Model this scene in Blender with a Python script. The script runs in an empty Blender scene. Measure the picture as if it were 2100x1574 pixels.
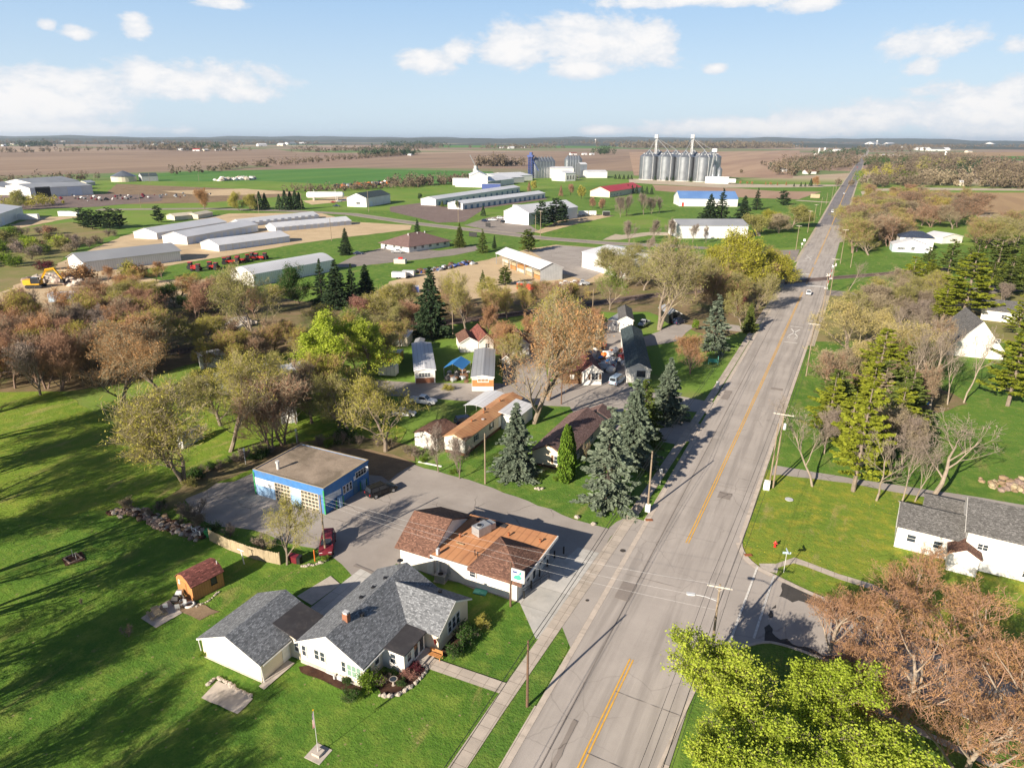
import bpy, math, random
import numpy as np
from mathutils import Vector, Matrix
R = math.radians
S = bpy.context.scene
COL = S.collection
rnd = random.Random(7)

# ---------------------------------------------------------------- survey
# The photograph was taken from a drone 51 m up; the road runs along +Y.
# at() turns a sighted point of the photograph into a place on the ground.
CF, CX, CY, HY, CH = 1400.0, 1050.0, 787.0, 285.0, 51.0
ROLL = R(.3)
PIT = math.atan((CY - HY) / CF)
AZ = math.atan2(726, CF * math.cos(PIT) + (CY - HY) * math.sin(PIT))
def ray(x, y):
    u, v = x - CX, y - CY
    c, s = math.cos(ROLL), math.sin(ROLL)
    u, v = u * c + v * s, -u * s + v * c
    f = CF * math.cos(PIT) - v * math.sin(PIT)
    return (-math.sin(AZ) * f + math.cos(AZ) * u, math.cos(AZ) * f + math.sin(AZ) * u,
            -v * math.cos(PIT) - CF * math.sin(PIT))
def at(x, y, z=0.0):
    a, b, c = ray(x, y)
    t = (z - CH) / c
    return Vector((a * t, b * t, z))
def tall(bx, by, ty):
    """height of something standing at ground sighting (bx,by) whose top is sighted at row ty"""
    p = at(bx, by)
    lo, hi = 0.0, 90.0
    for _ in range(40):
        m = (lo + hi) / 2
        f = -math.sin(AZ) * p.x + math.cos(AZ) * p.y
        r = math.cos(AZ) * p.x + math.sin(AZ) * p.y
        u = m - CH
        zc = f * math.cos(PIT) - u * math.sin(PIT)
        yc = f * math.sin(PIT) + u * math.cos(PIT)
        if CY - CF * yc / zc + (r / zc * CF) * math.sin(ROLL) > ty: lo = m
        else: hi = m
    return lo

# ---------------------------------------------------------------- materials
def N(t, ty, ins=None, **props):
    n = t.nodes.new('ShaderNode' + ty)
    for k, v in props.items(): setattr(n, k, v)
    for k, v in (ins or {}).items():
        if isinstance(v, bpy.types.NodeSocket): t.links.new(v, n.inputs[k])
        else:
            if isinstance(v, tuple) and len(v) == 3 and n.inputs[k].type == 'RGBA': v = (*v, 1)
            n.inputs[k].default_value = v
    return n
def mixc(t, f, a, b, mode='MIX'):
    n = N(t, 'Mix', data_type='RGBA', blend_type=mode)
    for i, v in ((0, f), (6, a), (7, b)):
        if isinstance(v, bpy.types.NodeSocket): t.links.new(v, n.inputs[i])
        else: n.inputs[i].default_value = (*v, 1) if isinstance(v, tuple) else v
    return n.outputs[2]
def math_(t, op, a, b=0.0, c=0.0, clamp=False):
    n = N(t, 'Math', operation=op, use_clamp=clamp)
    for i, v in enumerate((a, b, c)):
        if isinstance(v, bpy.types.NodeSocket): t.links.new(v, n.inputs[i])
        else: n.inputs[i].default_value = v
    return n.outputs[0]
def step(t, v, a, b):
    n = N(t, 'MapRange', {0: v, 1: a, 2: b}, interpolation_type='SMOOTHSTEP')
    return n.outputs[0]
def noise(t, vec, scale, detail=4, rough=.55, dist=0.0):
    return N(t, 'TexNoise', {'Vector': vec, 'Scale': scale, 'Detail': detail, 'Roughness': rough, 'Distortion': dist}).outputs['Fac']
def newmat(name):
    m = bpy.data.materials.new(name); m.use_nodes = True
    t = m.node_tree; t.nodes.clear()
    out = N(t, 'OutputMaterial')
    return m, t, out
def finish(t, out, col, rough=.8, metal=0.0, spec=.3, height=None, bump=.3, dist=.02):
    b = N(t, 'BsdfPrincipled', {'Base Color': col, 'Roughness': rough, 'Metallic': metal, 'Specular IOR Level': spec})
    if height is not None:
        bm = N(t, 'Bump', {'Height': height, 'Strength': bump, 'Distance': dist})
        t.links.new(bm.outputs[0], b.inputs['Normal'])
    t.links.new(b.outputs[0], out.inputs[0])
    return b
def lin(*c):
    return tuple(((v / 255 + .055) / 1.055) ** 2.4 if v > 10 else v / 255 / 12.92 for v in c)

def surf(name, c1, c2=None, scale=1.5, rough=.75, pat=None, ps=1.0, bump=.3, metal=0.0, spec=.3, dirt=None, amt=.5):
    """general surface: two colours mixed by noise, optional seam pattern in UV metres, optional dirt"""
    m, t, out = newmat(name)
    tc = N(t, 'TexCoord')
    o, uv = tc.outputs['Object'], tc.outputs['UV']
    if c2 is None: c2 = tuple(v * .78 for v in c1)
    n1 = noise(t, o, scale, 5, .6)
    col = mixc(t, step(t, n1, .32, .68), c1, c2)
    h = noise(t, o, 9, 3)
    if dirt:
        d = noise(t, o, scale * .6 + .17, 6, .65, .6)
        col = mixc(t, math_(t, 'MULTIPLY', step(t, d, .5, .75), amt), col, dirt)
    sx = N(t, 'SeparateXYZ', {0: uv})
    if pat in ('lap', 'rib'):
        w = math_(t, 'FRACT', math_(t, 'DIVIDE', sx.outputs[1 if pat == 'lap' else 0], ps))
        if pat == 'rib':
            h = math_(t, 'PINGPONG', w, .5)
            ln = step(t, h, .0, .14)
            h = ln
        else:
            h = w; ln = step(t, w, .0, .12)
        col = mixc(t, ln, mixc(t, .72, (0, 0, 0), col), col)
        m2 = math_(t, 'MULTIPLY', 1, h); h = m2
    elif pat == 'shingle':
        br = N(t, 'TexBrick', {'Vector': uv, 'Color1': (0, 0, 0, 1), 'Color2': (1, 1, 1, 1), 'Mortar': (.0, .0, .0, 1), 'Scale': 1.0,
                               'Mortar Size': .012, 'Bias': 0.0, 'Brick Width': .42 * ps, 'Row Height': .22 * ps}, offset=.37, squash=1.3, squash_frequency=3)
        col = mixc(t, step(t, noise(t, uv, .35, 3), .3, .7), c1, c2)
        light = tuple(min(1, v * 1.4 + .01) for v in c1)
        dark = tuple(v * .68 for v in c2)
        bc = N(t, 'RGBToBW', {0: br.outputs[0]}).outputs[0]
        col = mixc(t, step(t, bc, .62, .95), col, light)
        col = mixc(t, step(t, bc, .42, .08), col, dark)
        col = mixc(t, math_(t, 'MULTIPLY', br.outputs['Fac'], .6), col, tuple(v * .4 for v in c2))
        h = math_(t, 'SUBTRACT', bc, br.outputs['Fac'])
    elif pat == 'block':
        br = N(t, 'TexBrick', {'Vector': uv, 'Color1': (1, 1, 1, 1), 'Color2': (.9, .9, .9, 1), 'Mortar': (.75, .75, .75, 1), 'Scale': 1.0,
                               'Mortar Size': .012, 'Brick Width': .4 * ps, 'Row Height': .2 * ps})
        col = mixc(t, 1.0, col, br.outputs[0], 'MULTIPLY'); h = br.outputs['Fac']; bump = -bump
    elif pat == 'slab':
        br = N(t, 'TexBrick', {'Vector': uv, 'Color1': (1, 1, 1, 1), 'Color2': (.86, .86, .85, 1), 'Mortar': (.42, .4, .38, 1), 'Scale': 1.0,
                               'Mortar Size': .022, 'Brick Width': ps, 'Row Height': ps}, offset=0.0)
        col = mixc(t, 1.0, col, br.outputs[0], 'MULTIPLY')
    finish(t, out, col, rough, metal, spec, h, bump, .02)
    return m

def plain(name, c, rough=.5, metal=0.0, spec=.4):
    return surf(name, c, tuple(v * .85 for v in c), 2.5, rough, None, 1, .05, metal, spec)

def leafmat(name, cols, trans=.3):
    m, t, out = newmat(name)
    g = N(t, 'NewGeometry'); oi = N(t, 'ObjectInfo'); tc = N(t, 'TexCoord')
    cr = N(t, 'ValToRGB')
    e = cr.color_ramp.elements
    e[0].position = 0; e[0].color = (*cols[0], 1)
    e[1].position = 1; e[1].color = (*cols[-1], 1)
    for i, c in enumerate(cols[1:-1]):
        x = e.new((i + 1) / (len(cols) - 1)); x.color = (*c, 1)
    f = math_(t, 'ADD', math_(t, 'MULTIPLY', g.outputs['Random Per Island'], .5),
              math_(t, 'ADD', math_(t, 'MULTIPLY', noise(t, tc.outputs['Object'], .55, 2), .5), math_(t, 'MULTIPLY_ADD', oi.outputs['Random'], .3, -.15)), 0, True)
    t.links.new(f, cr.inputs[0])
    d = N(t, 'BsdfDiffuse', {0: cr.outputs[0]}); tr = N(t, 'BsdfTranslucent', {0: cr.outputs[0]})
    mx = N(t, 'MixShader', {0: trans, 1: d.outputs[0], 2: tr.outputs[0]})
    t.links.new(mx.outputs[0], out.inputs[0])
    return m

def glassmat(name, c):
    m, t, out = newmat(name)
    tc = N(t, 'TexCoord')
    col = mixc(t, noise(t, tc.outputs['Object'], 1.3, 2), c, tuple(v * 2.2 + .01 for v in c))
    finish(t, out, col, .06, 0, .6)
    return m

def grassmat(name, a, b, c, tan, tan_amt=.6, dots=0):
    """lawn: greens a, b, c at three scales, worn tan patches"""
    m, t, out = newmat(name)
    o = N(t, 'TexCoord').outputs['Object']
    st = N(t, 'Mapping', {0: o, 'Scale': (1.6, .45, 1), 'Rotation': (0, 0, .3)}).outputs[0]
    c1 = mixc(t, step(t, noise(t, o, .05, 5, .6), .35, .65), a, b)
    c2 = mixc(t, step(t, noise(t, o, .45, 5, .62), .42, .72), c1, c)
    c3 = mixc(t, math_(t, 'MULTIPLY', step(t, noise(t, st, .22, 6, .7, .5), .54, .74), tan_amt), c2, tan)
    fine = noise(t, o, 4.5, 4, .7)
    c4 = mixc(t, math_(t, 'MULTIPLY', step(t, fine, .35, .75), .55), c3, mixc(t, .45, (.012, .03, .006), c3))
    c5 = mixc(t, math_(t, 'MULTIPLY', step(t, noise(t, o, 2.0, 3, .6), .55, .8), .4), c4, mixc(t, .5, tan, c4))
    if dots:
        vd = N(t, 'TexVoronoi', {'Vector': o, 'Scale': 1.6}).outputs['Distance']
        c5 = mixc(t, math_(t, 'MULTIPLY', step(t, vd, .13, .09), step(t, noise(t, o, .11, 4), .45, .6)), c5, (.62, .50, .05))
    ds = N(t, 'TexVoronoi', {'Vector': o, 'Scale': .75}).outputs['Distance']
    c5 = mixc(t, math_(t, 'MULTIPLY', step(t, ds, .12, .06), .7), c5, (.30, .24, .13))
    worn = noise(t, o, .3, 7, .75, 1.2)
    c5 = mixc(t, math_(t, 'MULTIPLY', step(t, worn, .64, .74), .6), c5, (.27, .21, .11))
    finish(t, out, c5, .9, 0, .1, math_(t, 'ADD', fine, noise(t, o, 1.2, 4)), .9, .12)
    return m

def roadmat(name, a, b, lanes=True, crack=.5):
    """weathered asphalt: mottle, wheel tracks along the road, hairline cracks"""
    m, t, out = newmat(name)
    o = N(t, 'TexCoord').outputs['Object']
    st = N(t, 'Mapping', {0: o, 'Scale': (1.0, .05, 1)}).outputs[0]
    col = mixc(t, step(t, noise(t, o, .13, 6, .65), .3, .7), a, b)
    if lanes:
        col = mixc(t, math_(t, 'MULTIPLY', step(t, noise(t, st, .75, 4, .6), .42, .66), .5), col, tuple(v * .62 for v in b))
        col = mixc(t, math_(t, 'MULTIPLY', step(t, noise(t, st, 2.4, 3, .6), .55, .75), .25), col, tuple(v * 1.25 for v in a))
    v = N(t, 'TexVoronoi', {'Vector': N(t, 'VectorMath', {0: o, 1: N(t, 'TexNoise', {'Vector': o, 'Scale': .5, 'Detail': 4}).outputs['Color']}, operation='ADD').outputs[0],
                            'Scale': .16}, feature='DISTANCE_TO_EDGE').outputs[0]
    ck = math_(t, 'MULTIPLY', step(t, v, .012, .002), step(t, noise(t, o, .07, 2), .42, .6))
    col = mixc(t, math_(t, 'MULTIPLY', ck, crack), col, tuple(x * .3 for x in b))
    g = noise(t, o, 14, 3, .7)
    col = mixc(t, math_(t, 'MULTIPLY', step(t, g, .4, .7), .22), col, tuple(x * .55 for x in b))
    col = mixc(t, math_(t, 'MULTIPLY', step(t, noise(t, o, .9, 5, .7), .6, .78), .35), col, tuple(x * .7 for x in b))
    finish(t, out, col, .9, 0, .15, g, .25, .02)
    return m

def groundmat(name, a, b, c, s=.3, stripes=None, bump=.5):
    """bare ground: gravel, soil, ploughed fields (stripes = direction in degrees, period in metres)"""
    m, t, out = newmat(name)
    o = N(t, 'TexCoord').outputs['Object']
    col = mixc(t, step(t, noise(t, o, s, 6, .65), .32, .68), a, b)
    col = mixc(t, math_(t, 'MULTIPLY', step(t, noise(t, o, s * .25, 5, .6, .8), .48, .7), .7), col, c)
    if stripes:
        mp = N(t, 'Mapping', {0: o, 'Rotation': (0, 0, R(stripes[0])), 'Scale': (1 / stripes[1], .06 / stripes[1], 1)}).outputs[0]
        col = mixc(t, math_(t, 'MULTIPLY', step(t, noise(t, mp, 1.0, 4, .6), .42, .62), .6), col, c)
    g = noise(t, o, 5, 4, .7)
    col = mixc(t, math_(t, 'MULTIPLY', step(t, g, .4, .75), .3), col, tuple(x * .5 for x in c))
    finish(t, out, col, .95, 0, .1, g, bump, .06)
    return m

MT = {}
def build_materials():
    M = MT
    M['lawn'] = grassmat('lawn_grass', (.122, .228, .030), (.078, .172, .024), (.19, .275, .044), (.33, .285, .10), .62)
    M['meadow'] = grassmat('meadow_grass', (.20, .29, .036), (.135, .235, .026), (.28, .32, .055), (.42, .34, .14), .8)
    M['verge'] = grassmat('verge_grass', (.12, .225, .036), (.085, .178, .028), (.185, .26, .050), (.33, .28, .11), .65)
    M['dandelion'] = grassmat('dandelion_grass', (.20, .275, .038), (.15, .24, .032), (.33, .32, .045), (.44, .34, .15), .65, 1)
    M['road'] = roadmat('road_asphalt', (.445, .402, .368), (.375, .338, .31), True, .3)
    M['road_dark'] = roadmat('fresh_asphalt', (.25, .232, .235), (.205, .192, .196), True, .2)
    M['lot'] = roadmat('lot_asphalt', (.385, .348, .318), (.305, .272, .248), False, .7)
    M['side'] = roadmat('side_road_asphalt', (.30, .262, .235), (.24, .21, .19), False, .8)
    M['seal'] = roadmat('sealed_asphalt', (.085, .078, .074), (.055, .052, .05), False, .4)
    M['apron'] = roadmat('apron_asphalt', (.415, .375, .342), (.36, .325, .298), False, .35)
    M['concrete'] = surf('concrete', (.52, .46, .40), (.43, .385, .335), .9, .9, None, 1, .15, 0, .2, (.2, .18, .15), .5)
    M['walk'] = surf('sidewalk_concrete', (.52, .45, .385), (.44, .385, .33), .9, .9, 'slab', 1.52, .15, 0, .2, (.22, .19, .16), .5)
    M['pale_concrete'] = surf('pale_concrete', (.55, .53, .50), (.46, .45, .43), .5, .9, 'slab', 4.0, .15, 0, .2, (.26, .24, .21), .5)
    M['kerb'] = surf('kerb_concrete', (.55, .475, .405), (.45, .39, .335), .7, .9, None, 1, .2, 0, .2, (.16, .14, .12), .5)
    M['gravel'] = groundmat('tan_gravel', (.58, .45, .29), (.50, .38, .24), (.40, .30, .19), .12)
    M['dirt'] = groundmat('bare_dirt', (.30, .215, .135), (.22, .155, .10), (.13, .10, .06), .25)
    M['mulch'] = groundmat('dark_mulch', (.07, .035, .025), (.04, .022, .018), (.1, .06, .04), 1.5)
    M['leaflitter'] = groundmat('leaf_litter', (.26, .185, .115), (.19, .15, .075), (.12, .155, .045), .3)
    M['brush'] = groundmat('brushy_ground', (.26, .22, .10), (.18, .20, .06), (.30, .22, .13), .09)
    M['soil'] = groundmat('tilled_soil', (.36, .24, .17), (.30, .195, .14), (.40, .28, .20), .01, (62, 30), .2)
    M['soil_far'] = groundmat('far_field_soil', (.285, .205, .155), (.215, .155, .122), (.36, .265, .19), .004, (75, 90), .1)
    M['soil_silo'] = groundmat('striped_field_soil', (.37, .25, .18), (.29, .195, .145), (.46, .33, .23), .006, (80, 55), .1)
    M['stubble'] = groundmat('stubble', (.42, .29, .165), (.36, .25, .14), (.30, .20, .12), .02, (80, 14), .2)
    M['wheat'] = groundmat('green_crop', (.085, .21, .05), (.07, .18, .04), (.13, .24, .055), .01, (70, 40), .2)
    M['ballast'] = groundmat('rail_ballast', (.22, .165, .15), (.15, .115, .105), (.27, .21, .19), .8)
    M['path'] = groundmat('pale_lane', (.50, .43, .33), (.42, .36, .28), (.34, .29, .22), .2)
    M['white_paint'] = surf('white_road_paint', (.72, .70, .66), (.55, .52, .48), 2.5, .8, None, 1, .1, 0, .2, (.32, .28, .25), .6)
    M['yellow_paint'] = surf('yellow_road_paint', (.74, .42, .06), (.64, .35, .06), 2.0, .8, None, 1, .1, 0, .2, (.33, .27, .2), .6)
    M['cream'] = surf('cream_siding', (.74, .64, .49), (.69, .59, .45), .5, .7, 'lap', .2, .4, 0, .3, (.45, .38, .3), .25)
    M['white_side'] = surf('white_siding', (.74, .715, .67), (.67, .645, .60), .5, .65, 'lap', .2, .5, 0, .3, (.5, .45, .38), .25)
    M['white_block'] = surf('white_painted_block', (.78, .74, .68), (.72, .68, .62), .6, .8, 'block', 1.0, .25, 0, .2, (.42, .36, .3), .35)
    M['white_wood'] = plain('white_trim_paint', (.80, .78, .74), .5)
    M['white_metal'] = surf('white_sheet_metal', (.68, .675, .66), (.61, .605, .59), .2, .5, 'rib', .9, .4, .0, .4, (.5, .46, .42), .2)
    M['blue_block'] = surf('blue_painted_block', (.05, .17, .42), (.065, .205, .47), .8, .7, 'block', 1.0, .3, 0, .3, (.15, .19, .27), .6)
    M['pale_blue_block'] = surf('pale_blue_block', (.22, .38, .60), (.30, .46, .66), .8, .7, 'block', 1.0, .3, 0, .3, (.16, .2, .28), .5)
    M['white_band'] = surf('white_band_block', (.74, .76, .78), (.64, .68, .72), .9, .7, 'block', 1.0, .3, 0, .3, (.3, .36, .42), .5)
    M['beige_side'] = surf('beige_siding', (.60, .54, .42), (.54, .48, .38), .5, .7, 'lap', .2, .3)
    M['grey_side'] = surf('grey_siding', (.42, .43, .44), (.36, .37, .38), .5, .7, 'rib', .7, .3)
    M['wood_brown'] = surf('brown_board', (.16, .085, .045), (.11, .06, .035), 1.2, .8, 'rib', .25, .4)
    M['wood_orange'] = surf('ochre_plywood', (.47, .225, .08), (.40, .185, .07), .8, .7, 'rib', .3, .3, 0, .3, (.3, .14, .05), .3)
    M['wood_grey'] = surf('weathered_wood', (.42, .34, .22), (.34, .275, .18), 1.1, .9, 'rib', .15, .5, 0, .2, (.2, .16, .11), .5)
    M['pole_wood'] = surf('pole_wood', (.30, .235, .165), (.22, .17, .12), 1.5, .9, 'rib', .08, .3)
    M['pole_dark'] = surf('dark_pole_wood', (.16, .095, .062), (.11, .07, .05), 1.5, .9, 'rib', .08, .3)
    M['sh_grey'] = surf('grey_shingle', (.20, .21, .225), (.165, .175, .19), .6, .9, 'shingle', .6, .4)
    M['sh_dark'] = surf('charcoal_shingle', (.15, .145, .14), (.125, .12, .115), .6, .9, 'shingle', .55, .5)
    M['sh_brown'] = surf('brown_shingle', (.20, .105, .072), (.155, .082, .06), .5, .9, 'shingle', .55, .5)
    M['sh_plum'] = surf('plum_brown_shingle', (.21, .135, .125), (.175, .11, .10), .5, .9, 'shingle', .55, .4)
    M['sh_red'] = surf('red_brown_shingle', (.22, .075, .06), (.17, .06, .05), .5, .9, 'shingle', .8, .4)
    M['membrane'] = surf('rust_roll_roofing', (.55, .27, .13), (.48, .225, .11), .35, .9, 'rib', 1.0, .1, 0, .2, (.27, .13, .075), .5)
    M['black_roof'] = surf('black_roll_roofing', (.052, .05, .055), (.04, .038, .042), .8, .85, None, 1, .2, 0, .2, (.14, .12, .11), .5)
    M['tar_gravel'] = groundmat('tar_gravel_roof', (.37, .30, .235), (.28, .225, .175), (.14, .115, .085), .55)
    M['rust_roof'] = surf('rusty_metal_roof', (.42, .20, .095), (.50, .28, .14), .35, .7, 'rib', .8, .4, 0, .3, (.22, .1, .06), .6)
    M['metal_roof'] = surf('white_metal_roof', (.66, .665, .69), (.59, .60, .625), .08, .45, 'rib', .9, .3, 0, .5, (.5, .48, .46), .25)
    M['grey_roof'] = surf('grey_metal_roof', (.33, .34, .36), (.28, .29, .31), .08, .5, 'rib', .9, .3, 0, .5)
    M['blue_roof'] = surf('blue_metal_roof', (.10, .20, .43), (.13, .24, .48), .08, .45, 'rib', .9, .3, 0, .5)
    M['red_roof'] = surf('red_metal_roof', (.50, .045, .05), (.45, .04, .045), .08, .5, 'rib', .9, .3, 0, .5)
    M['teal_roof'] = surf('dark_teal_shingle', (.06, .085, .09), (.05, .07, .075), .3, .8, 'shingle', .8, .3)
    M['blue_door'] = surf('blue_steel_door', (.08, .17, .27), (.10, .20, .31), .5, .5, 'lap', .5, .3)
    M['pale_door'] = surf('pale_steel_door', (.62, .66, .74), (.56, .60, .68), .5, .5, 'lap', .5, .3)
    M['galv'] = surf('galvanised_steel', (.38, .40, .43), (.29, .31, .335), .15, .3, 'lap', 1.1, .35, .8, .5, (.3, .3, .3), .4)
    M['galv_roof'] = surf('galvanised_roof', (.32, .35, .39), (.26, .29, .33), .15, .4, 'rib', 1.6, .35, .7, .5)
    M['steel'] = plain('painted_grey_steel', (.42, .43, .44), .4, .4)
    M['pale_steel'] = plain('pale_steel', (.66, .66, .66), .4, .2)
    M['blue_steel'] = plain('dark_blue_steel', (.04, .07, .24), .5)
    M['dark'] = plain('dark_opening', (.012, .012, .014), .8)
    M['black'] = plain('black_paint', (.02, .02, .022), .45)
    M['rubber'] = plain('tyre_rubber', (.018, .018, .018), .85)
    M['glass'] = glassmat('window_glass', (.018, .024, .032))
    M['car_glass'] = glassmat('vehicle_glass', (.012, .015, .02))
    M['lamp_white'] = plain('clear_lens', (.75, .75, .75), .2)
    M['lamp_red'] = plain('red_lens', (.4, .02, .02), .25)
    M['curtain'] = surf('green_curtain', (.22, .33, .26), (.16, .26, .2), 3, .8, 'rib', .2, .3)
    M['brick'] = surf('chimney_brick', (.34, .15, .085), (.28, .12, .07), 2, .9, 'block', .5, .3)
    M['stone'] = surf('field_stone', (.46, .40, .34), (.30, .26, .22), 2.2, .9, None, 1, .5)
    M['stone_dark'] = surf('rubble_stone', (.30, .22, .18), (.18, .13, .11), 2.2, .9, None, 1, .5)
    M['red'] = plain('red_paint', (.55, .03, .025), .4)
    M['dark_red'] = plain('dark_red_paint', (.30, .02, .02), .35)
    M['maroon'] = plain('maroon_paint', (.16, .02, .03), .35)
    M['green'] = plain('green_paint', (.04, .30, .10), .5)
    M['lime'] = plain('lime_paint', (.12, .48, .08), .35)
    M['yellow'] = plain('yellow_machine_paint', (.72, .40, .02), .45)
    M['orange'] = plain('orange_paint', (.60, .16, .03), .5)
    M['blue'] = plain('blue_tarp', (.04, .22, .55), .5)
    M['navy'] = plain('navy_paint', (.02, .03, .07), .3)
    M['silver'] = plain('silver_paint', (.45, .46, .48), .3, .5)
    M['grey_paint'] = plain('grey_car_paint', (.18, .19, .2), .3, .4)
    M['white_car'] = plain('white_car_paint', (.78, .78, .78), .25)
    M['pale_blue'] = plain('pale_blue_paint', (.42, .52, .62), .35)
    M['black_car'] = plain('black_car_paint', (.012, .013, .016), .22)
    M['teal_lid'] = plain('teal_plastic', (.08, .38, .30), .5)
    M['rust_iron'] = surf('rusty_iron', (.34, .12, .05), (.24, .09, .04), 3, .9)
    M['iron'] = surf('cast_iron', (.07, .06, .055), (.05, .045, .04), 3, .8)
    M['rail'] = plain('rail_steel', (.20, .14, .11), .5, .5)
    M['tie'] = plain('dark_tie_wood', (.07, .05, .04), .9)
    M['wire'] = plain('wire', (.03, .03, .03), .6)
    M['wire_pale'] = plain('pale_wire', (.55, .55, .55), .5)
    M['bark'] = surf('grey_brown_bark', (.33, .265, .205), (.23, .185, .145), 3, .95, 'rib', .12, .6)
    M['bark_pale'] = surf('pale_bark', (.44, .36, .28), (.33, .27, .21), 2, .95, 'rib', .12, .5)
    M['bark_dark'] = surf('dark_bark', (.095, .072, .06), (.06, .046, .04), 3, .95, 'rib', .12, .6)
    M['bark_red'] = surf('russet_bark', (.33, .23, .18), (.24, .165, .13), 3, .95, 'rib', .12, .6)
    L = leafmat
    M['lf_yellow'] = L('yellow_green_leaf', [(.21, .29, .03), (.34, .43, .05), (.46, .54, .075), (.53, .53, .10)], .4)
    M['lf_gold'] = L('gold_olive_leaf', [(.22, .215, .05), (.35, .335, .075), (.44, .385, .095), (.35, .37, .075)], .35)
    M['lf_olive'] = L('olive_leaf', [(.17, .17, .06), (.26, .26, .085), (.34, .315, .105), (.29, .31, .085)], .35)
    M['lf_rust'] = L('rusty_bud', [(.26, .14, .075), (.38, .215, .10), (.47, .275, .13), (.38, .25, .115)], .3)
    M['lf_russet'] = L('russet_bud', [(.22, .13, .09), (.33, .195, .13), (.40, .24, .155), (.33, .225, .13)], .3)
    M['lf_tan'] = L('tan_bud', [(.24, .19, .13), (.33, .27, .18), (.40, .33, .23)], .3)
    M['lf_grey'] = L('grey_twig', [(.22, .175, .15), (.29, .235, .20), (.34, .28, .235)], .2)
    M['lf_green'] = L('fresh_green_leaf', [(.09, .15, .02), (.16, .25, .03), (.25, .34, .045)], .35)
    M['lf_dark'] = L('dark_green_leaf', [(.03, .06, .02), (.055, .11, .028), (.09, .15, .04)], .25)
    M['lf_pink'] = L('redbud_blossom', [(.25, .11, .10), (.34, .17, .14), (.27, .16, .11)], .3)
    M['lf_purple'] = L('plum_leaf', [(.07, .018, .028), (.12, .03, .04), (.17, .05, .055)], .25)
    M['lf_pale'] = L('pale_yellow_bud', [(.36, .29, .11), (.48, .40, .16), (.56, .47, .21)], .35)
    M['nd_blue'] = L('blue_spruce_needle', [(.075, .105, .07), (.135, .17, .12), (.21, .245, .175)], .1)
    M['nd_dark'] = L('dark_needle', [(.025, .045, .025), (.045, .075, .038), (.08, .11, .05)], .1)
    M['nd_green'] = L('green_needle', [(.06, .085, .025), (.11, .145, .035), (.18, .205, .055)], .15)
    M['nd_pine'] = L('bright_pine_needle', [(.11, .14, .018), (.22, .25, .028), (.34, .35, .045)], .2)
    M['nd_thuja'] = L('cedar_spray', [(.06, .12, .018), (.12, .20, .026), (.18, .255, .035)], .15)
    M['twig_russet'] = plain('russet_twig', (.38, .225, .145), .9); M['twig_olive'] = plain('olive_twig', (.36, .30, .19), .9)
    M['lf_citrus'] = L('citrus_leaf', [(.19, .19, .03), (.33, .32, .045), (.43, .39, .07)], .35)
    M['lf_wood'] = L('distant_wood', [(.09, .078, .058), (.155, .125, .09), (.20, .155, .11), (.15, .145, .07)], .2)
build_materials()

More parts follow.
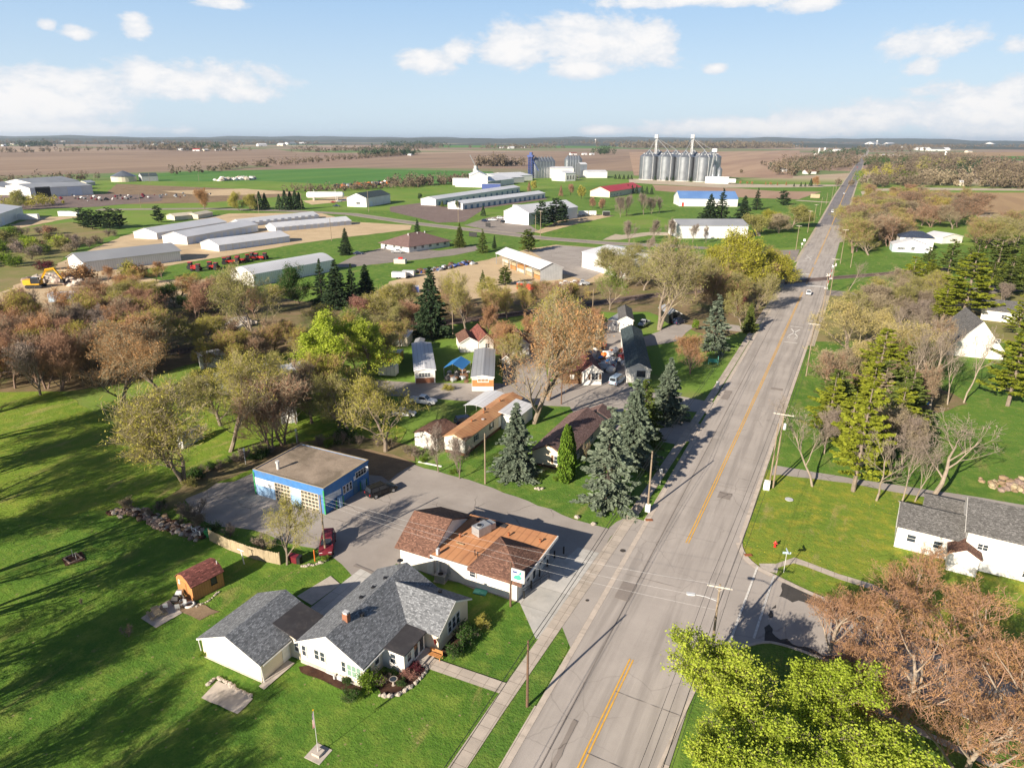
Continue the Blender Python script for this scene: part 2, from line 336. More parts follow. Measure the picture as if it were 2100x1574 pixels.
# ---------------------------------------------------------------- mesh building
class MB:
    def __init__(s): s.v, s.f, s.m = [], [], []
    def add(s, vs, fs, mi=0):
        n = len(s.v); s.v += [tuple(v) for v in vs]
        s.f += [tuple(i + n for i in f) for f in fs]; s.m += [mi] * len(fs); return s
    def box(s, x0, y0, z0, x1, y1, z1, mi=0):
        return s.add([(x0, y0, z0), (x1, y0, z0), (x1, y1, z0), (x0, y1, z0), (x0, y0, z1), (x1, y0, z1), (x1, y1, z1), (x0, y1, z1)],
                     [(0, 3, 2, 1), (4, 5, 6, 7), (0, 1, 5, 4), (1, 2, 6, 5), (2, 3, 7, 6), (3, 0, 4, 7)], mi)
    def slab(s, pts, d, mi=0):
        """polygon pts (3D) thickened by vector d"""
        n = len(pts); d = Vector(d)
        vs = [Vector(p) for p in pts] + [Vector(p) + d for p in pts]
        fs = [tuple(range(n))[::-1], tuple(range(n, 2 * n))] + [(i, (i + 1) % n, n + (i + 1) % n, n + i) for i in range(n)]
        return s.add(vs, fs, mi)
    def tube(s, pts, rad, n=6, mi=0, cap=True):
        pts = [Vector(p) for p in pts]
        if not hasattr(rad, '__len__'): rad = [rad] * len(pts)
        rings = []; up = Vector((.31, .17, .93)).normalized()
        for i, p in enumerate(pts):
            d = (pts[min(i + 1, len(pts) - 1)] - pts[max(i - 1, 0)]).normalized()
            a = d.cross(up if abs(d.dot(up)) < .95 else Vector((1, 0, 0))).normalized(); b = d.cross(a)
            rings.append([p + (a * math.cos(k * 2 * math.pi / n) + b * math.sin(k * 2 * math.pi / n)) * rad[i] for k in range(n)])
        vs = [v for r in rings for v in r]
        fs = [(i * n + k, i * n + (k + 1) % n, (i + 1) * n + (k + 1) % n, (i + 1) * n + k) for i in range(len(pts) - 1) for k in range(n)]
        if cap: fs += [tuple(range(n))[::-1], tuple(range(len(vs) - n, len(vs)))]
        return s.add(vs, fs, mi)
    def cyl(s, x, y, z0, z1, r0, r1=None, n=12, mi=0):
        r1 = r0 if r1 is None else r1
        vs = [(x + r * math.cos(k * 2 * math.pi / n), y + r * math.sin(k * 2 * math.pi / n), z) for z, r in ((z0, r0), (z1, r1)) for k in range(n)]
        return s.add(vs, [(k, (k + 1) % n, n + (k + 1) % n, n + k) for k in range(n)] + [tuple(range(n))[::-1], tuple(range(n, 2 * n))], mi)
    def ico(s, c, r, mi=0, seed=0, sq=1.0):
        """rough stone"""
        q = random.Random(seed); t = 1.618
        vs = [(-1, t, 0), (1, t, 0), (-1, -t, 0), (1, -t, 0), (0, -1, t), (0, 1, t), (0, -1, -t), (0, 1, -t), (t, 0, -1), (t, 0, 1), (-t, 0, -1), (-t, 0, 1)]
        fs = [(0, 11, 5), (0, 5, 1), (0, 1, 7), (0, 7, 10), (0, 10, 11), (1, 5, 9), (5, 11, 4), (11, 10, 2), (10, 7, 6), (7, 1, 8), (3, 9, 4), (3, 4, 2), (3, 2, 6), (3, 6, 8), (3, 8, 9), (4, 9, 5), (2, 4, 11), (6, 2, 10), (8, 6, 7), (9, 8, 1)]
        return s.add([(c[0] + v[0] * r * q.uniform(.4, .68), c[1] + v[1] * r * q.uniform(.4, .68), c[2] + v[2] * r * sq * q.uniform(.4, .62)) for v in vs], fs, mi)
    def mesh(s, name, mats, smooth=False, uv=True):
        me = bpy.data.meshes.new(name); me.from_pydata(s.v, [], s.f)
        for m in (mats if isinstance(mats, (list, tuple)) else [mats]): me.materials.append(MT[m])
        me.polygons.foreach_set('material_index', s.m)
        if smooth: me.polygons.foreach_set('use_smooth', [True] * len(s.f))
        if uv:
            l = me.uv_layers.new(name='UVMap').data
            for p in me.polygons:
                n = p.normal
                if abs(n.z) > .985: u, w = Vector((1, 0, 0)), Vector((0, 1, 0))
                else:
                    u = Vector((-n.y, n.x, 0)).normalized(); w = n.cross(u)
                for li in p.loop_indices:
                    c = me.vertices[me.loops[li].vertex_index].co
                    l[li].uv = (c.dot(u), c.dot(w))
        return me
    def build(s, name, mats, parent=None, loc=None, rz=0.0, smooth=False, uv=True):
        return put(name, s.mesh(name, mats, smooth, uv), parent, loc, rz)

def put(name, me, parent=None, loc=None, rz=0.0):
    o = bpy.data.objects.new(name, me); COL.objects.link(o)
    if parent: o.parent = parent
    if loc is not None: o.location = loc
    if rz: o.rotation_euler = (0, 0, rz)
    return o
def tag(o, label, cat, group=None, kind=None):
    o['label'] = label; o['category'] = cat
    if group: o['group'] = group
    if kind: o['kind'] = kind
    return o
def thing(name, label, cat, loc=(0, 0, 0), rz=0.0, group=None):
    o = put(name, None, None, loc, rz); o.empty_display_size = .5
    return tag(o, label, cat, group)
def dup(root, loc, rz=0.0, label=None, group=None, scale=1.0):
    def cp(o, par):
        c = o.copy(); COL.objects.link(c)
        if par: c.parent = par
        for ch in o.children: cp(ch, c)
        return c
    r = cp(root, None); r.location = loc; r.rotation_euler = (0, 0, rz)
    r.scale = scale if hasattr(scale, '__len__') else (scale,) * 3
    if label: r['label'] = label
    if group: r['group'] = group
    return r
def paint(o, mat, slot=0):
    s = o.material_slots[slot]; s.link = 'OBJECT'; s.material = MT[mat]

def rough_edge(pts, amp, seg):
    out = []; n = len(pts)
    for i in range(n):
        a, b = Vector(pts[i]), Vector(pts[(i + 1) % n]); d = b - a; L = d.length
        k = max(1, int(L / seg)); nn = Vector((-d.y, d.x, 0)).normalized() if L else Vector()
        for j in range(k):
            out.append(a + d * (j / k) + nn * (rnd.uniform(-amp, amp) if amp else 0))
    return out
NS = [0]
def sheet(name, pts, z, mat, rough=0.0, seg=2.0, kind='structure', label=None, cat=None):
    NS[0] += 1; z += .0002 * NS[0] if name != 'ground' else 0
    pts = [Vector((p[0], p[1], 0)) for p in pts]
    if rough: pts = rough_edge(pts, rough, seg)
    b = MB(); b.add([(p.x, p.y, z) for p in pts], [tuple(range(len(pts)))])
    me = b.mesh(name, mat)
    if me.polygons[0].normal.z < 0: me.flip_normals()
    o = put(name, me); o['kind'] = kind
    if label: o['label'] = label; o['category'] = cat
    return o
def px(*l): return [at(*p) for p in l]
# ---------------------------------------------------------------- the setting
def farm_ground():
    m, t, out = newmat('ground_material')
    o = N(t, 'TexCoord').outputs['Object']
    g = mixc(t, step(t, noise(t, o, .02, 6, .6), .35, .65), (.14, .25, .04), (.20, .285, .055))
    g = mixc(t, math_(t, 'MULTIPLY', step(t, noise(t, o, .06, 6, .65), .5, .7), .5), g, (.28, .23, .11))
    g = mixc(t, math_(t, 'MULTIPLY', step(t, noise(t, o, 3, 4, .7), .35, .75), .4), g, (.03, .06, .012))
    mp = N(t, 'Mapping', {0: o, 'Rotation': (0, 0, .25), 'Scale': (.0011, .0019, 1)}).outputs[0]
    v = N(t, 'TexVoronoi', {'Vector': mp, 'Scale': 1.0}, distance='CHEBYCHEV')
    sx = N(t, 'SeparateColor', {0: v.outputs['Color']})
    cr = N(t, 'ValToRGB', {0: sx.outputs[0]})
    cr.color_ramp.interpolation = 'CONSTANT'
    e = cr.color_ramp.elements
    e[0].color = (.31, .215, .165, 1); e[1].position = .3; e[1].color = (.38, .285, .21, 1)
    for p, c in ((.5, (.11, .20, .06)), (.62, (.27, .19, .15)), (.8, (.44, .35, .25)), (.9, (.15, .21, .08))):
        x = e.new(p); x.color = (*c, 1)
    f = mixc(t, step(t, noise(t, o, .002, 5, .6), .4, .7), cr.outputs[0], (.28, .205, .16))
    d = N(t, 'VectorMath', {0: o}, operation='LENGTH').outputs['Value']
    col = mixc(t, step(t, d, 950, 1150), g, f)
    h = noise(t, o, 1.2, 4)
    finish(t, out, col, .95, 0, .1, h, .5, .1)
    MT['ground'] = m
farm_ground()
sheet('ground', [(-30000, -300), (30000, -300), (30000, 30000), (-30000, 30000)], 0, 'ground')
Z1, Z2, Z3, Z4, Z5, Z6 = .01, .032, .054, .076, .098, .12

def lerp(tab, y):
    for (y0, x0), (y1, x1) in zip(tab, tab[1:]):
        if y <= y1: return x0 + (x1 - x0) * (y - y0) / (y1 - y0)
    return tab[-1][1]
LEFT = [(-80, -20.1), (120, -20.15), (250, -19.8), (490, -19.6), (780, -20.2), (2150, -13), (5200, 9)]
RIGHT = [(-80, -7.3), (55, -7.1), (136, -6.4), (250, -5.0), (490, -4.9), (780, -5.2), (2150, 1), (5200, 22)]
YEL = [(-80, -14.3), (43, -14.0), (57, -13.8), (88, -13.4), (152, -12.9), (252, -12.5), (490, -12.2), (780, -12.6), (2150, -6), (5200, 15)]
SWL = [(-80, -24.5), (40, -24.2), (47, -24.05), (81, -22.95), (115, -22.35), (155, -21.9), (250, -21.5), (300, -21.4)]
def ribbon(name, lo, hi, y0, y1, z, mat, stp=8.0, kind='structure'):
    ys = [y0]; 
    while ys[-1] < y1: ys.append(min(y1, ys[-1] + stp * (1 + max(0, ys[-1]) / 150)))
    b = MB(); vs = []; fs = []
    for y in ys: vs += [(lo(y), y, z), (hi(y), y, z)]
    for i in range(len(ys) - 1): fs.append((2 * i, 2 * i + 1, 2 * i + 3, 2 * i + 2))
    b.add(vs, fs); o = b.build(name, mat); o['kind'] = kind; return o
T_ = lambda tab, d=0.0: (lambda y: lerp(tab, y) + d)

# grass areas
sheet('lawn', px((-700, 1010), (380, 1010), (600, 1120), (1100, 1180), (1330, 1000), (1330, 1574), (1100, 2400), (-700, 2400)), Z1, 'lawn')
sheet('meadow', px((-500, 775), (120, 800), (230, 870), (360, 960), (390, 1015), (120, 1060), (-600, 1075)), Z2, 'meadow', .6, 3)
sheet('lawn', [(-57, 77), (-24, 77), (-24, 135), (-57, 135)], Z2, 'verge', .3)
sheet('lawn', px((1600, 700), (2250, 690), (2400, 1060), (1560, 1060), (1530, 1000)), Z1, 'verge', .5)
sheet('lawn', px((1552, 960), (1990, 1025), (2300, 1060), (2300, 1450), (1720, 1245), (1590, 1182), (1530, 1143), (1519, 1113), (1527, 1090)), Z2, 'dandelion')
sheet('lawn', px((1494, 1339), (1563, 1315), (1610, 1324), (1683, 1350), (1900, 1435), (2300, 1600), (2300, 2300), (1250, 2300), (1417, 1430), (1450, 1361)), Z2, 'verge')
sheet('lawn', px((-200, 560), (60, 540), (250, 480), (480, 425), (900, 435), (1300, 470), (1560, 450), (1625, 480), (1640, 505), (1500, 520), (1330, 520), (1000, 560), (760, 600), (420, 570), (200, 580)), Z1, 'verge', .5, 6)
sheet('lawn', px((1330, 372), (1745, 380), (1700, 470), (1640, 505), (1560, 495), (1330, 440), (900, 425), (860, 400), (1150, 385)), Z1, 'verge', .5, 6)
sheet('green_crop_field', px((200, 362), (420, 350), (690, 345), (1010, 352), (1020, 375), (700, 379), (560, 372), (330, 372)), Z1, 'wheat', 2, 30)
sheet('green_crop_field', px((780, 296), (1200, 297), (1290, 303), (900, 303)), Z1, 'wheat')
sheet('green_crop_field', px((1970, 321), (2200, 320), (2200, 329), (1990, 330)), Z1, 'wheat')
# bare fields
sheet('ploughed_field', px((-400, 310), (60, 311), (560, 305), (690, 326), (330, 352), (-400, 372)), Z1, 'soil_far')
sheet('ploughed_field', px((430, 351), (700, 331), (850, 316), (1000, 313), (1330, 308), (1330, 352), (1090, 346), (720, 344)), Z1, 'soil_far')
sheet('ploughed_field', px((1290, 312), (1640, 309), (1640, 331), (1625, 366), (1300, 360)), Z2, 'soil_silo')
sheet('ploughed_field', px((1338, 379), (1510, 386), (1590, 392), (1685, 393), (1637, 409), (1520, 405), (1345, 391)), Z2, 'soil', .5, 8)
sheet('stubble_field', px((1925, 395), (2200, 395), (2200, 445), (2020, 441), (1990, 430)), Z2, 'stubble', .6, 8)
sheet('stubble_field', px((1950, 313), (2200, 311), (2200, 320), (1960, 321)), Z2, 'stubble')
sheet('gravel_lane', px((1765, 393), (1790, 387), (1900, 385), (2200, 388), (2200, 392), (1900, 390), (1795, 392), (1768, 400)), Z3, 'path')
sheet('gravel_lane', px((2000, 440), (2200, 445), (2200, 451), (2005, 445)), Z3, 'path')
sheet('gravel_lane', px((2035, 462), (2200, 467), (2200, 472), (2040, 467)), Z3, 'path')
# brush, dirt, gravel
sheet('brushy_ground', px((-300, 500), (30, 470), (150, 455), (240, 480), (170, 500), (130, 530), (90, 600), (-300, 620)), Z2, 'brush', 1, 5)
sheet('leaf_litter', px((-500, 640), (240, 610), (480, 600), (640, 620), (900, 590), (1180, 585), (1330, 560), (1500, 575), (1600, 560), (1590, 640), (1480, 700), (1330, 640), (1000, 640), (800, 700), (420, 740), (240, 790), (130, 805), (-500, 790)), Z2, 'leaflitter', 1, 5)
sheet('meadow', px((230, 850), (420, 780), (700, 800), (830, 880), (800, 945), (720, 930), (560, 950), (480, 985), (330, 1010)), Z3, 'meadow', .8, 3)
sheet('leaf_litter', px((330, 1030), (420, 965), (560, 915), (720, 890), (840, 915), (850, 948), (760, 920), (640, 918), (550, 950), (450, 990), (385, 1022), (340, 1048)), Z4, 'leaflitter', .5, 2)
sheet('brushy_ground', px((1620, 590), (1750, 560), (2300, 560), (2300, 700), (1640, 700)), Z2, 'brush', 1, 5)
sheet('grass_clearing', px((1620, 545), (1700, 500), (1830, 480), (2100, 520), (2300, 560), (2100, 600), (1720, 605), (1640, 600)), Z3, 'verge', 1, 5)
sheet('leaf_litter', px((1690, 800), (1900, 780), (1990, 830), (1900, 850), (1840, 890), (1700, 880)), Z3, 'leaflitter', .6, 3)
sheet('dirt_yard', px((-200, 640), (0, 600), (90, 560), (230, 552), (330, 575), (480, 570), (480, 610), (300, 625), (200, 650)), Z3, 'gravel', 1, 4)
sheet('gravel_yard', px((112, 556), (118, 540), (248, 486), (300, 470), (470, 438), (655, 436), (722, 455), (845, 462), (842, 471), (690, 489), (630, 497), (400, 536), (250, 560)), Z3, 'gravel', .5, 5)
sheet('gravel_yard', px((560, 470), (672, 450), (722, 457), (700, 472), (560, 492)), Z4, 'gravel')
sheet('work_yard', px((740, 620), (800, 578), (905, 548), (990, 535), (1075, 512), (1140, 502), (1240, 509), (1345, 517), (1330, 560), (1215, 580), (1060, 600), (900, 622)), Z3, 'gravel', .6, 4)
sheet('work_yard', px((1090, 515), (1145, 503), (1242, 510), (1300, 530), (1200, 575), (1150, 560)), Z4, 'lot', .4, 4)
sheet('gravel_yard', px((800, 424), (864, 416), (948, 430), (1119, 405), (1122, 409), (995, 427), (952, 455), (900, 457), (800, 434)), Z3, 'ballast', .4, 4)
sheet('car_park', px((952, 462), (1002, 446), (1062, 440), (1086, 462), (1107, 475), (1038, 479)), Z3, 'side', .3, 4)
sheet('gravel_drive', px((1095, 476), (1110, 470), (1181, 437), (1262, 442), (1180, 460), (1110, 479)), Z4, 'gravel', .3, 4)
sheet('gravel_drive', px((1235, 492), (1262, 480), (1275, 482), (1330, 476), (1560, 478), (1560, 484), (1330, 483), (1270, 492)), Z3, 'path', .3, 4)
sheet('car_park', px((680, 548), (729, 524), (790, 506), (900, 514), (975, 504), (982, 513), (930, 524), (870, 531), (715, 548)), Z3, 'side', .2, 4)
sheet('gravel_yard', px((240, 377), (600, 392), (620, 400), (420, 416), (190, 420)), Z2, 'dirt', 1, 8)
sheet('gravel_yard', px((-100, 400), (200, 398), (340, 400), (330, 412), (200, 424), (60, 430), (-100, 430)), Z3, 'ballast', 1, 8)
sheet('gravel_yard', px((330, 392), (500, 387), (620, 396), (430, 402)), Z3, 'gravel', 1, 8)
sheet('gravel_drive', px((20, 462), (80, 445), (170, 444), (120, 452), (40, 468)), Z3, 'gravel', .5, 4)
sheet('gravel_pad', px((620, 412), (720, 402), (745, 409), (640, 420)), Z3, 'gravel', .5, 4)
sheet('gravel_pad', px((1290, 366), (1470, 376), (1560, 378), (1665, 380), (1690, 384), (1480, 385), (1290, 375)), Z3, 'path', .5, 8)
sheet('gravel_drive', px((1590, 378), (1735, 379), (1735, 382), (1590, 384)), Z3, 'path')
# industrial road
def road_strip(name, pts, w, z, mat):
    pts = [Vector((p.x, p.y, 0)) for p in pts]; L = []; Rr = []
    for i, p in enumerate(pts):
        d = (pts[min(i + 1, len(pts) - 1)] - pts[max(i - 1, 0)]).normalized(); n = Vector((-d.y, d.x, 0)) * w / 2
        L.append(p + n); Rr.append(p - n)
    b = MB(); vs = []; fs = []
    for a, c in zip(L, Rr): vs += [(a.x, a.y, z), (c.x, c.y, z)]
    for i in range(len(pts) - 1): fs.append((2 * i + 1, 2 * i + 3, 2 * i + 2, 2 * i))
    b.add(vs, fs); o = b.build(name, mat); o['kind'] = 'structure'; return o
IR = px((200, 430), (420, 428), (600, 433), (720, 439), (850, 458), (1000, 475), (1120, 489), (1250, 499), (1400, 506), (1500, 512), (1600, 521))
road_strip('industrial_road', IR, 8.5, Z5, 'side')
road_strip('road_shoulder', IR[:-2], 11.5, Z4, 'path')
road_strip('farm_drive', px((1634, 411), (1680, 414), (1700, 415)), 9, Z4, 'path')
sheet('side_apron', px((1588, 514), (1640, 512), (1632, 535), (1600, 527)), Z5, 'side')
# rail line
RL = [(120, 402), (72, 372), (37, 339), (-4, 296), (-61, 229), (-77, 204), (-105, 164), (-170, 85), (-215, 30)]
RLp = [Vector((x, y, 0)) for x, y in RL]
road_strip('rail_bed', RLp, 5.5, Z5, 'ballast')
def rails():
    b = MB()
    for s in (-.75, .75):
        L = []
        for i, p in enumerate(RLp):
            d = (RLp[min(i + 1, len(RLp) - 1)] - RLp[max(i - 1, 0)]).normalized()
            L.append(p + Vector((-d.y, d.x, 0)) * s + Vector((0, 0, .22)))
        b.tube(L, .07, 4)
    r = thing('railway_track', 'rusty brown railway track crossing the main road on dark ties', 'railway')
    b.build('rails', 'rail', r)
    for a, c in zip(RLp, RLp[1:]):
        b2 = MB(), MB(); d = (c - a); n = int(d.length / .9); d.normalize(); w = Vector((-d.y, d.x, 0))
        for i in range(n):
            p = a + d * (i * .9)
            if -21 < p.x < -4: continue
            q = [p + w * 1.3 - d * .12, p - w * 1.3 - d * .12, p - w * 1.3 + d * .12, p + w * 1.3 + d * .12]
            b2[p.x < -20].slab([(v.x, v.y, .04) for v in q], (0, 0, .12))
        for b in b2:
            if b.v: b.build('ties', 'tie', r)
rails()

# main road
ribbon('main_road', T_(LEFT), T_(RIGHT), -80, 492, Z4, 'road')
ribbon('main_road', T_(LEFT), T_(RIGHT), 492, 2600, Z4, 'road_dark', 30)
ribbon('main_road', T_(LEFT), T_(RIGHT), 2600, 5200, Z4, 'apron', 60)
ribbon('road_shoulder', T_(LEFT, -1.3), T_(LEFT, .3), 300, 5200, Z3, 'path')
ribbon('road_shoulder', T_(RIGHT, -.3), T_(RIGHT, 1.5), 190, 5200, Z3, 'path')
ribbon('gutter', T_(LEFT), T_(LEFT, .62), -80, 330, Z5, 'kerb')
ribbon('gutter', T_(RIGHT, -.55), T_(RIGHT), -80, 46, Z5, 'kerb')
ribbon('gutter', T_(RIGHT, -.6), T_(RIGHT), 86, 300, Z5, 'kerb')
ribbon('sidewalk', T_(SWL), T_(SWL, 1.5), -80, 290, Z6, 'walk')
sheet('apron', [(-22.8, 58.2), (-20.1, 56.6), (-20.15, 84.6), (-21.3, 84.6)] and [(lerp(SWL, 58) + 1.4, 58.6), (-20.15, 55.8), (-20.15, 84.5), (lerp(SWL, 84) + 1.4, 84.5)], Z4, 'apron')
# terrace grass between sidewalk and road, with its kerb
def terrace(y0, y1, r0=0, r1=0):
    lo, hi = T_(SWL, 1.5), T_(LEFT, -.15)
    ys = [y0 + (y1 - y0) * i / 12 for i in range(13)]
    P = [(lo(y), y) for y in ys] + [(hi(y), y) for y in ys[::-1]]
    if r1: P = [(lo(y), y) for y in ys] + [(lo(y1) + .7, y1 - .1), (hi(y1) - .9, y1 - r1 * .3), (hi(y1) - .3, y1 - r1 * .6)] + [(hi(y), y) for y in [y1 - r1] + [v for v in ys[::-1] if v < y1 - r1]]
    sheet('terrace_grass', P, Z3, 'verge')
    b = MB()
    for a, c in zip(ys, ys[1:]):
        if c > y1 - r1 + .01: break
        x0, x1 = lerp(LEFT, a), lerp(LEFT, c)
        b.add([(x0 - .15, a, 0), (x0, a, 0), (x1, c, 0), (x1 - .15, c, 0), (x0 - .15, a, .13), (x0, a, .13), (x1, c, .13), (x1 - .15, c, .13)],
              [(4, 5, 6, 7), (1, 2, 6, 5), (3, 0, 4, 7), (0, 1, 5, 4), (2, 3, 7, 6)])
    o = b.build('kerb', 'kerb'); o['kind'] = 'structure'
terrace(-80, 58.4, 0, 3.2); terrace(84.6, 114.6); terrace(123.5, 129.5); terrace(136.5, 196); terrace(203, 268)
sheet('drive_apron', [(-40, 113.5), (-22, 114.3), (-20.2, 114.6), (-20.2, 123.5), (-22, 123.7), (-40, 124)], Z4, 'apron')
sheet('drive_apron', [(-40, 129.5), (-22, 129.5), (-20.2, 129.6), (-20.2, 136.4), (-22, 136.4), (-40, 138)], Z4, 'apron')
sheet('drive_apron', [(-30, 196), (-20.2, 196), (-20.2, 203), (-30, 203)], Z4, 'apron')
# park lanes
sheet('park_lane', [(-22.5, 112.5), (-40, 113), (-46, 121), (-60, 116), (-80, 110), (-100, 103), (-116, 92), (-118, 98), (-104, 112), (-82, 119), (-62, 128), (-50, 137), (-58, 160), (-66, 186), (-60, 190), (-48, 175), (-43, 150), (-38, 136), (-22.5, 136.5), (-22.5, 129.5), (-33, 129), (-33, 123.7), (-22.5, 123.6)], Z3, 'lot', .4, 4)
sheet('park_lane', px((1290, 700), (1350, 680), (1385, 662), (1425, 668), (1390, 700), (1360, 705), (1300, 715)), Z3, 'lot', .3, 4)
sheet('park_lane', px((1140, 790), (1130, 740), (1170, 700), (1290, 690), (1300, 715), (1180, 720), (1165, 790)), Z4, 'lot', .3, 4)
sheet('park_lane', px((1030, 800), (1040, 705), (1075, 690), (1115, 700), (1128, 800)), Z4, 'lot', .4, 3)
sheet('dirt_patch', px((1000, 690), (1180, 672), (1190, 690), (1030, 706)), Z3, 'dirt', .6, 3)
# side street and its corner
SS = px((1519, 1113), (1530, 1142), (1556, 1164), (1588, 1179), (1647, 1208), (1720, 1240), (1900, 1310), (2250, 1450), (2250, 1590), (1900, 1435), (1683, 1350), (1610, 1324), (1563, 1315), (1494, 1339), (1450, 1361), (1417, 1430))
sheet('side_street', SS, Z3, 'apron')
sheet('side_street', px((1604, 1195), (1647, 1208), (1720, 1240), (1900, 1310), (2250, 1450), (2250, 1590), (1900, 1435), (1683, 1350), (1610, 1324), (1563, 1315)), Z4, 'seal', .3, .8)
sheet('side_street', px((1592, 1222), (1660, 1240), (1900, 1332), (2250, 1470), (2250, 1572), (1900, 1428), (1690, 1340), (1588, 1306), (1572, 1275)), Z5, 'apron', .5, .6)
def kerb_line(pts, w=.16, h=.13, mat='kerb'):
    b = MB(); pts = [Vector((p.x, p.y, 0)) for p in pts]
    for i, (a, c) in enumerate(zip(pts, pts[1:])):
        d = (c - a).normalized(); n = Vector((-d.y, d.x, 0)) * w / 2
        b.slab([a + n, a - n, c - n, c + n], (0, 0, h + .002 * (i % 2)))
    o = b.build('kerb', mat); o['kind'] = 'structure'
def smooth(pts, k=2):
    for _ in range(k):
        q = [pts[0]]
        for a, b in zip(pts, pts[1:]): q += [a * .75 + b * .25, a * .25 + b * .75]
        pts = q + [pts[-1]]
    return pts
kerb_line(smooth(px((1575, 945), (1557, 1000), (1527, 1090), (1517, 1116), (1530, 1143), (1556, 1165), (1588, 1180), (1647, 1209), (1720, 1241), (1900, 1311), (2250, 1451))), .3)
kerb_line(smooth(px((1340, 1600), (1417, 1430), (1450, 1361), (1494, 1338), (1563, 1314), (1610, 1323), (1683, 1349), (1900, 1434), (2250, 1589))), .3)
sheet('gutter', smooth(px((1519, 1113), (1530, 1142), (1556, 1164), (1588, 1179), (1647, 1208), (1720, 1240), (1900, 1310))) + smooth(px((1900, 1310), (1716, 1245), (1641, 1212), (1582, 1184), (1549, 1168), (1521, 1146), (1509, 1114))), Z6, 'kerb')
pa, pb = at(2250, 1450), at(2250, 1590)
sheet('side_street', [(pb.x - .3, pb.y), (pb.x + 110, pb.y - 2), (pa.x + 110, pa.y - 2), (pa.x - .3, pa.y)], Z3, 'side')
sheet('corner_path', px((1588, 1157), (1629, 1143), (1654, 1152), (1720, 1177), (1790, 1198), (1900, 1250), (1900, 1262), (1785, 1208), (1715, 1186), (1650, 1161), (1628, 1155), (1592, 1165)), Z3, 'walk')
sheet('corner_ramp', px((1556, 1156), (1588, 1156), (1596, 1166), (1593, 1176), (1575, 1172), (1560, 1164)), Z4, 'concrete')
sheet('corner_path', px((1640, 1385), (1750, 1425), (1900, 1500), (2100, 1590), (2100, 1605), (1900, 1513), (1750, 1437), (1640, 1395)), Z3, 'walk')
sheet('gravel_drive', px((1588, 954), (1757, 983), (1983, 1016), (2300, 1070), (2300, 1090), (1983, 1030), (1857, 1014), (1740, 991), (1600, 974), (1580, 975)), Z4, 'lot', .12, 2)
sheet('side_lane', px((1690, 594), (1735, 598), (1760, 602), (1760, 609), (1688, 606)), Z4, 'side')
sheet('side_lane', px((1985, 592), (2075, 582), (2200, 575), (2200, 590), (2060, 600), (2000, 605)), Z4, 'side')
# lot round the blue garage and the bar
sheet('lot', px((380, 1024), (450, 985), (556, 947), (640, 912), (720, 912), (760, 925), (851, 953), (960, 985), (1060, 1018), (1177, 1064), (1246, 1083)) +
      [Vector((lerp(SWL, 84.5) + .1, 84.5, 0)), Vector((lerp(SWL, 60) + .1, 59.5, 0)), Vector((-27.6, 60.2, 0)), Vector((-45.6, 60.2, 0)), Vector((-45.8, 57.6, 0))] +
      px((750, 1212), (684, 1141), (660, 1128), (590, 1112), (520, 1085), (440, 1078), (395, 1062)), Z2, 'lot', .25, 2)
sheet('lot_dirt', px((640, 905), (720, 905), (790, 925), (850, 950), (800, 985), (740, 965), (680, 930)), Z3, 'dirt', .5, 2)
sheet('bar_pavement', [(-28.6, 60.6), (-24.0, 55.4), (lerp(SWL, 56), 55.6), (lerp(SWL, 70), 74.0), (-26.2, 74.0), (-26.8, 70.5), (-28.6, 70.5)], Z3, 'pale_concrete')
sheet('rear_drive', [(-49.5, 47.0), (-45.2, 47.0), (-45.0, 56.8), (-49.0, 57.4)], Z4, 'pale_concrete')
sheet('rear_drive', [(-52.3, 49.5), (-49.6, 49.0), (-49.2, 53.6), (-51.4, 54.4)], Z4, 'concrete')
sheet('driveway_seam', [(-50.2, 57.3), (-44.6, 56.7), (-44.6, 57.1), (-50.2, 57.8)], Z5, 'side', .1, 1)
sheet('old_slab', px(*[(350 + x * .381, 1100 + y * .381) for x, y in ((165, 870), (362, 957), (445, 872), (252, 778))]), Z4, 'concrete', .05, 1)
sheet('garage_step', [(-45.7, 37.0), (-44.9, 36.9), (-44.75, 41.0), (-45.7, 41.0)], Z5, 'concrete')
sheet('front_walk', [(-33.2, 46.4), (-23.9, 46.75), (-23.9, 48.25), (-32.8, 47.95)], Z5, 'walk')
sheet('garden_bed', px(*[(350 + x * .381, 1100 + y * .381) for x, y in ((690, 700), (760, 690), (1010, 800), (1030, 830), (960, 835), (850, 790), (700, 730))]), Z3, 'mulch', .12, .8)
sheet('garden_bed', px(*[(350 + x * .381, 1100 + y * .381) for x, y in ((1130, 730), (1260, 745), (1370, 690), (1385, 715), (1300, 800), (1210, 850), (1140, 860), (1100, 800))]), Z3, 'mulch', .1, .8)
sheet('garden_bed', [(-31.9, 48.6), (-31.2, 48.8), (-30.9, 51.5), (-31.4, 54.0), (-32.3, 54.2), (-32.3, 49.0)], Z3, 'mulch', .1, .8)
sheet('patio_slabs', px((289, 1268), (318, 1248), (346, 1231), (374, 1257), (320, 1288)), Z4, 'concrete')
sheet('patio_dirt', px((346, 1231), (380, 1222), (450, 1254), (410, 1272), (374, 1257)), Z3, 'dirt', .2, 1)
sheet('fire_pad', px((126, 1146), (168, 1131), (175, 1148), (133, 1162)), Z4, 'mulch', .1, 1)
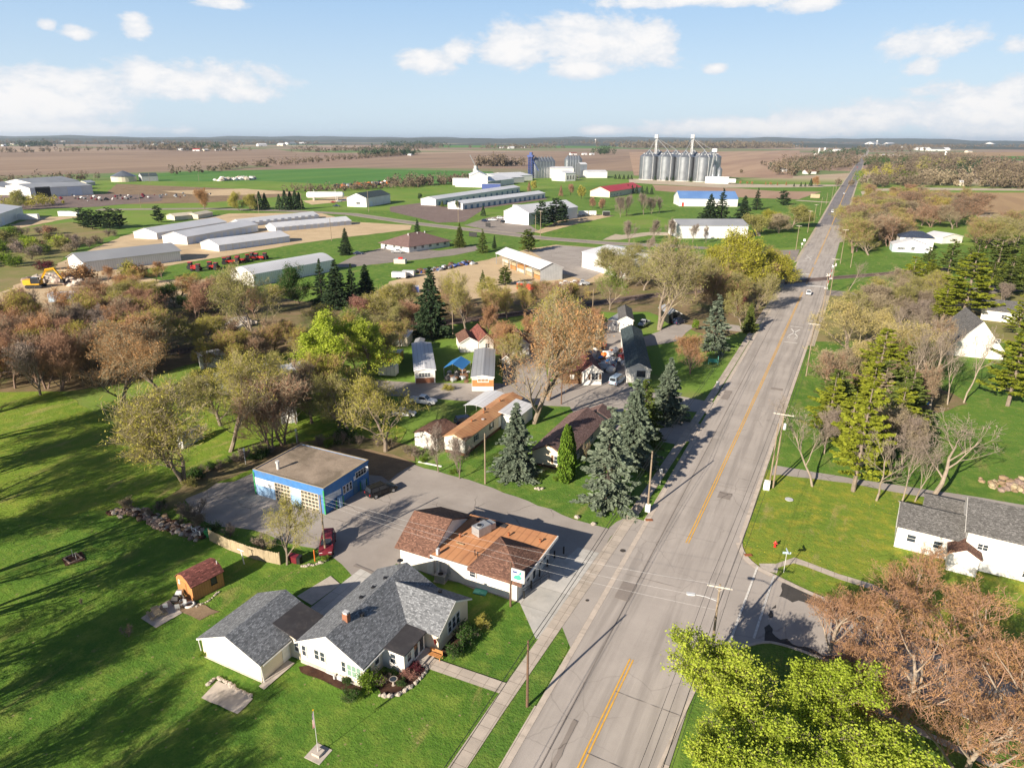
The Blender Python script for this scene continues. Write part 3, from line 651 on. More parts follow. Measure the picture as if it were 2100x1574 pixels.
# painted markings
def mark(name, pts, mat='white_paint'): return sheet(name, pts, Z6, mat)
for d in (-.17, .17):
    for y0, y1 in ((-80, 57.0), (81.5, 262), (278, 318), (326, 480)):
        ribbon('centre_line', T_(YEL, d - .075), T_(YEL, d + .075), y0, y1, Z5, 'yellow_paint', 6)
ribbon('centre_line', T_(YEL, -.2), T_(YEL, .2), 492, 1500, Z5, 'yellow_paint', 20)
mark('crosswalk_line', px((1551, 1163), (1555, 1164), (1499, 1319), (1494, 1317)))
mark('crosswalk_line', px((1585, 1181), (1589, 1182), (1548, 1311), (1543, 1309)))
def rr_mark(cx, cy, s, flip):
    mark('stop_bar', [(cx - 1.7, cy - 11.6), (cx + 1.7, cy - 11.6), (cx + 1.7, cy - 11.0), (cx - 1.7, cy - 11.0)])
    mark('stop_bar', [(cx - 1.7, cy + 6.5), (cx + 1.7, cy + 6.5), (cx + 1.7, cy + 7.1), (cx - 1.7, cy + 7.1)])
    b = MB()
    for k in (-1, 1): b.add([(cx - k * 1.15 - .22, cy - 4.2, Z6), (cx - k * 1.15 + .22, cy - 4.2, Z6), (cx + k * 1.15 + .22, cy + 4.2, Z6 ), (cx + k * 1.15 - .22, cy + 4.2, Z6)], [(0, 1, 2, 3)] if True else 0)
    o = b.build('crossing_cross', 'white_paint'); o['kind'] = 'structure'
    for k in (-1, 1):                      # two letters R, read by the approaching driver
        b = MB(); x0 = cx + k * .95 - .35; y0 = cy - 6.9 ; e = flip
        def bar(u0, v0, u1, v1, z): b.add([(x0 + u0, y0 + v0, z), (x0 + u1, y0 + v0, z), (x0 + u1, y0 + v1, z), (x0 + u0, y0 + v1, z)], [(0, 1, 2, 3)])
        bar(0, 0, .17, 2.2, Z6); bar(.17, 1.95, .62, 2.2, Z6); bar(.17, 1.05, .62, 1.3, Z6); bar(.55, 1.3, .72, 1.95, Z6)
        b.add([(x0 + .3, y0 + 1.05, Z6), (x0 + .5, y0 + 1.05, Z6), (x0 + .75, y0, Z6), (x0 + .56, y0, Z6)], [(0, 3, 2, 1)])
        o = b.build('crossing_letter', 'white_paint'); o['kind'] = 'structure'
rr_mark(-10.2, 200.5 + 1.5, 1, 1)
rr_mark(-16.0, 345, 1, 1)
mark('stop_bar', px((1622, 561), (1660, 562), (1660, 564), (1621, 563)))
mark('stop_bar', px((1652, 585), (1697, 588), (1697, 590), (1652, 587.5)))
# tar seams across the road and manhole covers
for x0, y0, x1, y1, mt in ((-18.6, 66, -16.9, 69.5, 'side'), (-12.2, 96, -10.3, 98.2, 'side'), (-17.8, 118, -15.2, 119.4, 'apron'), (-11.4, 59, -9.9, 64, 'apron'), (-19.3, 139, -17.9, 145, 'side'), (-10.6, 150, -8.2, 151.5, 'side'), (-16.4, 40, -15.9, 47, 'side')):
    sheet('road_patch', [(x0, y0), (x1, y0), (x1, y1), (x0, y1)], Z5, mt, .06, .7)
for y in (31, 37, 44, 52, 71, 83, 91, 100, 112, 121, 131, 147, 168, 190):
    sheet('road_seam', [(-20, y), (-13 + y % 5, y + .25), (-13 + y % 5, y + .29), (-20, y + .05)] if y % 2 else [(-14, y), (-7, y - .2), (-7, y - .15), (-14, y + .06)], Z5, 'side', .03, .5)
sheet('road_seam', [(-17.2, -80), (-17.1, -80), (-16.9, 250), (-17.0, 250)], Z5, 'side')
def disc(name, p, r, mat, label, cat, h=.02):
    b = MB(); b.cyl(0, 0, 0, h, r, None, 20); o = b.build(name, mat, None, (p.x, p.y, Z6)); return tag(o, label, cat)
disc('manhole_cover', at(1277, 1130), .36, 'iron', 'dark round manhole cover in the apron beside the bar', 'manhole cover')
disc('manhole_cover', at(1204, 1232), .2, 'iron', 'small dark valve cover in the road beyond the bar sign', 'manhole cover')
for p, l in ((at(1331, 1067), 'rusty storm drain grate at the kerb by the north terrace strip'), (at(1534, 1139), 'rusty storm drain grate at the corner kerb near the hydrant')):
    b = MB(); b.box(-.5, -.28, 0, .5, .28, .03); 
    for i in range(7): b.box(-.45 + i * .13, -.22, .03, -.4 + i * .13, .22, .05)
    tag(b.build('storm_drain', 'rust_iron', None, (p.x, p.y, Z6), .5), l, 'storm drain')
# far wooded hills along the skyline
def hills(seed, dist, h0, h1, a0, a1, name='hills'):
    q = random.Random(seed); n = 160; b = MB(); vs = []
    ph = [q.uniform(0, 6.28) for _ in range(8)]
    for i in range(n + 1):
        a = a0 + (a1 - a0) * i / n
        h = sum(math.sin(a * f + p) / (k + 1.5) for k, (f, p) in enumerate(zip((5, 9, 17, 29, 43, 71, 97, 150), ph)))
        h = h0 + (h1 - h0) * min(1, max(0, .5 + .38 * h)) + q.uniform(0, 1) * (h1 - h0) * .03
        for d, z in ((-.10, 0), (-.04, h * .6), (0, h), (.08, h * .8), (.16, 0)):
            r = dist * (1 + d); vs.append((math.sin(a) * r, math.cos(a) * r, z - 1))
    fs = [(i * 5 + k, (i + 1) * 5 + k, (i + 1) * 5 + k + 1, i * 5 + k + 1) for i in range(n) for k in range(4)]
    b.add(vs, fs); o = b.build(name, 'woodland', smooth=False); o['kind'] = 'structure'
MT['woodland'] = groundmat('wooded_hillside', (.07, .085, .075), (.09, .095, .08), (.055, .075, .06), .004)
hills(3, 6500, 2, 26, R(-75), R(25)); hills(5, 9500, 14, 62, R(-75), R(25)); hills(9, 14500, 40, 110, R(-75), R(25))
# ---------------------------------------------------------------- buildings
_cache = {}
def opening(root, kind, L, W, face, u, z, w, h, mat=None, frame='white_wood', label=None):
    """window, door or garage door set 2-6 cm proud of the wall it belongs to"""
    pos, rz = {'S': ((u, 0), 0), 'E': ((L, u), R(90)), 'N': ((L - u, W), R(180)), 'W': ((0, W - u), R(-90))}[face]
    loc = (pos[0], pos[1], z)
    def get(key, fn):
        if key not in _cache: _cache[key] = fn()
        return _cache[key]
    if kind == 'win':
        def fr():
            b = MB(); t = .07 if w < 2 else .09
            b.box(0, -.06, 0, t, .02, h); b.box(w - t, -.06, 0, w, .02, h); b.box(t, -.06, 0, w - t, .02, t); b.box(t, -.06, h - t, w - t, .02, h)
            b.box(t, -.045, h * .5 - .02, w - t, .02, h * .5 + .02)
            if w > 1.1:
                for k in range(1, int(w / .8) + 1): b.box(w * k / (int(w / .8) + 1) - .03, -.05, t, w * k / (int(w / .8) + 1) + .03, .02, h - t)
            b.box(-.05, -.1, -.05, w + .05, .02, 0)
            return b.mesh('window', frame)
        o = put('window', get(('f', w, h, frame), fr), root, loc, rz)
        def pn():
            b = MB(); b.box(.03, -.03, .03, w - .03, .02, h - .03); return b.mesh('pane', mat or 'glass')
        put('pane', get(('p', w, h, mat), pn), o)
    elif kind == 'door':
        def dr():
            b = MB(); b.box(0, -.05, 0, w, .02, h)
            for z0, z1 in ((.2, h * .42), (h * .5, h * .9)):
                b.box(.12, -.065, z0, w - .12, -.05, z1)
            return b.mesh('door', mat or 'white_wood')
        o = put('door', get(('d', w, h, mat), dr), root, loc, rz)
    elif kind == 'glassdoor':
        def dr():
            b = MB(); t = .1
            b.box(0, -.06, 0, t, .02, h); b.box(w - t, -.06, 0, w, .02, h); b.box(t, -.06, 0, w - t, .02, .2); b.box(t, -.06, h - t, w - t, .02, h)
            return b.mesh('door', frame)
        o = put('door', get(('gd', w, h, frame), dr), root, loc, rz)
        def pn():
            b = MB(); b.box(.08, -.03, .15, w - .08, .02, h - .08); return b.mesh('pane', 'glass')
        put('pane', get(('gp', w, h), pn), o)
    elif kind == 'gdoor':
        def gd():
            b = MB(); k = max(2, int(h / .55))
            for i in range(k):
                b.box(0, -.04, h * i / k, w, .02, h * (i + 1) / k - .03)
                n = max(2, int(w / .7))
                for j in range(n): b.box(w * (j + .15) / n, -.055, h * (i + .22) / k, w * (j + .85) / n, -.04, h * (i + .78) / k)
            return b.mesh('garage_door', mat or 'white_wood')
        o = put('garage_door', get(('g', w, h, mat), gd), root, loc, rz)
    elif kind == 'glazed':                        # garage door mostly of glass panes
        def gd():
            b = MB(); n, k = 5, 5
            for i in range(n + 1): b.box(w * i / n - .035, -.06, 0, w * i / n + .035, .02, h)
            for i in range(k + 1): b.box(0, -.05, max(0, h * i / k - .055), w, .02, min(h, h * i / k + .055))
            return b.mesh('garage_door', 'cream')
        o = put('garage_door', get(('gz', w, h), gd), root, loc, rz)
        def pn():
            b = MB(); n, k = 5, 5
            b.box(.05, -.02, .05, w - .05, .02, h - .05); return b.mesh('pane', 'door_glass')
        put('pane', get(('gzp', w, h), pn), o)
    elif kind == 'dark':
        def dk():
            b = MB(); b.box(0, -.02, 0, w, .02, h); return b.mesh('opening', mat or 'dark')
        o = put('opening', get(('k', w, h, mat), dk), root, loc, rz)
    elif kind == 'panel':
        def dk():
            b = MB(); b.box(0, -.035, 0, w, .02, h); return b.mesh('wall_panel', mat)
        o = put('wall_panel', get(('pl', w, h, mat), dk), root, loc, rz)
    elif kind == 'shutter':
        def dk():
            b = MB(); b.box(0, -.07, 0, w, .02, h)
            for i in range(6): b.box(.04, -.085, h * (i + .2) / 6, w - .04, -.07, h * (i + .75) / 6)
            return b.mesh('shutter', mat or 'black')
        o = put('shutter', get(('s', w, h, mat), dk), root, loc, rz)
    if label: o['label'] = label
    return o
MT['door_glass'] = surf('dusty_glass', (.05, .055, .05), (.16, .15, .12), 1.1, .25)

def body(L, W, h, rise, axis, wall, root, style='gable', base=0.0, name='wall', loc=None, apex=None):
    b = MB(); a = apex if apex is not None else .5
    if style == 'gable' and rise:
        if axis == 'x':
            prof = [(0, base), (W, base), (W, h), (W * a, h + rise), (0, h)]
            vs = [(x, y, z) for x in (0, L) for y, z in prof]
        else:
            prof = [(0, base), (L, base), (L, h), (L * a, h + rise), (0, h)]
            vs = [(x, y, z) for y in (0, W) for x, z in prof]
        fs = [(4, 3, 2, 1, 0), (5, 6, 7, 8, 9)] + [(i, (i + 1) % 5, 5 + (i + 1) % 5, 5 + i) for i in range(5)]
        b.add(vs, fs); me = b.mesh(name, wall)
        import bmesh as _bm
        q = _bm.new(); q.from_mesh(me); _bm.ops.recalc_face_normals(q, faces=q.faces); q.to_mesh(me); q.free()
        b2 = me
        # redo UVs now that normals are right
        l = me.uv_layers[0].data
        for p in me.polygons:
            n = p.normal; u = Vector((1, 0, 0)) if abs(n.z) > .98 else Vector((-n.y, n.x, 0)).normalized(); w = n.cross(u)
            for li in p.loop_indices:
                c = me.vertices[me.loops[li].vertex_index].co; l[li].uv = (c.dot(u), c.dot(w))
        return put(name, me, root, loc)
    b.box(0, 0, base, L, W, h); return b.build(name, wall, root, loc)

def roof(L, W, h, rise, axis, mat, root, style='gable', over=.35, th=.14, name='roof', loc=None, end=None, trim=None):
    b = MB(); e = over if end is None else end
    if style == 'gable':
        W_, L_ = (W, L) if axis == 'x' else (L, W)
        s = rise / (W_ / 2); lo = h - s * over
        f = (lambda x, y, z: (x, y, z)) if axis == 'x' else (lambda x, y, z: (y, x, z))
        g = .02
        A = [f(-e, -over, lo + g), f(L_ + e, -over, lo + g), f(L_ + e, W_ / 2, h + rise + g), f(-e, W_ / 2, h + rise + g)]
        B = [f(L_ + e, W_ + over, lo + g), f(-e, W_ + over, lo + g), f(-e, W_ / 2, h + rise + g), f(L_ + e, W_ / 2, h + rise + g)]
        if axis == 'y': A, B = A[::-1], B[::-1]
        b.slab(A, (0, 0, th)); b.slab(B, (0, 0, th))
        o = b.build(name, mat, root, loc)
        if trim:
            for P in (A, B):
                lowpair = sorted(P, key=lambda p: p[2])[:2]; hi = sorted(P, key=lambda p: p[2])[2:]
                for q0 in lowpair:
                    b = MB(); t = .16; q1 = min(hi, key=lambda p: (Vector(p) - Vector(q0)).length)
                    d = Vector(q1) - Vector(q0); n = Vector((1, 0, 0)) if axis == 'x' else Vector((0, 1, 0))
                    sg = -1 if (q0[0] if axis == 'x' else q0[1]) < 0 else 1
                    a0 = Vector(q0) + n * sg * .005; a1 = Vector(q1) + n * sg * .005
                    b.slab([a0 + Vector((0, 0, th - .03)), a1 + Vector((0, 0, th - .03)), a1 + Vector((0, 0, -.08)), a0 + Vector((0, 0, -.08))], n * sg * .03); b.build('fascia', trim, root, loc)
        return o
    if style == 'hip':
        m = min(L, W) / 2 + over; s = rise / (min(L, W) / 2); lo = h - s * over; tp = h + rise
        x0, x1, y0, y1 = -over, L + over, -over, W + over
        if L >= W: r0, r1 = (x0 + m, W / 2, tp), (x1 - m, W / 2, tp); 
        else: r0, r1 = (L / 2, y0 + m, tp), (L / 2, y1 - m, tp)
        c = [(x0, y0, lo), (x1, y0, lo), (x1, y1, lo), (x0, y1, lo)]
        if L >= W: P = [[c[0], c[1], r1, r0], [c[1], c[2], r1], [c[2], c[3], r0, r1], [c[3], c[0], r0]]
        else: P = [[c[0], c[1], r0], [c[1], c[2], r1, r0], [c[2], c[3], r1], [c[3], c[0], r0, r1]]
        vs = []; 
        for q in P: b.add(q, [tuple(range(len(q)))])
        b.add([(x, y, z - th) for x, y, z in c], [(3, 2, 1, 0)])
        for i in range(4): b.add([c[i], c[(i + 1) % 4], (c[(i + 1) % 4][0], c[(i + 1) % 4][1], lo - th), (c[i][0], c[i][1], lo - th)], [(3, 2, 1, 0)])
        return b.build(name, mat, root, loc)
    if style == 'flat':
        b.box(-over, -over, h + .01, L + over, W + over, h + .01 + th); return b.build(name, mat, root, loc)
    if style == 'shed':
        b.slab([(-e, -over, h + .02), (L + e, -over, h + .02), (L + e, W + over, h + rise + .02), (-e, W + over, h + rise + .02)], (0, 0, th))
        return b.build(name, mat, root, loc)

def bldg(name, label, cat, o, rz, L, W, h, rise, wall, rf, axis='x', style='gable', over=.35, ops=(), group=None, trim=None, base=0.0):
    r = thing(name, label, cat, (o[0], o[1], 0), rz, group)
    body(L, W, h, rise if style != 'hip' else 0, axis, wall, r, style if style in ('gable',) else 'box', base)
    roof(L, W, h, rise, axis, rf, r, style, over, trim=trim)
    for q in ops: opening(r, q[0], L, W, *q[1:6], **(q[6] if len(q) > 6 else {}))
    if base:
        b = MB(); b.box(.06, .06, 0, L - .06, W - .06, base); b.build('skirting', 'wood_brown', r)
    return r
def vent(root, x, y, z, h=.5, r=.09, mat='black', name='vent_pipe'):
    b = MB(); b.cyl(0, 0, -.4, h, r, None, 8); b.cyl(0, 0, h - .06, h + .02, r * 1.5, None, 8); return b.build(name, mat, root, (x, y, z))

# --- cream house with attached garage (nearest)
r = thing('house', 'cream sided house with grey shingle roofs and attached garage, nearest to the camera', 'house', (-44.3, 41.5, 0))
def sub(x0, y0, x1, y1, h, rise, axis, wall, nm, over=.4, rf='sh_grey', base=0.0, rn=None):
    loc = (x0 + 44.3, y0 - 41.5, 0)
    body(x1 - x0, y1 - y0, h, rise, axis, wall, r, 'gable', base, nm, loc)
    roof(x1 - x0, y1 - y0, h, rise, axis, rf, r, 'gable', over, .13, rn or 'roof', loc, .3, 'white_wood')
    return x1 - x0, y1 - y0
sub(-44.3, 41.5, -36.4, 54.9, 2.75, 2.05, 'y', 'cream', 'wall', base=.0)
sub(-53.9, 37.6, -45.8, 45.4, 2.45, 1.75, 'y', 'cream', 'garage_wall', .35, 'sh_grey', 0, 'garage_roof')
# wing towards the road; its roof runs back into the main slope
b = MB(); b.box(7.9, 7.4, 0, 12.0, 13.6, 2.7); b.add([(12.0, 7.4, 2.7), (12.0, 13.6, 2.7), (12.0, 10.5, 4.5)], [(0, 1, 2)]); b.build('wing_wall', 'cream', r)
b = MB(); s = 1.8 / 3.1
b.slab([(6.8, 7.0, 2.7 - .4 * s), (12.35, 7.0, 2.7 - .4 * s), (12.35, 10.5, 4.52), (4.6, 10.5, 4.52)], (0, 0, .13))
b.slab([(12.35, 14.0, 2.7 - .4 * s), (6.8, 14.0, 2.7 - .4 * s), (4.6, 10.5, 4.52), (12.35, 10.5, 4.52)], (0, 0, .13)); b.build('wing_roof', 'sh_grey', r)
b = MB()
b.slab([(12.36, 7.0, 2.7 - .4 * s + .1), (12.36, 10.5, 4.62), (12.36, 10.5, 4.42), (12.36, 7.0, 2.7 - .4 * s - .08)], (.03, 0, 0))
b.build('fascia', 'white_wood', r); b = MB(); b.slab([(12.36, 14.0, 2.7 - .4 * s + .1), (12.36, 10.5, 4.62), (12.36, 10.5, 4.42), (12.36, 14.0, 2.7 - .4 * s - .08)], (.03, 0, 0)); b.build('fascia', 'white_wood', r)
# porch
b = MB(); b.box(7.9, 3.3, 0, 10.55, 7.0, 2.5); b.build('porch_wall', 'white_side', r)
b = MB(); b.slab([(8.25, 3.05, 2.55), (10.85, 3.05, 2.5), (10.85, 7.1, 2.5), (8.25, 7.1, 2.55)], (0, 0, .14)); b.build('porch_roof', 'black_roof', r)
b = MB(); b.box(10.6, 4.9, 0, 11.6, 7.2, .42); b.box(11.6, 5.1, 0, 12.0, 7.0, .2); b.build('porch_step', 'concrete', r)
# breezeway and its worn black roof
b = MB(); b.box(-1.49, .2, 0, -.01, 3.6, 2.6); b.build('breezeway_wall', 'cream', r)
b = MB(); b.slab([(-3.6, .1, 3.42), (-.15, -.1, 2.72), (-.3, 4.1, 2.72), (-3.5, 4.1, 3.42)], (0, 0, .1)); b.build('breezeway_roof', 'black_roof', r)
L, W = 7.9, 13.4
opening(r, 'win', L, W, 'S', .25, 1.05, .62, 1.35); 
for u in (1.75, 2.5): opening(r, 'win', L, W, 'S', u + .15, 1.25, .68, 1.25)
opening(r, 'win', L, W, 'S', 5.35, 1.05, .6, 1.35); opening(r, 'win', L, W, 'S', 6.05, .85, 1.75, 1.5, 'curtain')
for u in (3.3, 6.4): opening(r, 'win', L, W, 'S', u, .12, .85, .36)
opening(r, 'win', L, W, 'E', .5, 1.0, .8, 1.3); opening(r, 'win', L, W, 'E', 1.9, 1.0, .8, 1.3)
def near_open(kind, ox, oy, L, W, face, u, z, w, h, **k):
    o = opening(r, kind, L, W, face, u, z, w, h, **k); o.location.x += ox; o.location.y += oy; return o
near_open('win', 7.9, 3.3, 2.65, 3.7, 'S', .95, .9, .75, 1.25)
near_open('win', 7.9, 3.3, 2.65, 3.7, 'E', .45, 1.0, .8, 1.1)
near_open('glassdoor', 7.9, 3.3, 2.65, 3.7, 'E', 1.6, .42, .9, 2.0); near_open('glassdoor', 7.9, 3.3, 2.65, 3.7, 'E', 2.62, .42, .9, 2.0)
for u in (1.9, 2.75, 3.6): near_open('win', 7.9, 7.4, 4.1, 6.2, 'E', u, 1.0, .8, 1.5)
near_open('win', -1.49, .2, 1.48, 3.4, 'S', .55, 1.0, .7, 1.3)
near_open('door', -9.6, -3.9, 8.1, 7.8, 'E', 2.9, .1, .95, 2.05)
b = MB(); b.box(-.32, -.26, -.6, .32, .26, .75); b.build('chimney', 'brick', r, (4.1, 2.7, 4.85)); b = MB(); b.box(-.25, -.2, .75, .25, .2, .95); b.box(-.3, -.24, .95, .3, .24, 1.0); b.build('chimney_cap', 'pale_steel', r, (4.1, 2.7, 4.85))
for x, y, z in ((2.9, 6.6, 4.4), (3.0, 8.6, 4.4), (3.3, 10.4, 4.55), (4.9, 4.2, 4.6), (9.6, 11.8, 3.95)):
    b = MB(); b.box(-.16, -.16, -.1, .16, .16, .2); b.box(-.2, -.2, .2, .2, .2, .24); b.build('roof_vent', 'black', r, (x, y, z))
b = MB(); b.tube([(3.3, 13.2, 4.6), (3.3, 13.3, 5.3)], .03, 6); b.cyl(3.3, 13.35, 5.2, 5.26, .38, .3, 14); b.build('satellite_dish', 'black', r)
for x0, y0, z1 in ((-10.05, -3.95, 2.3), (-1.38, -3.95, 2.3), (8.1, -.1, 2.5)): b = MB(); b.tube([(x0, y0, z1), (x0 + .1, y0 + .08, .1)], .05, 5); b.build('downpipe', 'white_wood', r)
for q in ([(-10.0, -3.9, 2.26), (-10.0, 3.9, 2.26)], [(-1.06, -3.9, 2.26), (-1.06, .0, 2.26)], [(8.4, -.3, 2.5), (8.4, 3.0, 2.5)]): b = MB(); b.tube(q, .07, 5); b.build('gutter_pipe', 'white_wood', r)
b = MB(); b.box(-.02, -.07, -.02, 7.92, .0, .38); b.build('foundation', 'concrete', r)
b = MB(); b.box(-9.62, -3.96, 0, -1.48, -3.9, .15); b.build('foundation', 'concrete', r)
b = MB(); b.cyl(4.6, -.35, .05, .6, .12, None, 8); b.box(4.9, -.35, .1, 5.5, -.1, .5); b.build('utility_meter', 'pale_steel', r)

# --- roadside bar
r = thing('bar', 'low white painted bar with rust orange flat roof and brown shingle gables by the road', 'bar', (-45.0, 60.3, 0))
b = MB(); b.box(0, 0, 0, 5.0, 9.6, 3.0); b.add([(0, 0, 3), (0, 9.6, 3), (0, 3.7, 5.75)], [(0, 2, 1)]); b.add([(4.99, 0, 3), (4.99, 9.6, 3), (4.99, 3.8, 5.75)], [(0, 1, 2)]); b.build('rear_wall', 'white_block', r)
b = MB(); b.box(5.01, .1, 0, 16.4, 9.5, 3.15); b.build('wall', 'white_block', r)
b = MB()
b.slab([(-.3, -.75, 2.85), (5.1, -.75, 2.85), (5.4, 3.9, 5.85), (-.1, 3.6, 5.85)], (0, 0, .14)); b.slab([(5.1, 10.2, 2.95), (-.3, 10.2, 2.95), (-.1, 3.6, 5.85), (5.4, 3.9, 5.85)], (0, 0, .14)); b.build('gable_roof', 'sh_brown', r)
b = MB(); b.slab([(5.03, -.7, 3.25), (17.3, -.85, 3.3), (17.3, 9.9, 3.38), (4.7, 9.7, 3.33)], (0, 0, .16)); b.build('flat_roof', 'membrane', r)
b = MB(); b.slab([(5.0, -.86, 3.05), (17.3, -1.0, 3.1), (17.3, -.86, 3.1), (5.0, -.72, 3.05)], (0, 0, .4)); b.slab([(17.31, -.9, 3.1), (17.43, -.9, 3.1), (17.43, 9.9, 3.18), (17.31, 9.9, 3.18)], (0, 0, .4)); b.build('fascia', 'white_wood', r)
ap = (13.4, 3.0, 5.15); P = [(10.3, -1.02, 3.47), (17.45, -1.1, 3.47), (17.1, 6.3, 3.56), (10.8, 6.6, 3.56)]
b = MB()
for i in range(4): b.add([P[i], P[(i + 1) % 4], ap], [(0, 1, 2)])
b.slab([P[0], P[1], (17.45, -1.1, 3.05), (10.3, -1.02, 3.05)], (0, -.04, 0)); b.build('pyramid_roof', 'sh_brown', r)
b = MB(); b.box(-1.1, -.7, 0, 1.0, .7, 1.15); b.box(1.0, -.6, .1, 1.9, .6, .95); b.cyl(-.4, 0, 1.15, 1.25, .42, None, 16); u = b.build('air_handler', 'steel', r, (8.3, 6.3, 3.55), R(70))
b = MB(); b.cyl(-.4, 0, 1.26, 1.3, .3, None, 16); b.build('fan_grille', 'black', u)
for x, y in ((9.9, 1.6), (10.4, 1.4)): vent(r, x, y, 3.6, .55, .06)
for x, y in ((6.3, 4.2), (15.9, 7.6), (11.7, 7.2)): vent(r, x, y, 3.6, .35, .12, 'rust_iron', 'roof_vent')
b = MB(); b.box(6.5, 2.8, 3.5, 7.6, 2.95, 3.56); b.build('roof_plank', 'wood_grey', r); b = MB(); b.box(6.2, 8.6, 3.52, 10.5, 9.4, 3.62); b.build('roof_hatch', 'black_roof', r)
L, W = 16.4, 9.6
opening(r, 'win', L, W, 'S', 10.0, 1.5, .9, .9); opening(r, 'door', L, W, 'S', 4.0, .05, .9, 2.1, 'white_wood')
near_open('glassdoor', 0, 0, L, W, 'E', 4.2, .05, 1.0, 2.1)
for u in (1.2, 2.4, 6.2, 7.4): near_open('win', 0, 0, L, W, 'E', u, 1.0, 1.0, 1.3)
near_open('panel', 0, .0, L, W, 'E', .1, 2.4, 9.2, .5, mat='wood_brown')
b = MB(); b.box(5.6, -.4, 0, 5.9, .05, 4.2); b.build('flue', 'pale_steel', r)
b = MB(); b.tube([(7.1, .02, 3.0), (7.1, -.04, .5)], .05, 6); b.box(6.9, -.1, 1.0, 7.3, .05, 1.6); b.build('electric_meter', 'steel', r)
def box_thing(name, label, cat, x, y, rz, w, d, h, mat, detail=None, group=None):
    r = thing(name, label, cat, (x, y, 0), rz, group); b = MB(); b.box(-w / 2, -d / 2, .05, w / 2, d / 2, h)
    b.box(-w / 2 - .03, -d / 2 - .03, h, w / 2 + .03, d / 2 + .03, h + .05); b.build('cabinet', mat, r)
    if detail:
        b = MB(); b.cyl(0, 0, h + .05, h + .07, min(w, d) * .38, None, 16); b.build('fan_grille', 'black', r)
    b = MB(); b.box(-w / 2 - .1, -d / 2 - .1, 0, w / 2 + .1, d / 2 + .1, .08); b.build('pad', 'concrete', r); return r
p = at(350 + 1287 * .4286, 850 + 800 * .4286); box_thing('air_conditioner', 'grey air conditioner on a pad against the white bar wall', 'air conditioner', p.x, p.y + .3, .1, 1.3, .9, .95, 'steel', 1)
p = at(350 + 1482 * .4286, 850 + 849 * .4286); b = MB(); b.box(-.8, -.5, 0, .8, .5, .12); b.box(-.72, -.42, .12, .72, .42, .16); b.box(-.1, -.3, .16, .1, .3, .22); tag(b.build('tank_lid', 'teal_lid', None, (p.x, p.y, .02), .15), 'teal tank lid lying on the lawn by the bar', 'tank lid')
# bollards along the bar front
for i, q in enumerate(((1880, 665), (1836, 685), (1802, 727), (1765, 775), (1725, 830), (1690, 880))):
    p = at(350 + q[0] * .4286, 850 + q[1] * .4286); b = MB(); b.cyl(0, 0, 0, 1.05, .11, None, 10); b.cyl(0, 0, 1.05, 1.1, .11, .04, 10)
    tag(b.build('bollard', 'black', None, (p.x, p.y, .02)), 'black steel bollard in the row along the bar front', 'bollard', 'bollards along the bar front')
p0, p1 = at(350 + 1685 * .4286, 850 + 868 * .4286), at(350 + 1810 * .4286, 850 + 785 * .4286)
r = thing('handrail', 'thin dark handrail beside the bar entrance pavement', 'railing', (p0.x, p0.y, 0)); d = p1 - p0
b = MB(); b.tube([(0, 0, .95), (d.x, d.y, .95)], .035, 6); b.tube([(0, 0, .5), (d.x, d.y, .5)], .02, 6); b.build('rail', 'black', r)
for k in (0, .33, .66, 1): b = MB(); b.cyl(d.x * k, d.y * k, 0, .97, .03, None, 6); b.build('post', 'black', r)
# bar sign on its post
p = at(1047, 1243); r = thing('bar_sign', 'white and green sign board high on a brown post beside the bar', 'sign', (p.x, p.y, 0))
b = MB(); b.tube([(0, 0, 0), (0, 0, 6.0)], [.13, .1], 8); b.build('post', 'pole_dark', r)
b = MB(); b.box(.12, -.09, 3.7, 1.75, .09, 5.3); b.build('sign_board', 'white_wood', r)
b = MB()
for s in (-1, 1):
    y = s * .1; b.slab([(.3, y, 4.1), (1.1, y, 4.0), (1.5, y, 4.35), (1.1, y, 4.75), (.6, y, 4.55)], (0, s * .01, 0)); b.slab([(1.05, y, 4.8), (1.3, y, 4.7), (1.45, y, 5.1), (1.2, y, 5.15)], (0, s * .01, 0))
b.build('emblem', 'teal_lid', r)
b = MB()
for s in (-1, 1): b.slab([(.3, s * .1, 4.85), (.85, s * .1, 4.85), (.85, s * .1, 5.08), (.3, s * .1, 5.08)], (0, s * .012, 0))
b.build('emblem_bar', 'blue_steel', r)

# --- blue service garage
r = thing('service_garage', 'blue and white block service garage with flat gravel roof and two glazed doors', 'garage', (-75.2, 65.7, 0)); L, W, h = 13.4, 10.2, 4.1
b = MB(); b.box(0, 0, 0, L, W, h); b.build('wall', 'blue_block', r)
b = MB()
b.slab([(0.05, 0.05, h), (L - .05, .05, h), (L - .05, W - .05, h), (.05, W - .05, h)], (0, 0, .04)); b.build('roof', 'tar_gravel', r)
b = MB()
for q in ((-.06, -.06, L + .06, .12), (-.06, W - .12, L + .06, W + .06), (-.06, .12, .12, W - .12), (L - .12, .12, L + .06, W - .12)): b.box(q[0], q[1], h - .35, q[2], q[3], h + .14)
b.build('roof_edge', 'blue_block', r)
b = MB()
for q in ((-.09, -.09, L + .09, .13), (-.09, W - .13, L + .09, W + .09), (-.09, .13, .13, W - .13), (L - .13, .13, L + .09, W - .13)): b.box(q[0], q[1], h + .14, q[2], q[3], h + .19)
b.build('coping', 'wood_grey', r)
for u0, u1 in ((.02, 3.95), (7.02, 9.0)): b = MB(); b.box(u0, -.03, 1.75, u1, 0, 2.95); b.build('white_band', 'white_band', r)
for q in ([(L, .02, 1.6), (L, 3.6, 1.6), (L, 3.6, 2.5), (L, .02, 2.9)], [(L, 6.6, 2.3), (L, W, 2.5), (L, W, 3.1), (L, 6.6, 3.0)]): b = MB(); b.slab(q, (.03, 0, 0)); b.build('white_band', 'white_band', r)
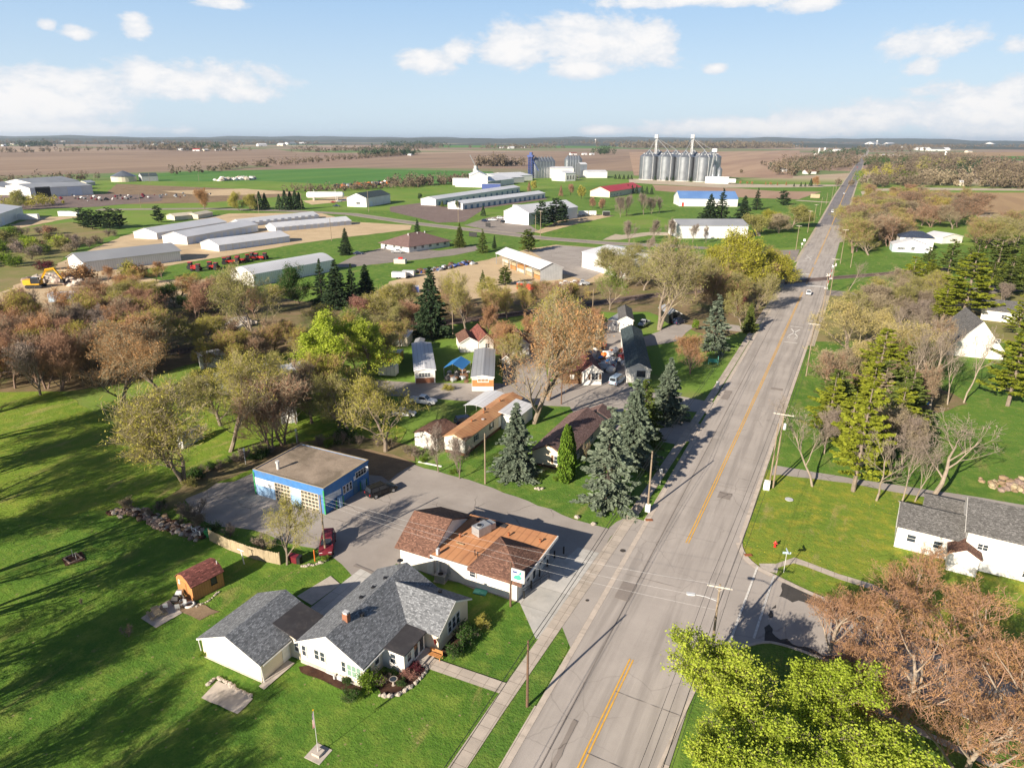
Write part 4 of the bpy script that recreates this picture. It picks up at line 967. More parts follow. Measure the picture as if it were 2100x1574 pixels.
for u0, u1 in ((.02, 3.95), (7.02, 9.0)): b = MB(); b.box(u0, -.035, 0, u1, 0, 1.74); b.build('lower_wall', 'pale_blue_block', r)
opening(r, 'glazed', L, W, 'S', 4.05, 0, 2.9, 3.0); opening(r, 'glazed', L, W, 'S', 9.1, 0, 3.2, 3.0)
for u in (4.0, 4.75, 5.5): opening(r, 'win', L, W, 'E', u, 1.3, .6, 1.3)
opening(r, 'win', L, W, 'E', 7.0, 2.4, 2.6, 1.1); opening(r, 'door', L, W, 'E', 6.35, 0, .95, 2.1, 'blue_door')
b = MB(); b.cyl(3.2, 1.8, h, h + 1.1, .22, None, 10); b.cyl(3.2, 1.8, h + 1.1, h + 1.4, .32, None, 10); b.build('chimney_pipe', 'pale_steel', r)
b = MB(); b.tube([(L, 8.9, 3.5), (L + .7, 9.1, 3.75)], .04, 6); b.cyl(L + .75, 9.1, 3.6, 3.8, .15, .08, 8); b.build('wall_lamp', 'pale_steel', r)
for u in (0, L): b = MB(); b.box(u - .12, -.1, 0, u + .1, .02, 3.9); b.build('corner_pipe', 'green', r)
for q, l in (((812, 470), 'old fuel pump stump with green guard posts, front of the blue wall'), ((925, 385), 'old fuel pump stump with green guard posts by the wall windows')):
    p = at(350 + q[0] * .4286, 850 + q[1] * .4286 - 12); r = thing('fuel_pump', l, 'fuel pump', (p.x, p.y, 0))
    b = MB(); b.box(-.25, -.3, .1, .25, .3, 1.4); b.box(-.22, -.35, 1.4, .22, .35, 1.75); b.build('cabinet', 'pale_blue_block', r)
    for k in (-.75, .75): b = MB(); b.cyl(0, k, 0, 1.5, .09, None, 8); b.build('guard_post', 'green', r)

# --- little ochre shed
r = thing('garden_shed', 'small ochre plywood shed with dark red barn roof on the lawn', 'shed', (-65.8, 44.1, 0), R(-11)); L, W = 3.5, 3.9
prof = [(0, 0), (L, 0), (L, 2.0), (L * .8, 2.62), (L / 2, 2.95), (L * .2, 2.62), (0, 2.0)]
b = MB(); n = len(prof); b.add([(x, y, z) for y in (0, W) for x, z in prof], [tuple(range(n)), tuple(range(n, 2 * n))[::-1]] + [(i, n + i, n + (i + 1) % n, (i + 1) % n) for i in range(n)]); b.build('wall', 'wood_orange', r)
b = MB(); rp = [(-.12, 1.92), (L * .2, 2.64), (L / 2, 2.98), (L * .8, 2.64), (L + .12, 1.92)]
for (x0, z0), (x1, z1) in zip(rp, rp[1:]): b.slab([(x0, -.15, z0), (x1, -.15, z1), (x1, W + .15, z1), (x0, W + .15, z0)], (0, 0, .07))
b.build('roof', 'sh_red', r)
opening(r, 'win', L, W, 'E', 2.3, .95, .75, .9, None, 'black'); opening(r, 'win', L, W, 'S', .55, 1.4, .35, .45); opening(r, 'door', L, W, 'S', 1.3, .05, .95, 1.85, 'wood_orange')
b = MB(); b.cyl(L * .75, W - .1, 2.6, 3.2, .05, None, 6); b.build('vent_pipe', 'pale_steel', r)

# --- mobile homes and cottages behind
def house2(name, label, cat, sw, se, depth, eave, rise, wall, rf, ops=(), over=.35, base=0.0, trim='white_wood', style='gable', axis='y', group=None):
    """front wall from ground sighting sw to se; runs back by depth"""
    a, c = at(*sw), at(*se); d = c - a; rz = math.atan2(d.y, d.x)
    return bldg(name, label, cat, a, rz, d.length, depth, eave, rise, wall, rf, axis, style, over, ops, group, trim if style == 'gable' else None, base), d.length
r = bldg('mobile_home', 'long cream mobile home with rusty orange metal roof behind the lot', 'mobile home', (-57.4, 91.2), 0, 4.1, 22.5, 3.0, .75, 'cream', 'rust_roof', 'y', 'gable', .2,
         [('win', 'E', 3.4, 1.5, .8, 1.1), ('win', 'E', 9.2, 1.5, .8, 1.1), ('shutter', 'E', 3.0, 1.5, .35, 1.1), ('shutter', 'E', 4.25, 1.5, .35, 1.1), ('shutter', 'E', 8.8, 1.5, .35, 1.1), ('shutter', 'E', 10.05, 1.5, .35, 1.1), ('win', 'E', 15.5, 1.5, 1.4, 1.1), ('door', 'E', 12.4, .7, .9, 2.0)], base=.65)
for y in (6, 10.5, 17): vent(r, 2.05, y, 3.75, .5, .12, 'rust_iron')
vent(r, 1.5, 12, 3.6, .6, .16, 'black', 'flue'); vent(r, 3.0, 8.4, 3.4, .25, .2, 'pale_steel', 'roof_vent')
b = MB(); b.box(.01, -.02, .65, 4.09, 0, 3.0); b.build('front_panel', 'white_side', r)
b = MB(); b.box(4.12, 13.5, 0, 7.3, 20.5, 2.7); b.build('addition_wall', 'white_side', r); b = MB(); b.slab([(3.6, 13.2, 3.35), (7.6, 13.2, 2.75), (7.6, 20.8, 2.75), (3.6, 20.8, 3.35)], (0, 0, .1)); b.build('addition_roof', 'metal_roof', r)
r = bldg('shed', 'white shed with dark brown roof beside the rusty roofed mobile home', 'shed', (-63.5, 91.2), -.05, 4.8, 6.0, 2.5, .8, 'white_side', 'sh_brown', 'y', 'gable', .2, [('door', 'S', 1.2, 0, 1.1, 2.0, {'mat': 'white_side'})])
r = thing('carport', 'curved white metal carport roof beside the rusty roofed mobile home', 'carport', (-61.8, 106, 0))
b = MB(); q = [(x, 2.6 + .5 * math.sin(math.pi * (x + .3) / 5.0)) for x in [-.3 + 4.6 * i / 10 for i in range(11)]]
for (x0, z0), (x1, z1) in zip(q, q[1:]): b.slab([(x0, 0, z0), (x1, 0, z1), (x1, 9, z1), (x0, 9, z0)], (0, 0, .05))
b.build('roof', 'metal_roof', r)
for x in (0, 4.0):
    for y in (.2, 4.5, 8.8): b = MB(); b.cyl(x, y, 0, 2.7, .05, None, 6); b.build('post', 'pale_steel', r)
r = thing('deck', 'plum brown wooden deck between the white shed and the mobile home', 'deck', (-61.0, 97.6, 0)); b = MB(); b.box(0, 0, .35, 3.3, 5.0, .5); b.build('deck_boards', 'sh_plum', r)
b = MB(); 
for x in (.05, 1.6, 3.2): b.box(x, -.02, 0, x + .08, .06, 1.3)
b.box(.05, -.02, 1.2, 3.28, .04, 1.28); b.build('railing', 'white_wood', r)
r = bldg('house', 'cream cottage with plum brown shingle roof between the spruces', 'house', (-42.0, 93.8), 0, 6.2, 17.5, 2.6, 1.7, 'cream', 'sh_plum', 'y', 'gable', .4,
         [('win', 'S', 3.9, 1.0, .95, 1.4), ('shutter', 'S', 3.45, 1.0, .38, 1.4, {'mat': 'wood_brown'}), ('shutter', 'S', 4.92, 1.0, .38, 1.4, {'mat': 'wood_brown'}), ('win', 'E', 4, 1.0, 1.4, 1.2), ('win', 'E', 11, 1.0, 1.4, 1.2)], trim='wood_brown')
b = MB(); b.box(-.03, -.05, 0, 6.23, 0, .45); b.build('foundation', 'wood_brown', r)
bldg('shed', 'small plum roofed shed against the spruces behind the brown cottage', 'shed', (-39.5, 113.3), .1, 4.0, 3.6, 2.1, 1.1, 'white_side', 'sh_plum', 'y', 'gable', .3)
# trailers of the park
bldg_list = [
 ('cottage', 'small white cottage with maroon roof deep among the rusty trees', 'house', (1052, 728), (1085, 727), 9, 2.8, 1.5, 'white_side', 'sh_red', [('win', 'S', 1.5, 1, 1, 1.2), ('door', 'S', 4, .1, .9, 2.0)]),
 ('shed', 'grey garden shed beside the lane under the big rusty tree', 'shed', (1030, 755), (1046, 755), 4, 2.3, .8, 'grey_side', 'sh_brown', [('door', 'S', .6, 0, .9, 1.9)]),
 ('mobile_home', 'mobile home with white metal roof and red brick porch end', 'mobile home', (852, 787), (893, 785), 21, 3.1, .35, 'white_side', 'metal_roof', [('panel', 'S', .1, .1, 4, 1.2, {'mat': 'brick'}), ('win', 'S', .8, 1.5, 2.6, 1.0), ('win', 'E', 4, 1.4, 1.2, 1.1)]),
 ('mobile_home', 'mobile home with purplish roof and brown board porch end', 'mobile home', (968, 802), (1012, 802), 20, 3.2, .4, 'white_side', 'grey_roof', [('panel', 'S', .05, 1.1, 4.6, 1.5, {'mat': 'wood_orange'}), ('win', 'S', 1.2, 2.1, 2.4, .8), ('win', 'E', 6, 1.4, 1.2, 1.1)]),
 ('garage', 'small white garage with brown roof and white overhead door', 'garage', (944, 723), (981, 721), 8, 2.6, 1.3, 'white_side', 'sh_brown', [('gdoor', 'S', 1.7, 0, 2.9, 2.3)]),
 ('house', 'white house with red brown porch roof beside the small white garage', 'house', (983, 722), (1012, 720), 11, 2.8, 1.6, 'white_side', 'sh_red', [('win', 'S', 1.5, 1, 1.2, 1.2), ('door', 'S', 3.1, .1, .9, 2.0)]),
 ('house', 'white house with weathered brown roof half behind the big rusty tree', 'house', (1170, 694), (1209, 696), 15, 3.4, 1.6, 'white_side', 'sh_brown', [('win', 'S', 3.6, 1.3, .8, 1.5), ('shutter', 'S', 3.2, 1.3, .35, 1.5), ('door', 'S', 1.4, .1, .9, 2.1)]),
 ('cottage', 'cottage with dark red roof, white gable with brown shutters and brown lean-to', 'house', (1194, 790), (1233, 789), 18, 3.2, 1.5, 'white_side', 'sh_red', [('win', 'S', 1.9, 1.2, .9, 1.7), ('shutter', 'S', 1.3, 1.3, .45, 1.3, {'mat': 'wood_brown'}), ('shutter', 'S', 3.7, 1.3, .45, 1.3, {'mat': 'wood_brown'}), ('win', 'S', 2.75, 1.2, .7, 1.7)]),
 ('mobile_home', 'long white mobile home with dark shingle roof near the sidewalk spruces', 'mobile home', (1284, 784), (1332, 786), 33, 3.3, 1.3, 'white_side', 'teal_roof', [('win', 'S', 2.2, 1.5, 1.9, 1.4, {'frame': 'black'}), ('win', 'E', 8, 1.5, 1.2, 1.2), ('win', 'E', 20, 1.5, 1.2, 1.2)]),
 ('garage', 'white garage with charcoal roof and a row of small door panes', 'garage', (1269, 681), (1297, 682), 14, 3.6, 1.0, 'white_side', 'sh_dark', [('gdoor', 'S', .7, 0, 4.0, 2.3), ('win', 'S', .9, 2.0, .6, .45), ('win', 'S', 2.2, 2.0, .6, .45), ('win', 'S', 3.5, 2.0, .6, .45)]),
 ('shed', 'low white shed joined to the left of the charcoal roofed garage', 'shed', (1246, 677), (1268, 680), 9, 3.0, .3, 'white_side', 'grey_roof', [('win', 'S', 1.6, 1.6, .8, .6)]),
 ('pavilion', 'dark open shelter with grey roof under the big olive tree', 'shelter', (1371, 664), (1395, 663), 8, 3.0, .9, 'black', 'grey_roof', [('dark', 'S', .3, 0, 3.6, 2.5)]),
 ('shed', 'pale roofed shed standing behind the white roofed mobile home', 'shed', (800, 709), (836, 710), 6, 2.5, .5, 'beige_side', 'metal_roof', [('door', 'S', 2, 0, 1.2, 2)]),
 ('shed', 'small white shed tucked against the white roofed mobile home', 'shed', (851, 722), (867, 722), 4, 2.3, .3, 'white_side', 'grey_roof', [('dark', 'S', .6, 1.2, 1, .6)]),
 ('mobile_home', 'long white trailer home half hidden among bare trees, nearest the meadow', 'mobile home', (434, 814), (568, 784), 5, 3.2, .5, 'white_metal', 'metal_roof', [('win', 'S', 6, 1.4, 1.2, 1.1), ('win', 'S', 13, 1.4, 1.4, 1.1)]),
 ('mobile_home', 'white and grey trailer home behind the bare trees, beside the yellow green tree', 'mobile home', (570, 795), (664, 772), 5, 3.0, .5, 'white_metal', 'metal_roof', [('win', 'S', 3, 1.4, 2.2, 1.0), ('win', 'S', 7, 1.4, 2.2, 1.0)]),
 ('mobile_home', 'farthest pale trailer home among the thicket trees', 'mobile home', (412, 757), (500, 745), 5, 2.8, .5, 'white_metal', 'metal_roof', [('win', 'S', 5, 1.4, 1.4, 1.0)]),
 ('cabin', 'grey walled cabin with dark roof under the bare trees', 'cabin', (577, 870), (610, 866), 9, 3.2, .8, 'grey_side', 'sh_dark', [('door', 'S', 1, 0, .9, 2.0)]),
 ('shed', 'tiny white shed standing in the meadow edge below yellow trees', 'shed', (364, 919), (377, 921), 5, 1.7, .8, 'white_metal', 'metal_roof', []),
 ('shed', 'white shed with open front beside the red car', 'shed', (1203, 733), (1222, 734), 5, 2.4, .7, 'white_side', 'sh_brown', []),
]
for nm, lb, ct, sw, se, dep, ev, ri, wl, rf_, ops in bldg_list:
    axis = 'x' if (at(*se) - at(*sw)).length > dep else 'y'
    r, L_ = house2(nm, lb, ct, sw, se, dep, ev, ri, wl, rf_, [(q[0], q[1], q[2], q[3], q[4], q[5]) + tuple(q[6:]) for q in ops if q[1] != 'S' or q[2] + q[4] <= (at(*se) - at(*sw)).length + .05], .25, axis=axis)
    if nm == 'cottage':
        b = MB(); b.box(-4.2, 1.0, 0, -.02, 9, 2.7); b.build('lean_to_wall', 'wood_brown', r); b = MB(); b.slab([(-4.5, .7, 2.75), (.1, .7, 3.3), (.1, 9.3, 3.3), (-4.5, 9.3, 2.75)], (0, 0, .12)); b.build('lean_to_roof', 'sh_red', r)
        b = MB(); b.box(-2.6, .93, 1.3, -1.7, 1.0, 2.2); b.build('window', 'white_wood', r)
r = thing('canopy_tent', 'blue tarpaulin tent pitched between two mobile homes', 'tent', tuple(at(938, 765)), .2)
b = MB(); b.slab([(-2.3, -3, 2.0), (0, -3, 3.2), (0, 3, 3.2), (-2.3, 3, 2.0)], (0, 0, .03)); b.slab([(2.3, -3, 2.0), (0, -3, 3.2), (0, 3, 3.2), (2.3, 3, 2.0)], (0, 0, .03)); b.build('tarpaulin', 'blue', r)
for x in (-2.2, 2.2):
    for y in (-2.9, 2.9): b = MB(); b.cyl(x, y, 0, 2.05, .05, None, 6); b.build('pole', 'pale_steel', r)

# --- right of the road
r = bldg('white_house', 'large white two part house with charcoal roof beyond the bare corner trees', 'house', (18.9, 92.0), R(-4), 18, 9.5, 5.2, 2.2, 'white_side', 'sh_dark', 'x', 'gable', .4,
         [('win', 'S', 1.2, 2.9, 1.2, .9), ('win', 'S', 6.3, 2.6, 1.6, 1.2), ('win', 'S', 6.3, .6, 1.6, 1.2), ('win', 'S', 11, 2.6, 1.6, 1.2), ('win', 'W', 3, 3, 1, 1.2)], trim='white_wood')
body(7.5, 7.2, 3.3, 1.6, 'x', 'white_side', r, 'gable', 0, 'wing_wall', (-7.52, .6, 0)); roof(7.3, 7.2, 3.3, 1.6, 'x', 'sh_dark', r, 'gable', .35, .13, 'wing_roof', (-7.52, .6, 0), .2, 'white_wood')
for u in (1.2, 4.2): near_open('win', -7.52, .6, 7.5, 7.2, 'S', u, 1.3, 1.1, 1.1)
body(5, 5, 3.2, .9, 'x', 'white_side', r, 'gable', 0, 'rear_wall', (-4.5, 7.6, 0)); roof(5, 5, 3.2, 1.0, 'x', 'sh_dark', r, 'gable', .25, .13, 'rear_roof', (-4.5, 7.6, 0))
body(3.2, 2.6, 2.6, .9, 'y', 'white_side', r, 'gable', 0, 'porch_wall', (-1.6, -2.0, 0)); roof(3.2, 2.6, 2.6, .9, 'y', 'sh_brown', r, 'gable', .25, .1, 'porch_roof', (-1.6, -2.0, 0))
b = MB(); b.box(1.9, -.4, .2, 4.2, -.02, 1.2); b.build('railing', 'pale_steel', r)
r, _ = house2('white_house', 'white house with tall plain gable behind the leaning bare trees', 'house', (1943, 728), (2056, 738), 16, 2.0, 7.2, 'white_side', 'sh_dark', [('win', 'S', 9.5, 4, 1, 1.2), ('win', 'S', 15.5, 1, .9, 1.4), ('win', 'S', 17.2, 1, .9, 1.4)], .4)
MT['pale_house'] = surf('pale_blue_siding', (.62, .72, .78), (.55, .66, .74), .5, .7, 'lap', .2, .3)
r, _ = house2('bungalow', 'pale blue bungalow front with navy roofed block behind, by the pines', 'house', (1829, 516), (1905, 520), 10, 3.4, 2.6, 'pale_house', 'metal_roof', [('win', 'S', 2, 1.2, 3.4, 1.2), ('win', 'S', 14, 1.2, 2, 1.3), ('win', 'S', 8, 1.2, 1.6, 1.6)], .3)
MT['navy_roof'] = surf('navy_shingle', (.035, .05, .085), (.03, .04, .07), .3, .8, 'shingle', .8, .3)
body(15, 10, 6.4, 0, 'x', 'white_side', r, 'box', 0, 'rear_wall', (4, 10.02, 0)); roof(15, 10, 6.4, 2.4, 'x', 'navy_roof', r, 'hip', .5, .15, 'rear_roof', (4, 10.02, 0))
r, _ = house2('garage', 'small white garage with pale roof right of the pale blue bungalow', 'garage', (1931, 500), (1972, 498), 12, 3.4, 1.6, 'white_side', 'metal_roof', [('gdoor', 'S', 3, 0, 4, 2.4)])
r, _ = house2('shed', 'white shed glimpsed behind the bright pines', 'shed', (1946, 634), (1990, 636), 9, 3.2, 1.2, 'white_side', 'sh_dark', [])
r, _ = house2('house', 'low white house with grey roof at the frame edge behind the pine', 'house', (2010, 655), (2120, 668), 12, 3.2, 2.2, 'white_side', 'sh_dark', [('win', 'S', 5, 1, 1.5, 1.2)], axis='x')
# ---------------------------------------------------------------- vehicles
def car_proto(kind):
    K = {'sedan': dict(L=4.7, w=.9, belt=.93, top=1.45, c=(-1.75, 1.0), r=(-1.1, .15), hood=.9, zb=.3),
         'suv': dict(L=4.9, w=.95, belt=1.08, top=1.78, c=(-2.35, 1.05), r=(-2.1, .35), hood=1.05, zb=.36),
         'pickup': dict(L=5.7, w=.98, belt=1.15, top=1.86, c=(-.75, 1.3), r=(-.6, .55), hood=1.12, zb=.42),
         'van': dict(L=5.3, w=.98, belt=1.15, top=2.05, c=(-2.55, 1.85), r=(-2.45, .95), hood=1.08, zb=.35)}[kind]
    L, w, belt, top, zb = K['L'], K['w'], K['belt'], K['top'], K['zb']; h = L / 2
    b = MB(); st = []
    xs = [(-h, zb + .15, belt - .12, .86), (-h + .18, zb, belt - .02, .97), (K['c'][0] + .1, zb, belt, 1), (0, zb, belt, 1), (K['c'][1], zb, belt, 1), (h - .9, zb, K['hood'] - .03, .99), (h - .22, zb, K['hood'] - .12, .93), (h, zb + .15, K['hood'] - .3, .8)]
    if kind == 'pickup': xs = [x for x in xs if x[0] > -1.2 or x[0] == -h]; xs = [(-.8, zb, belt, 1)] + [x for x in xs if x[0] > -.7]
    for x, z0, z1, k in xs:
        W = w * k; m = (z0 + z1) / 2 + .05
        st.append([(x, -W * .94, z0), (x, -W, m), (x, -W * .95, z1 - .03), (x, -W * .8, z1), (x, W * .8, z1), (x, W * .95, z1 - .03), (x, W, m), (x, W * .94, z0)])
    n = 8; vs = [v for s in st for v in s]
    fs = [(i * n + k, (i + 1) * n + k, (i + 1) * n + (k + 1) % n, i * n + (k + 1) % n) for i in range(len(st) - 1) for k in range(n)]
    b.add(vs, [f[::-1] for f in fs] + [tuple(range(n)), tuple(range(len(vs) - n, len(vs)))[::-1]])
    c0, c1 = K['c']; r0, r1 = K['r']; wb, wt = w * .9, w * .74
    q = [(c0, -wb, belt - .04), (c1, -wb, belt - .04), (c1, wb, belt - .04), (c0, wb, belt - .04), (r0, -wt, top), (r1, -wt, top), (r1, wt, top), (r0, wt, top)]
    b.add(q, [(4, 5, 6, 7), (0, 1, 5, 4), (1, 2, 6, 5), (2, 3, 7, 6), (3, 0, 4, 7)])
    b.box(r0 + .08, -wt + .06, top - .02, r1 - .08, wt - .06, top + .035)
    if kind == 'pickup':
        b.box(-h, -w * .96, zb, -.8, w * .96, zb + .3); b.box(-h, -w, zb + .3, -.8, -w * .88, belt - .05); b.box(-h, w * .88, zb + .3, -.8, w, belt - .05); b.box(-h, -w * .88, zb + .3, -h + .1, w * .88, belt - .05)
    out = {'body': b.mesh('body', 'white_car', True)}
    me = out['body']; me.set_sharp_from_angle(angle=R(32))
    g = MB()
    def quad(a, bb, c, d, m0=.12, m1=.88, e0=.14, e1=.9, off=.012):
        a, bb, c, d = map(Vector, (a, bb, c, d)); nn = (bb - a).cross(d - a).normalized() * off
        f = lambda u, v: (a * (1 - u) + bb * u) * (1 - v) + (d * (1 - u) + c * u) * v + nn
        g.add([f(m0, e0), f(m1, e0), f(m1, e1), f(m0, e1)], [(0, 1, 2, 3)])
    nside = 2 if kind != 'pickup' else 1
    for k in range(nside):
        u0, u1 = .07 + k * (.9 / nside), .03 + (k + 1) * (.9 / nside)
        quad(q[0], q[1], q[5], q[4], u0, u1, .16, .86); quad(q[2], q[3], q[7], q[6], 1 - u1, 1 - u0, .16, .86)
    quad(q[1], q[2], q[6], q[5], .06, .94, .1, .92); quad(q[3], q[0], q[4], q[7], .08, .92, .16, .88)
    out['windows'] = g.mesh('windows', 'car_glass')
    t = MB(); R_ = .34 if kind in ('sedan',) else .39
    vs = []; nn = 16
    for yy, rr in ((-.11, R_ * .93), (-.08, R_), (.08, R_), (.11, R_ * .93)): vs += [(rr * math.cos(k * 2 * math.pi / nn), yy, rr * math.sin(k * 2 * math.pi / nn)) for k in range(nn)]
    t.add(vs, [(i * nn + k, i * nn + (k + 1) % nn, (i + 1) * nn + (k + 1) % nn, (i + 1) * nn + k) for i in range(3) for k in range(nn)] + [tuple(range(nn))[::-1], tuple(range(3 * nn, 4 * nn))])
    out['wheel'] = t.mesh('wheel', 'rubber')
    t = MB(); vs = [(R_ * .6 * math.cos(k * 2 * math.pi / nn), yy, R_ * .6 * math.sin(k * 2 * math.pi / nn)) for yy in (-.12, .12) for k in range(nn)]
    t.add(vs, [tuple(range(nn))[::-1], tuple(range(nn, 2 * nn))] + [(k, (k + 1) % nn, nn + (k + 1) % nn, nn + k) for k in range(nn)]); out['rim'] = t.mesh('rim', 'silver')
    t = MB(); t.box(-.07, -.2, -.08, .04, .2, .08); out['headlight'] = t.mesh('headlight', 'lamp_white')
    t = MB(); t.box(-.03, -.09, -.13, .06, .09, .13); out['taillight'] = t.mesh('taillight', 'lamp_red')
    t = MB(); t.box(-.06, -w * .8, -.09, .06, w * .8, .09); out['bumper'] = t.mesh('bumper', 'black')
    out['K'] = K; out['R'] = R_; return out
PROTO = {k: car_proto(k) for k in ('sedan', 'suv', 'pickup', 'van')}
def car(kind, colour, p, head, label, cat='car', group=None, name=None):
    P = PROTO[kind]; K = P['K']; r = thing(name or {'sedan': 'parked_car', 'suv': 'parked_car', 'pickup': 'pickup_truck', 'van': 'van'}[kind], label, cat, (p[0], p[1], .04), R(head), group)
    o = put('body', P['body'], r); paint(o, colour); put('windows', P['windows'], r)
    h = K['L'] / 2; w = K['w']; wx = h * .62
    for x in (-wx, wx):
        for y in (-w + .08, w - .08):
            k = put('wheel', P['wheel'], r, (x, y, P['R'])); put('rim', P['rim'], k)
    for y in (-w * .6, w * .6):
        put('headlight', P['headlight'], r, (h - .12, y, K['hood'] - .27)); put('taillight', P['taillight'], r, (-h + .02, y * 1.28, K['belt'] - .25))
    put('bumper', P['bumper'], r, (h - .06, 0, K['zb'] + .12)); put('bumper', P['bumper'], r, (-h + .05, 0, K['zb'] + .12)); return r
def sight(x, y, h=0): p = at(x, y, h); return (p.x, p.y)
car('suv', 'black_car', (-58.3, 74.3), 68, 'black sport utility vehicle parked beside the blue service garage', 'suv')
car('suv', 'maroon', (sight(672, 1124)), -55, 'red car parked behind the wooden pole by the fence end')
car('pickup', 'white_car', sight(868, 828), 12, 'white work pickup with ladder rack on the park lane', 'pickup truck')
car('sedan', 'white_car', sight(829, 852), 18, 'white car parked behind the white work pickup')
car('sedan', 'grey_paint', sight(768, 820), 20, 'grey car beneath the bare trees, first of the lane row')
car('suv', 'silver', sight(748, 806), 20, 'silver car beneath the bare trees behind the grey car')
car('suv', 'navy', sight(958, 860, 1), 50, 'dark blue car under the edge of the carport')
car('van', 'pale_blue', sight(1265, 786), 85, 'pale blue van parked beside the dark roofed mobile home', 'van')
car('pickup', 'silver', sight(1320, 668), -95, 'silver pickup beside the charcoal roofed white garage', 'pickup truck')
car('suv', 'red', sight(1224, 712), 175, 'bright red car in the yard among the cottages')
car('sedan', 'lime', sight(1299, 714), 80, 'lime green car beside the dark roofed mobile home')
car('suv', 'navy', sight(1392, 664), 70, 'dark car under the open shelter')
car('sedan', 'white_car', sight(1658, 604), -88, 'pale car driving through the tree shade on the main road')
car('van', 'white_car', sight(1707, 436), -90, 'white van driving towards the camera on the dark asphalt', 'van')
car('sedan', 'white_car', sight(1731, 398), -90, 'small white car far along the main road')
car('suv', 'red', sight(1758, 344), 90, 'distant reddish vehicle near the far end of the road')
for x, y, c, l in ((815, 519, 'silver', 'silver pickup parked at the brown roofed office'), (735, 522, 'navy', 'dark car parked under the large office spruce')):
    car('pickup' if c == 'silver' else 'sedan', c, sight(x, y), 20 if c == 'silver' else 40, l)
for i, (x, y, c, k) in enumerate(((995, 455, 'navy', 'suv'), (1010, 453, 'white_car', 'pickup'), (1026, 449, 'white_car', 'suv'), (1044, 447, 'silver', 'suv'), (1034, 457, 'black_car', 'suv'), (1043, 457, 'navy', 'suv'), (1054, 458, 'dark_red', 'suv'), (1064, 458, 'white_car', 'sedan'))):
    nm = {'navy': 'dark blue', 'white_car': 'white', 'silver': 'silver', 'black_car': 'black', 'dark_red': 'dark red'}[c]
    car(k, c, sight(x, y), 25 + (i < 4) * 10, nm + [' car in the back row at the white workshop', ' pickup in the back row at the white workshop', ' suv in the back row at the white workshop', ' suv ending the back row at the white workshop', ' car first in the front row at the white workshop', ' car second in the front row at the white workshop', ' car third in the front row at the white workshop', ' car last in the front row at the white workshop'][i], 'car', 'cars in the workshop car park')
for i, (x, y, c, k) in enumerate(((684, 416, 'dark_red', 'sedan'), (696, 414, 'silver', 'sedan'), (705, 412, 'navy', 'sedan'), (690, 424, 'navy', 'pickup'))):
    car(k, c, sight(x, y), 30, ['dark red', 'silver', 'dark blue', 'blue'][i] + ' vehicle parked ' + ['first', 'second', 'third', 'in front of the row'][i] + ' left of the green roofed shop', 'car', 'cars left of the green roofed shop')
for i, (x, y, c) in enumerate(((1159, 586, 'white_car'), (1178, 585, 'white_car'), (1194, 584, 'silver'))):
    car('pickup', c, sight(x, y), 15, ['white pickup nearest the open lumber shed', 'white pickup in the middle behind the open lumber shed', 'silver pickup farthest right behind the open lumber shed'][i], 'pickup truck', 'pickups behind the lumber shed')
for i, (x, y) in enumerate(((1065, 409), (1190, 364), (1200, 364), (1212, 363))): car('sedan', 'white_car', sight(x, y), 20, 'small white vehicle at the distant grain offices', 'car', 'vehicles at the grain offices')

# ladder rack on the work pickup
# red farm tractors waiting in a row
def tractor(p, head, label, colour='red', s=1.0):
    r = thing('tractor', label, 'tractor', (p[0], p[1], .03), R(head), 'red machines in the dealer yard'); r.scale = (s,) * 3
    b = MB(); b.box(-.4, -.4, .8, 2.0, .4, 1.6); b.box(1.9, -.35, .7, 2.4, .35, 1.5); b.box(-1.5, -.9, 1.0, .1, -.55, 1.55); b.box(-1.5, .55, 1.0, .1, .9, 1.55); b.build('body', colour, r)
    b = MB(); b.box(-1.4, -.6, 1.4, .0, .6, 2.7); b.build('cab', 'car_glass', r); b = MB(); b.box(-1.5, -.7, 2.7, .1, .7, 2.85); b.build('cab_roof', colour, r)
    for x, y, R_ in ((-.9, -.95, .85), (-.9, .95, .85), (1.6, -.8, .55), (1.6, .8, .55)):
        b = MB(); n = 14; b.add([(R_ * math.cos(k * 6.283 / n), yy, R_ * math.sin(k * 6.283 / n)) for yy in (-.22, .22) for k in range(n)], [tuple(range(n))[::-1], tuple(range(n, 2 * n))] + [(k, (k + 1) % n, n + (k + 1) % n, n + k) for k in range(n)])
        b.build('wheel', 'rubber', r, (x, y, R_))
    b = MB(); b.tube([(1.2, 0, 1.6), (1.2, 0, 2.5)], .05, 6); b.build('exhaust', 'black', r)
for i, (x, y, h) in enumerate(((395, 552, 20), (404, 556, 200), (435, 551, 30), (441, 553, 190), (465, 542, 40), (474, 540, 10), (484, 541, 200), (492, 538, 25), (512, 535, 60), (521, 531, 90), (530, 533, 20), (541, 532, 200))):
    tractor(sight(x, y), h, 'red tractor in the row before the long white arched building', 'dark_red' if i % 2 else 'red', 1.05)
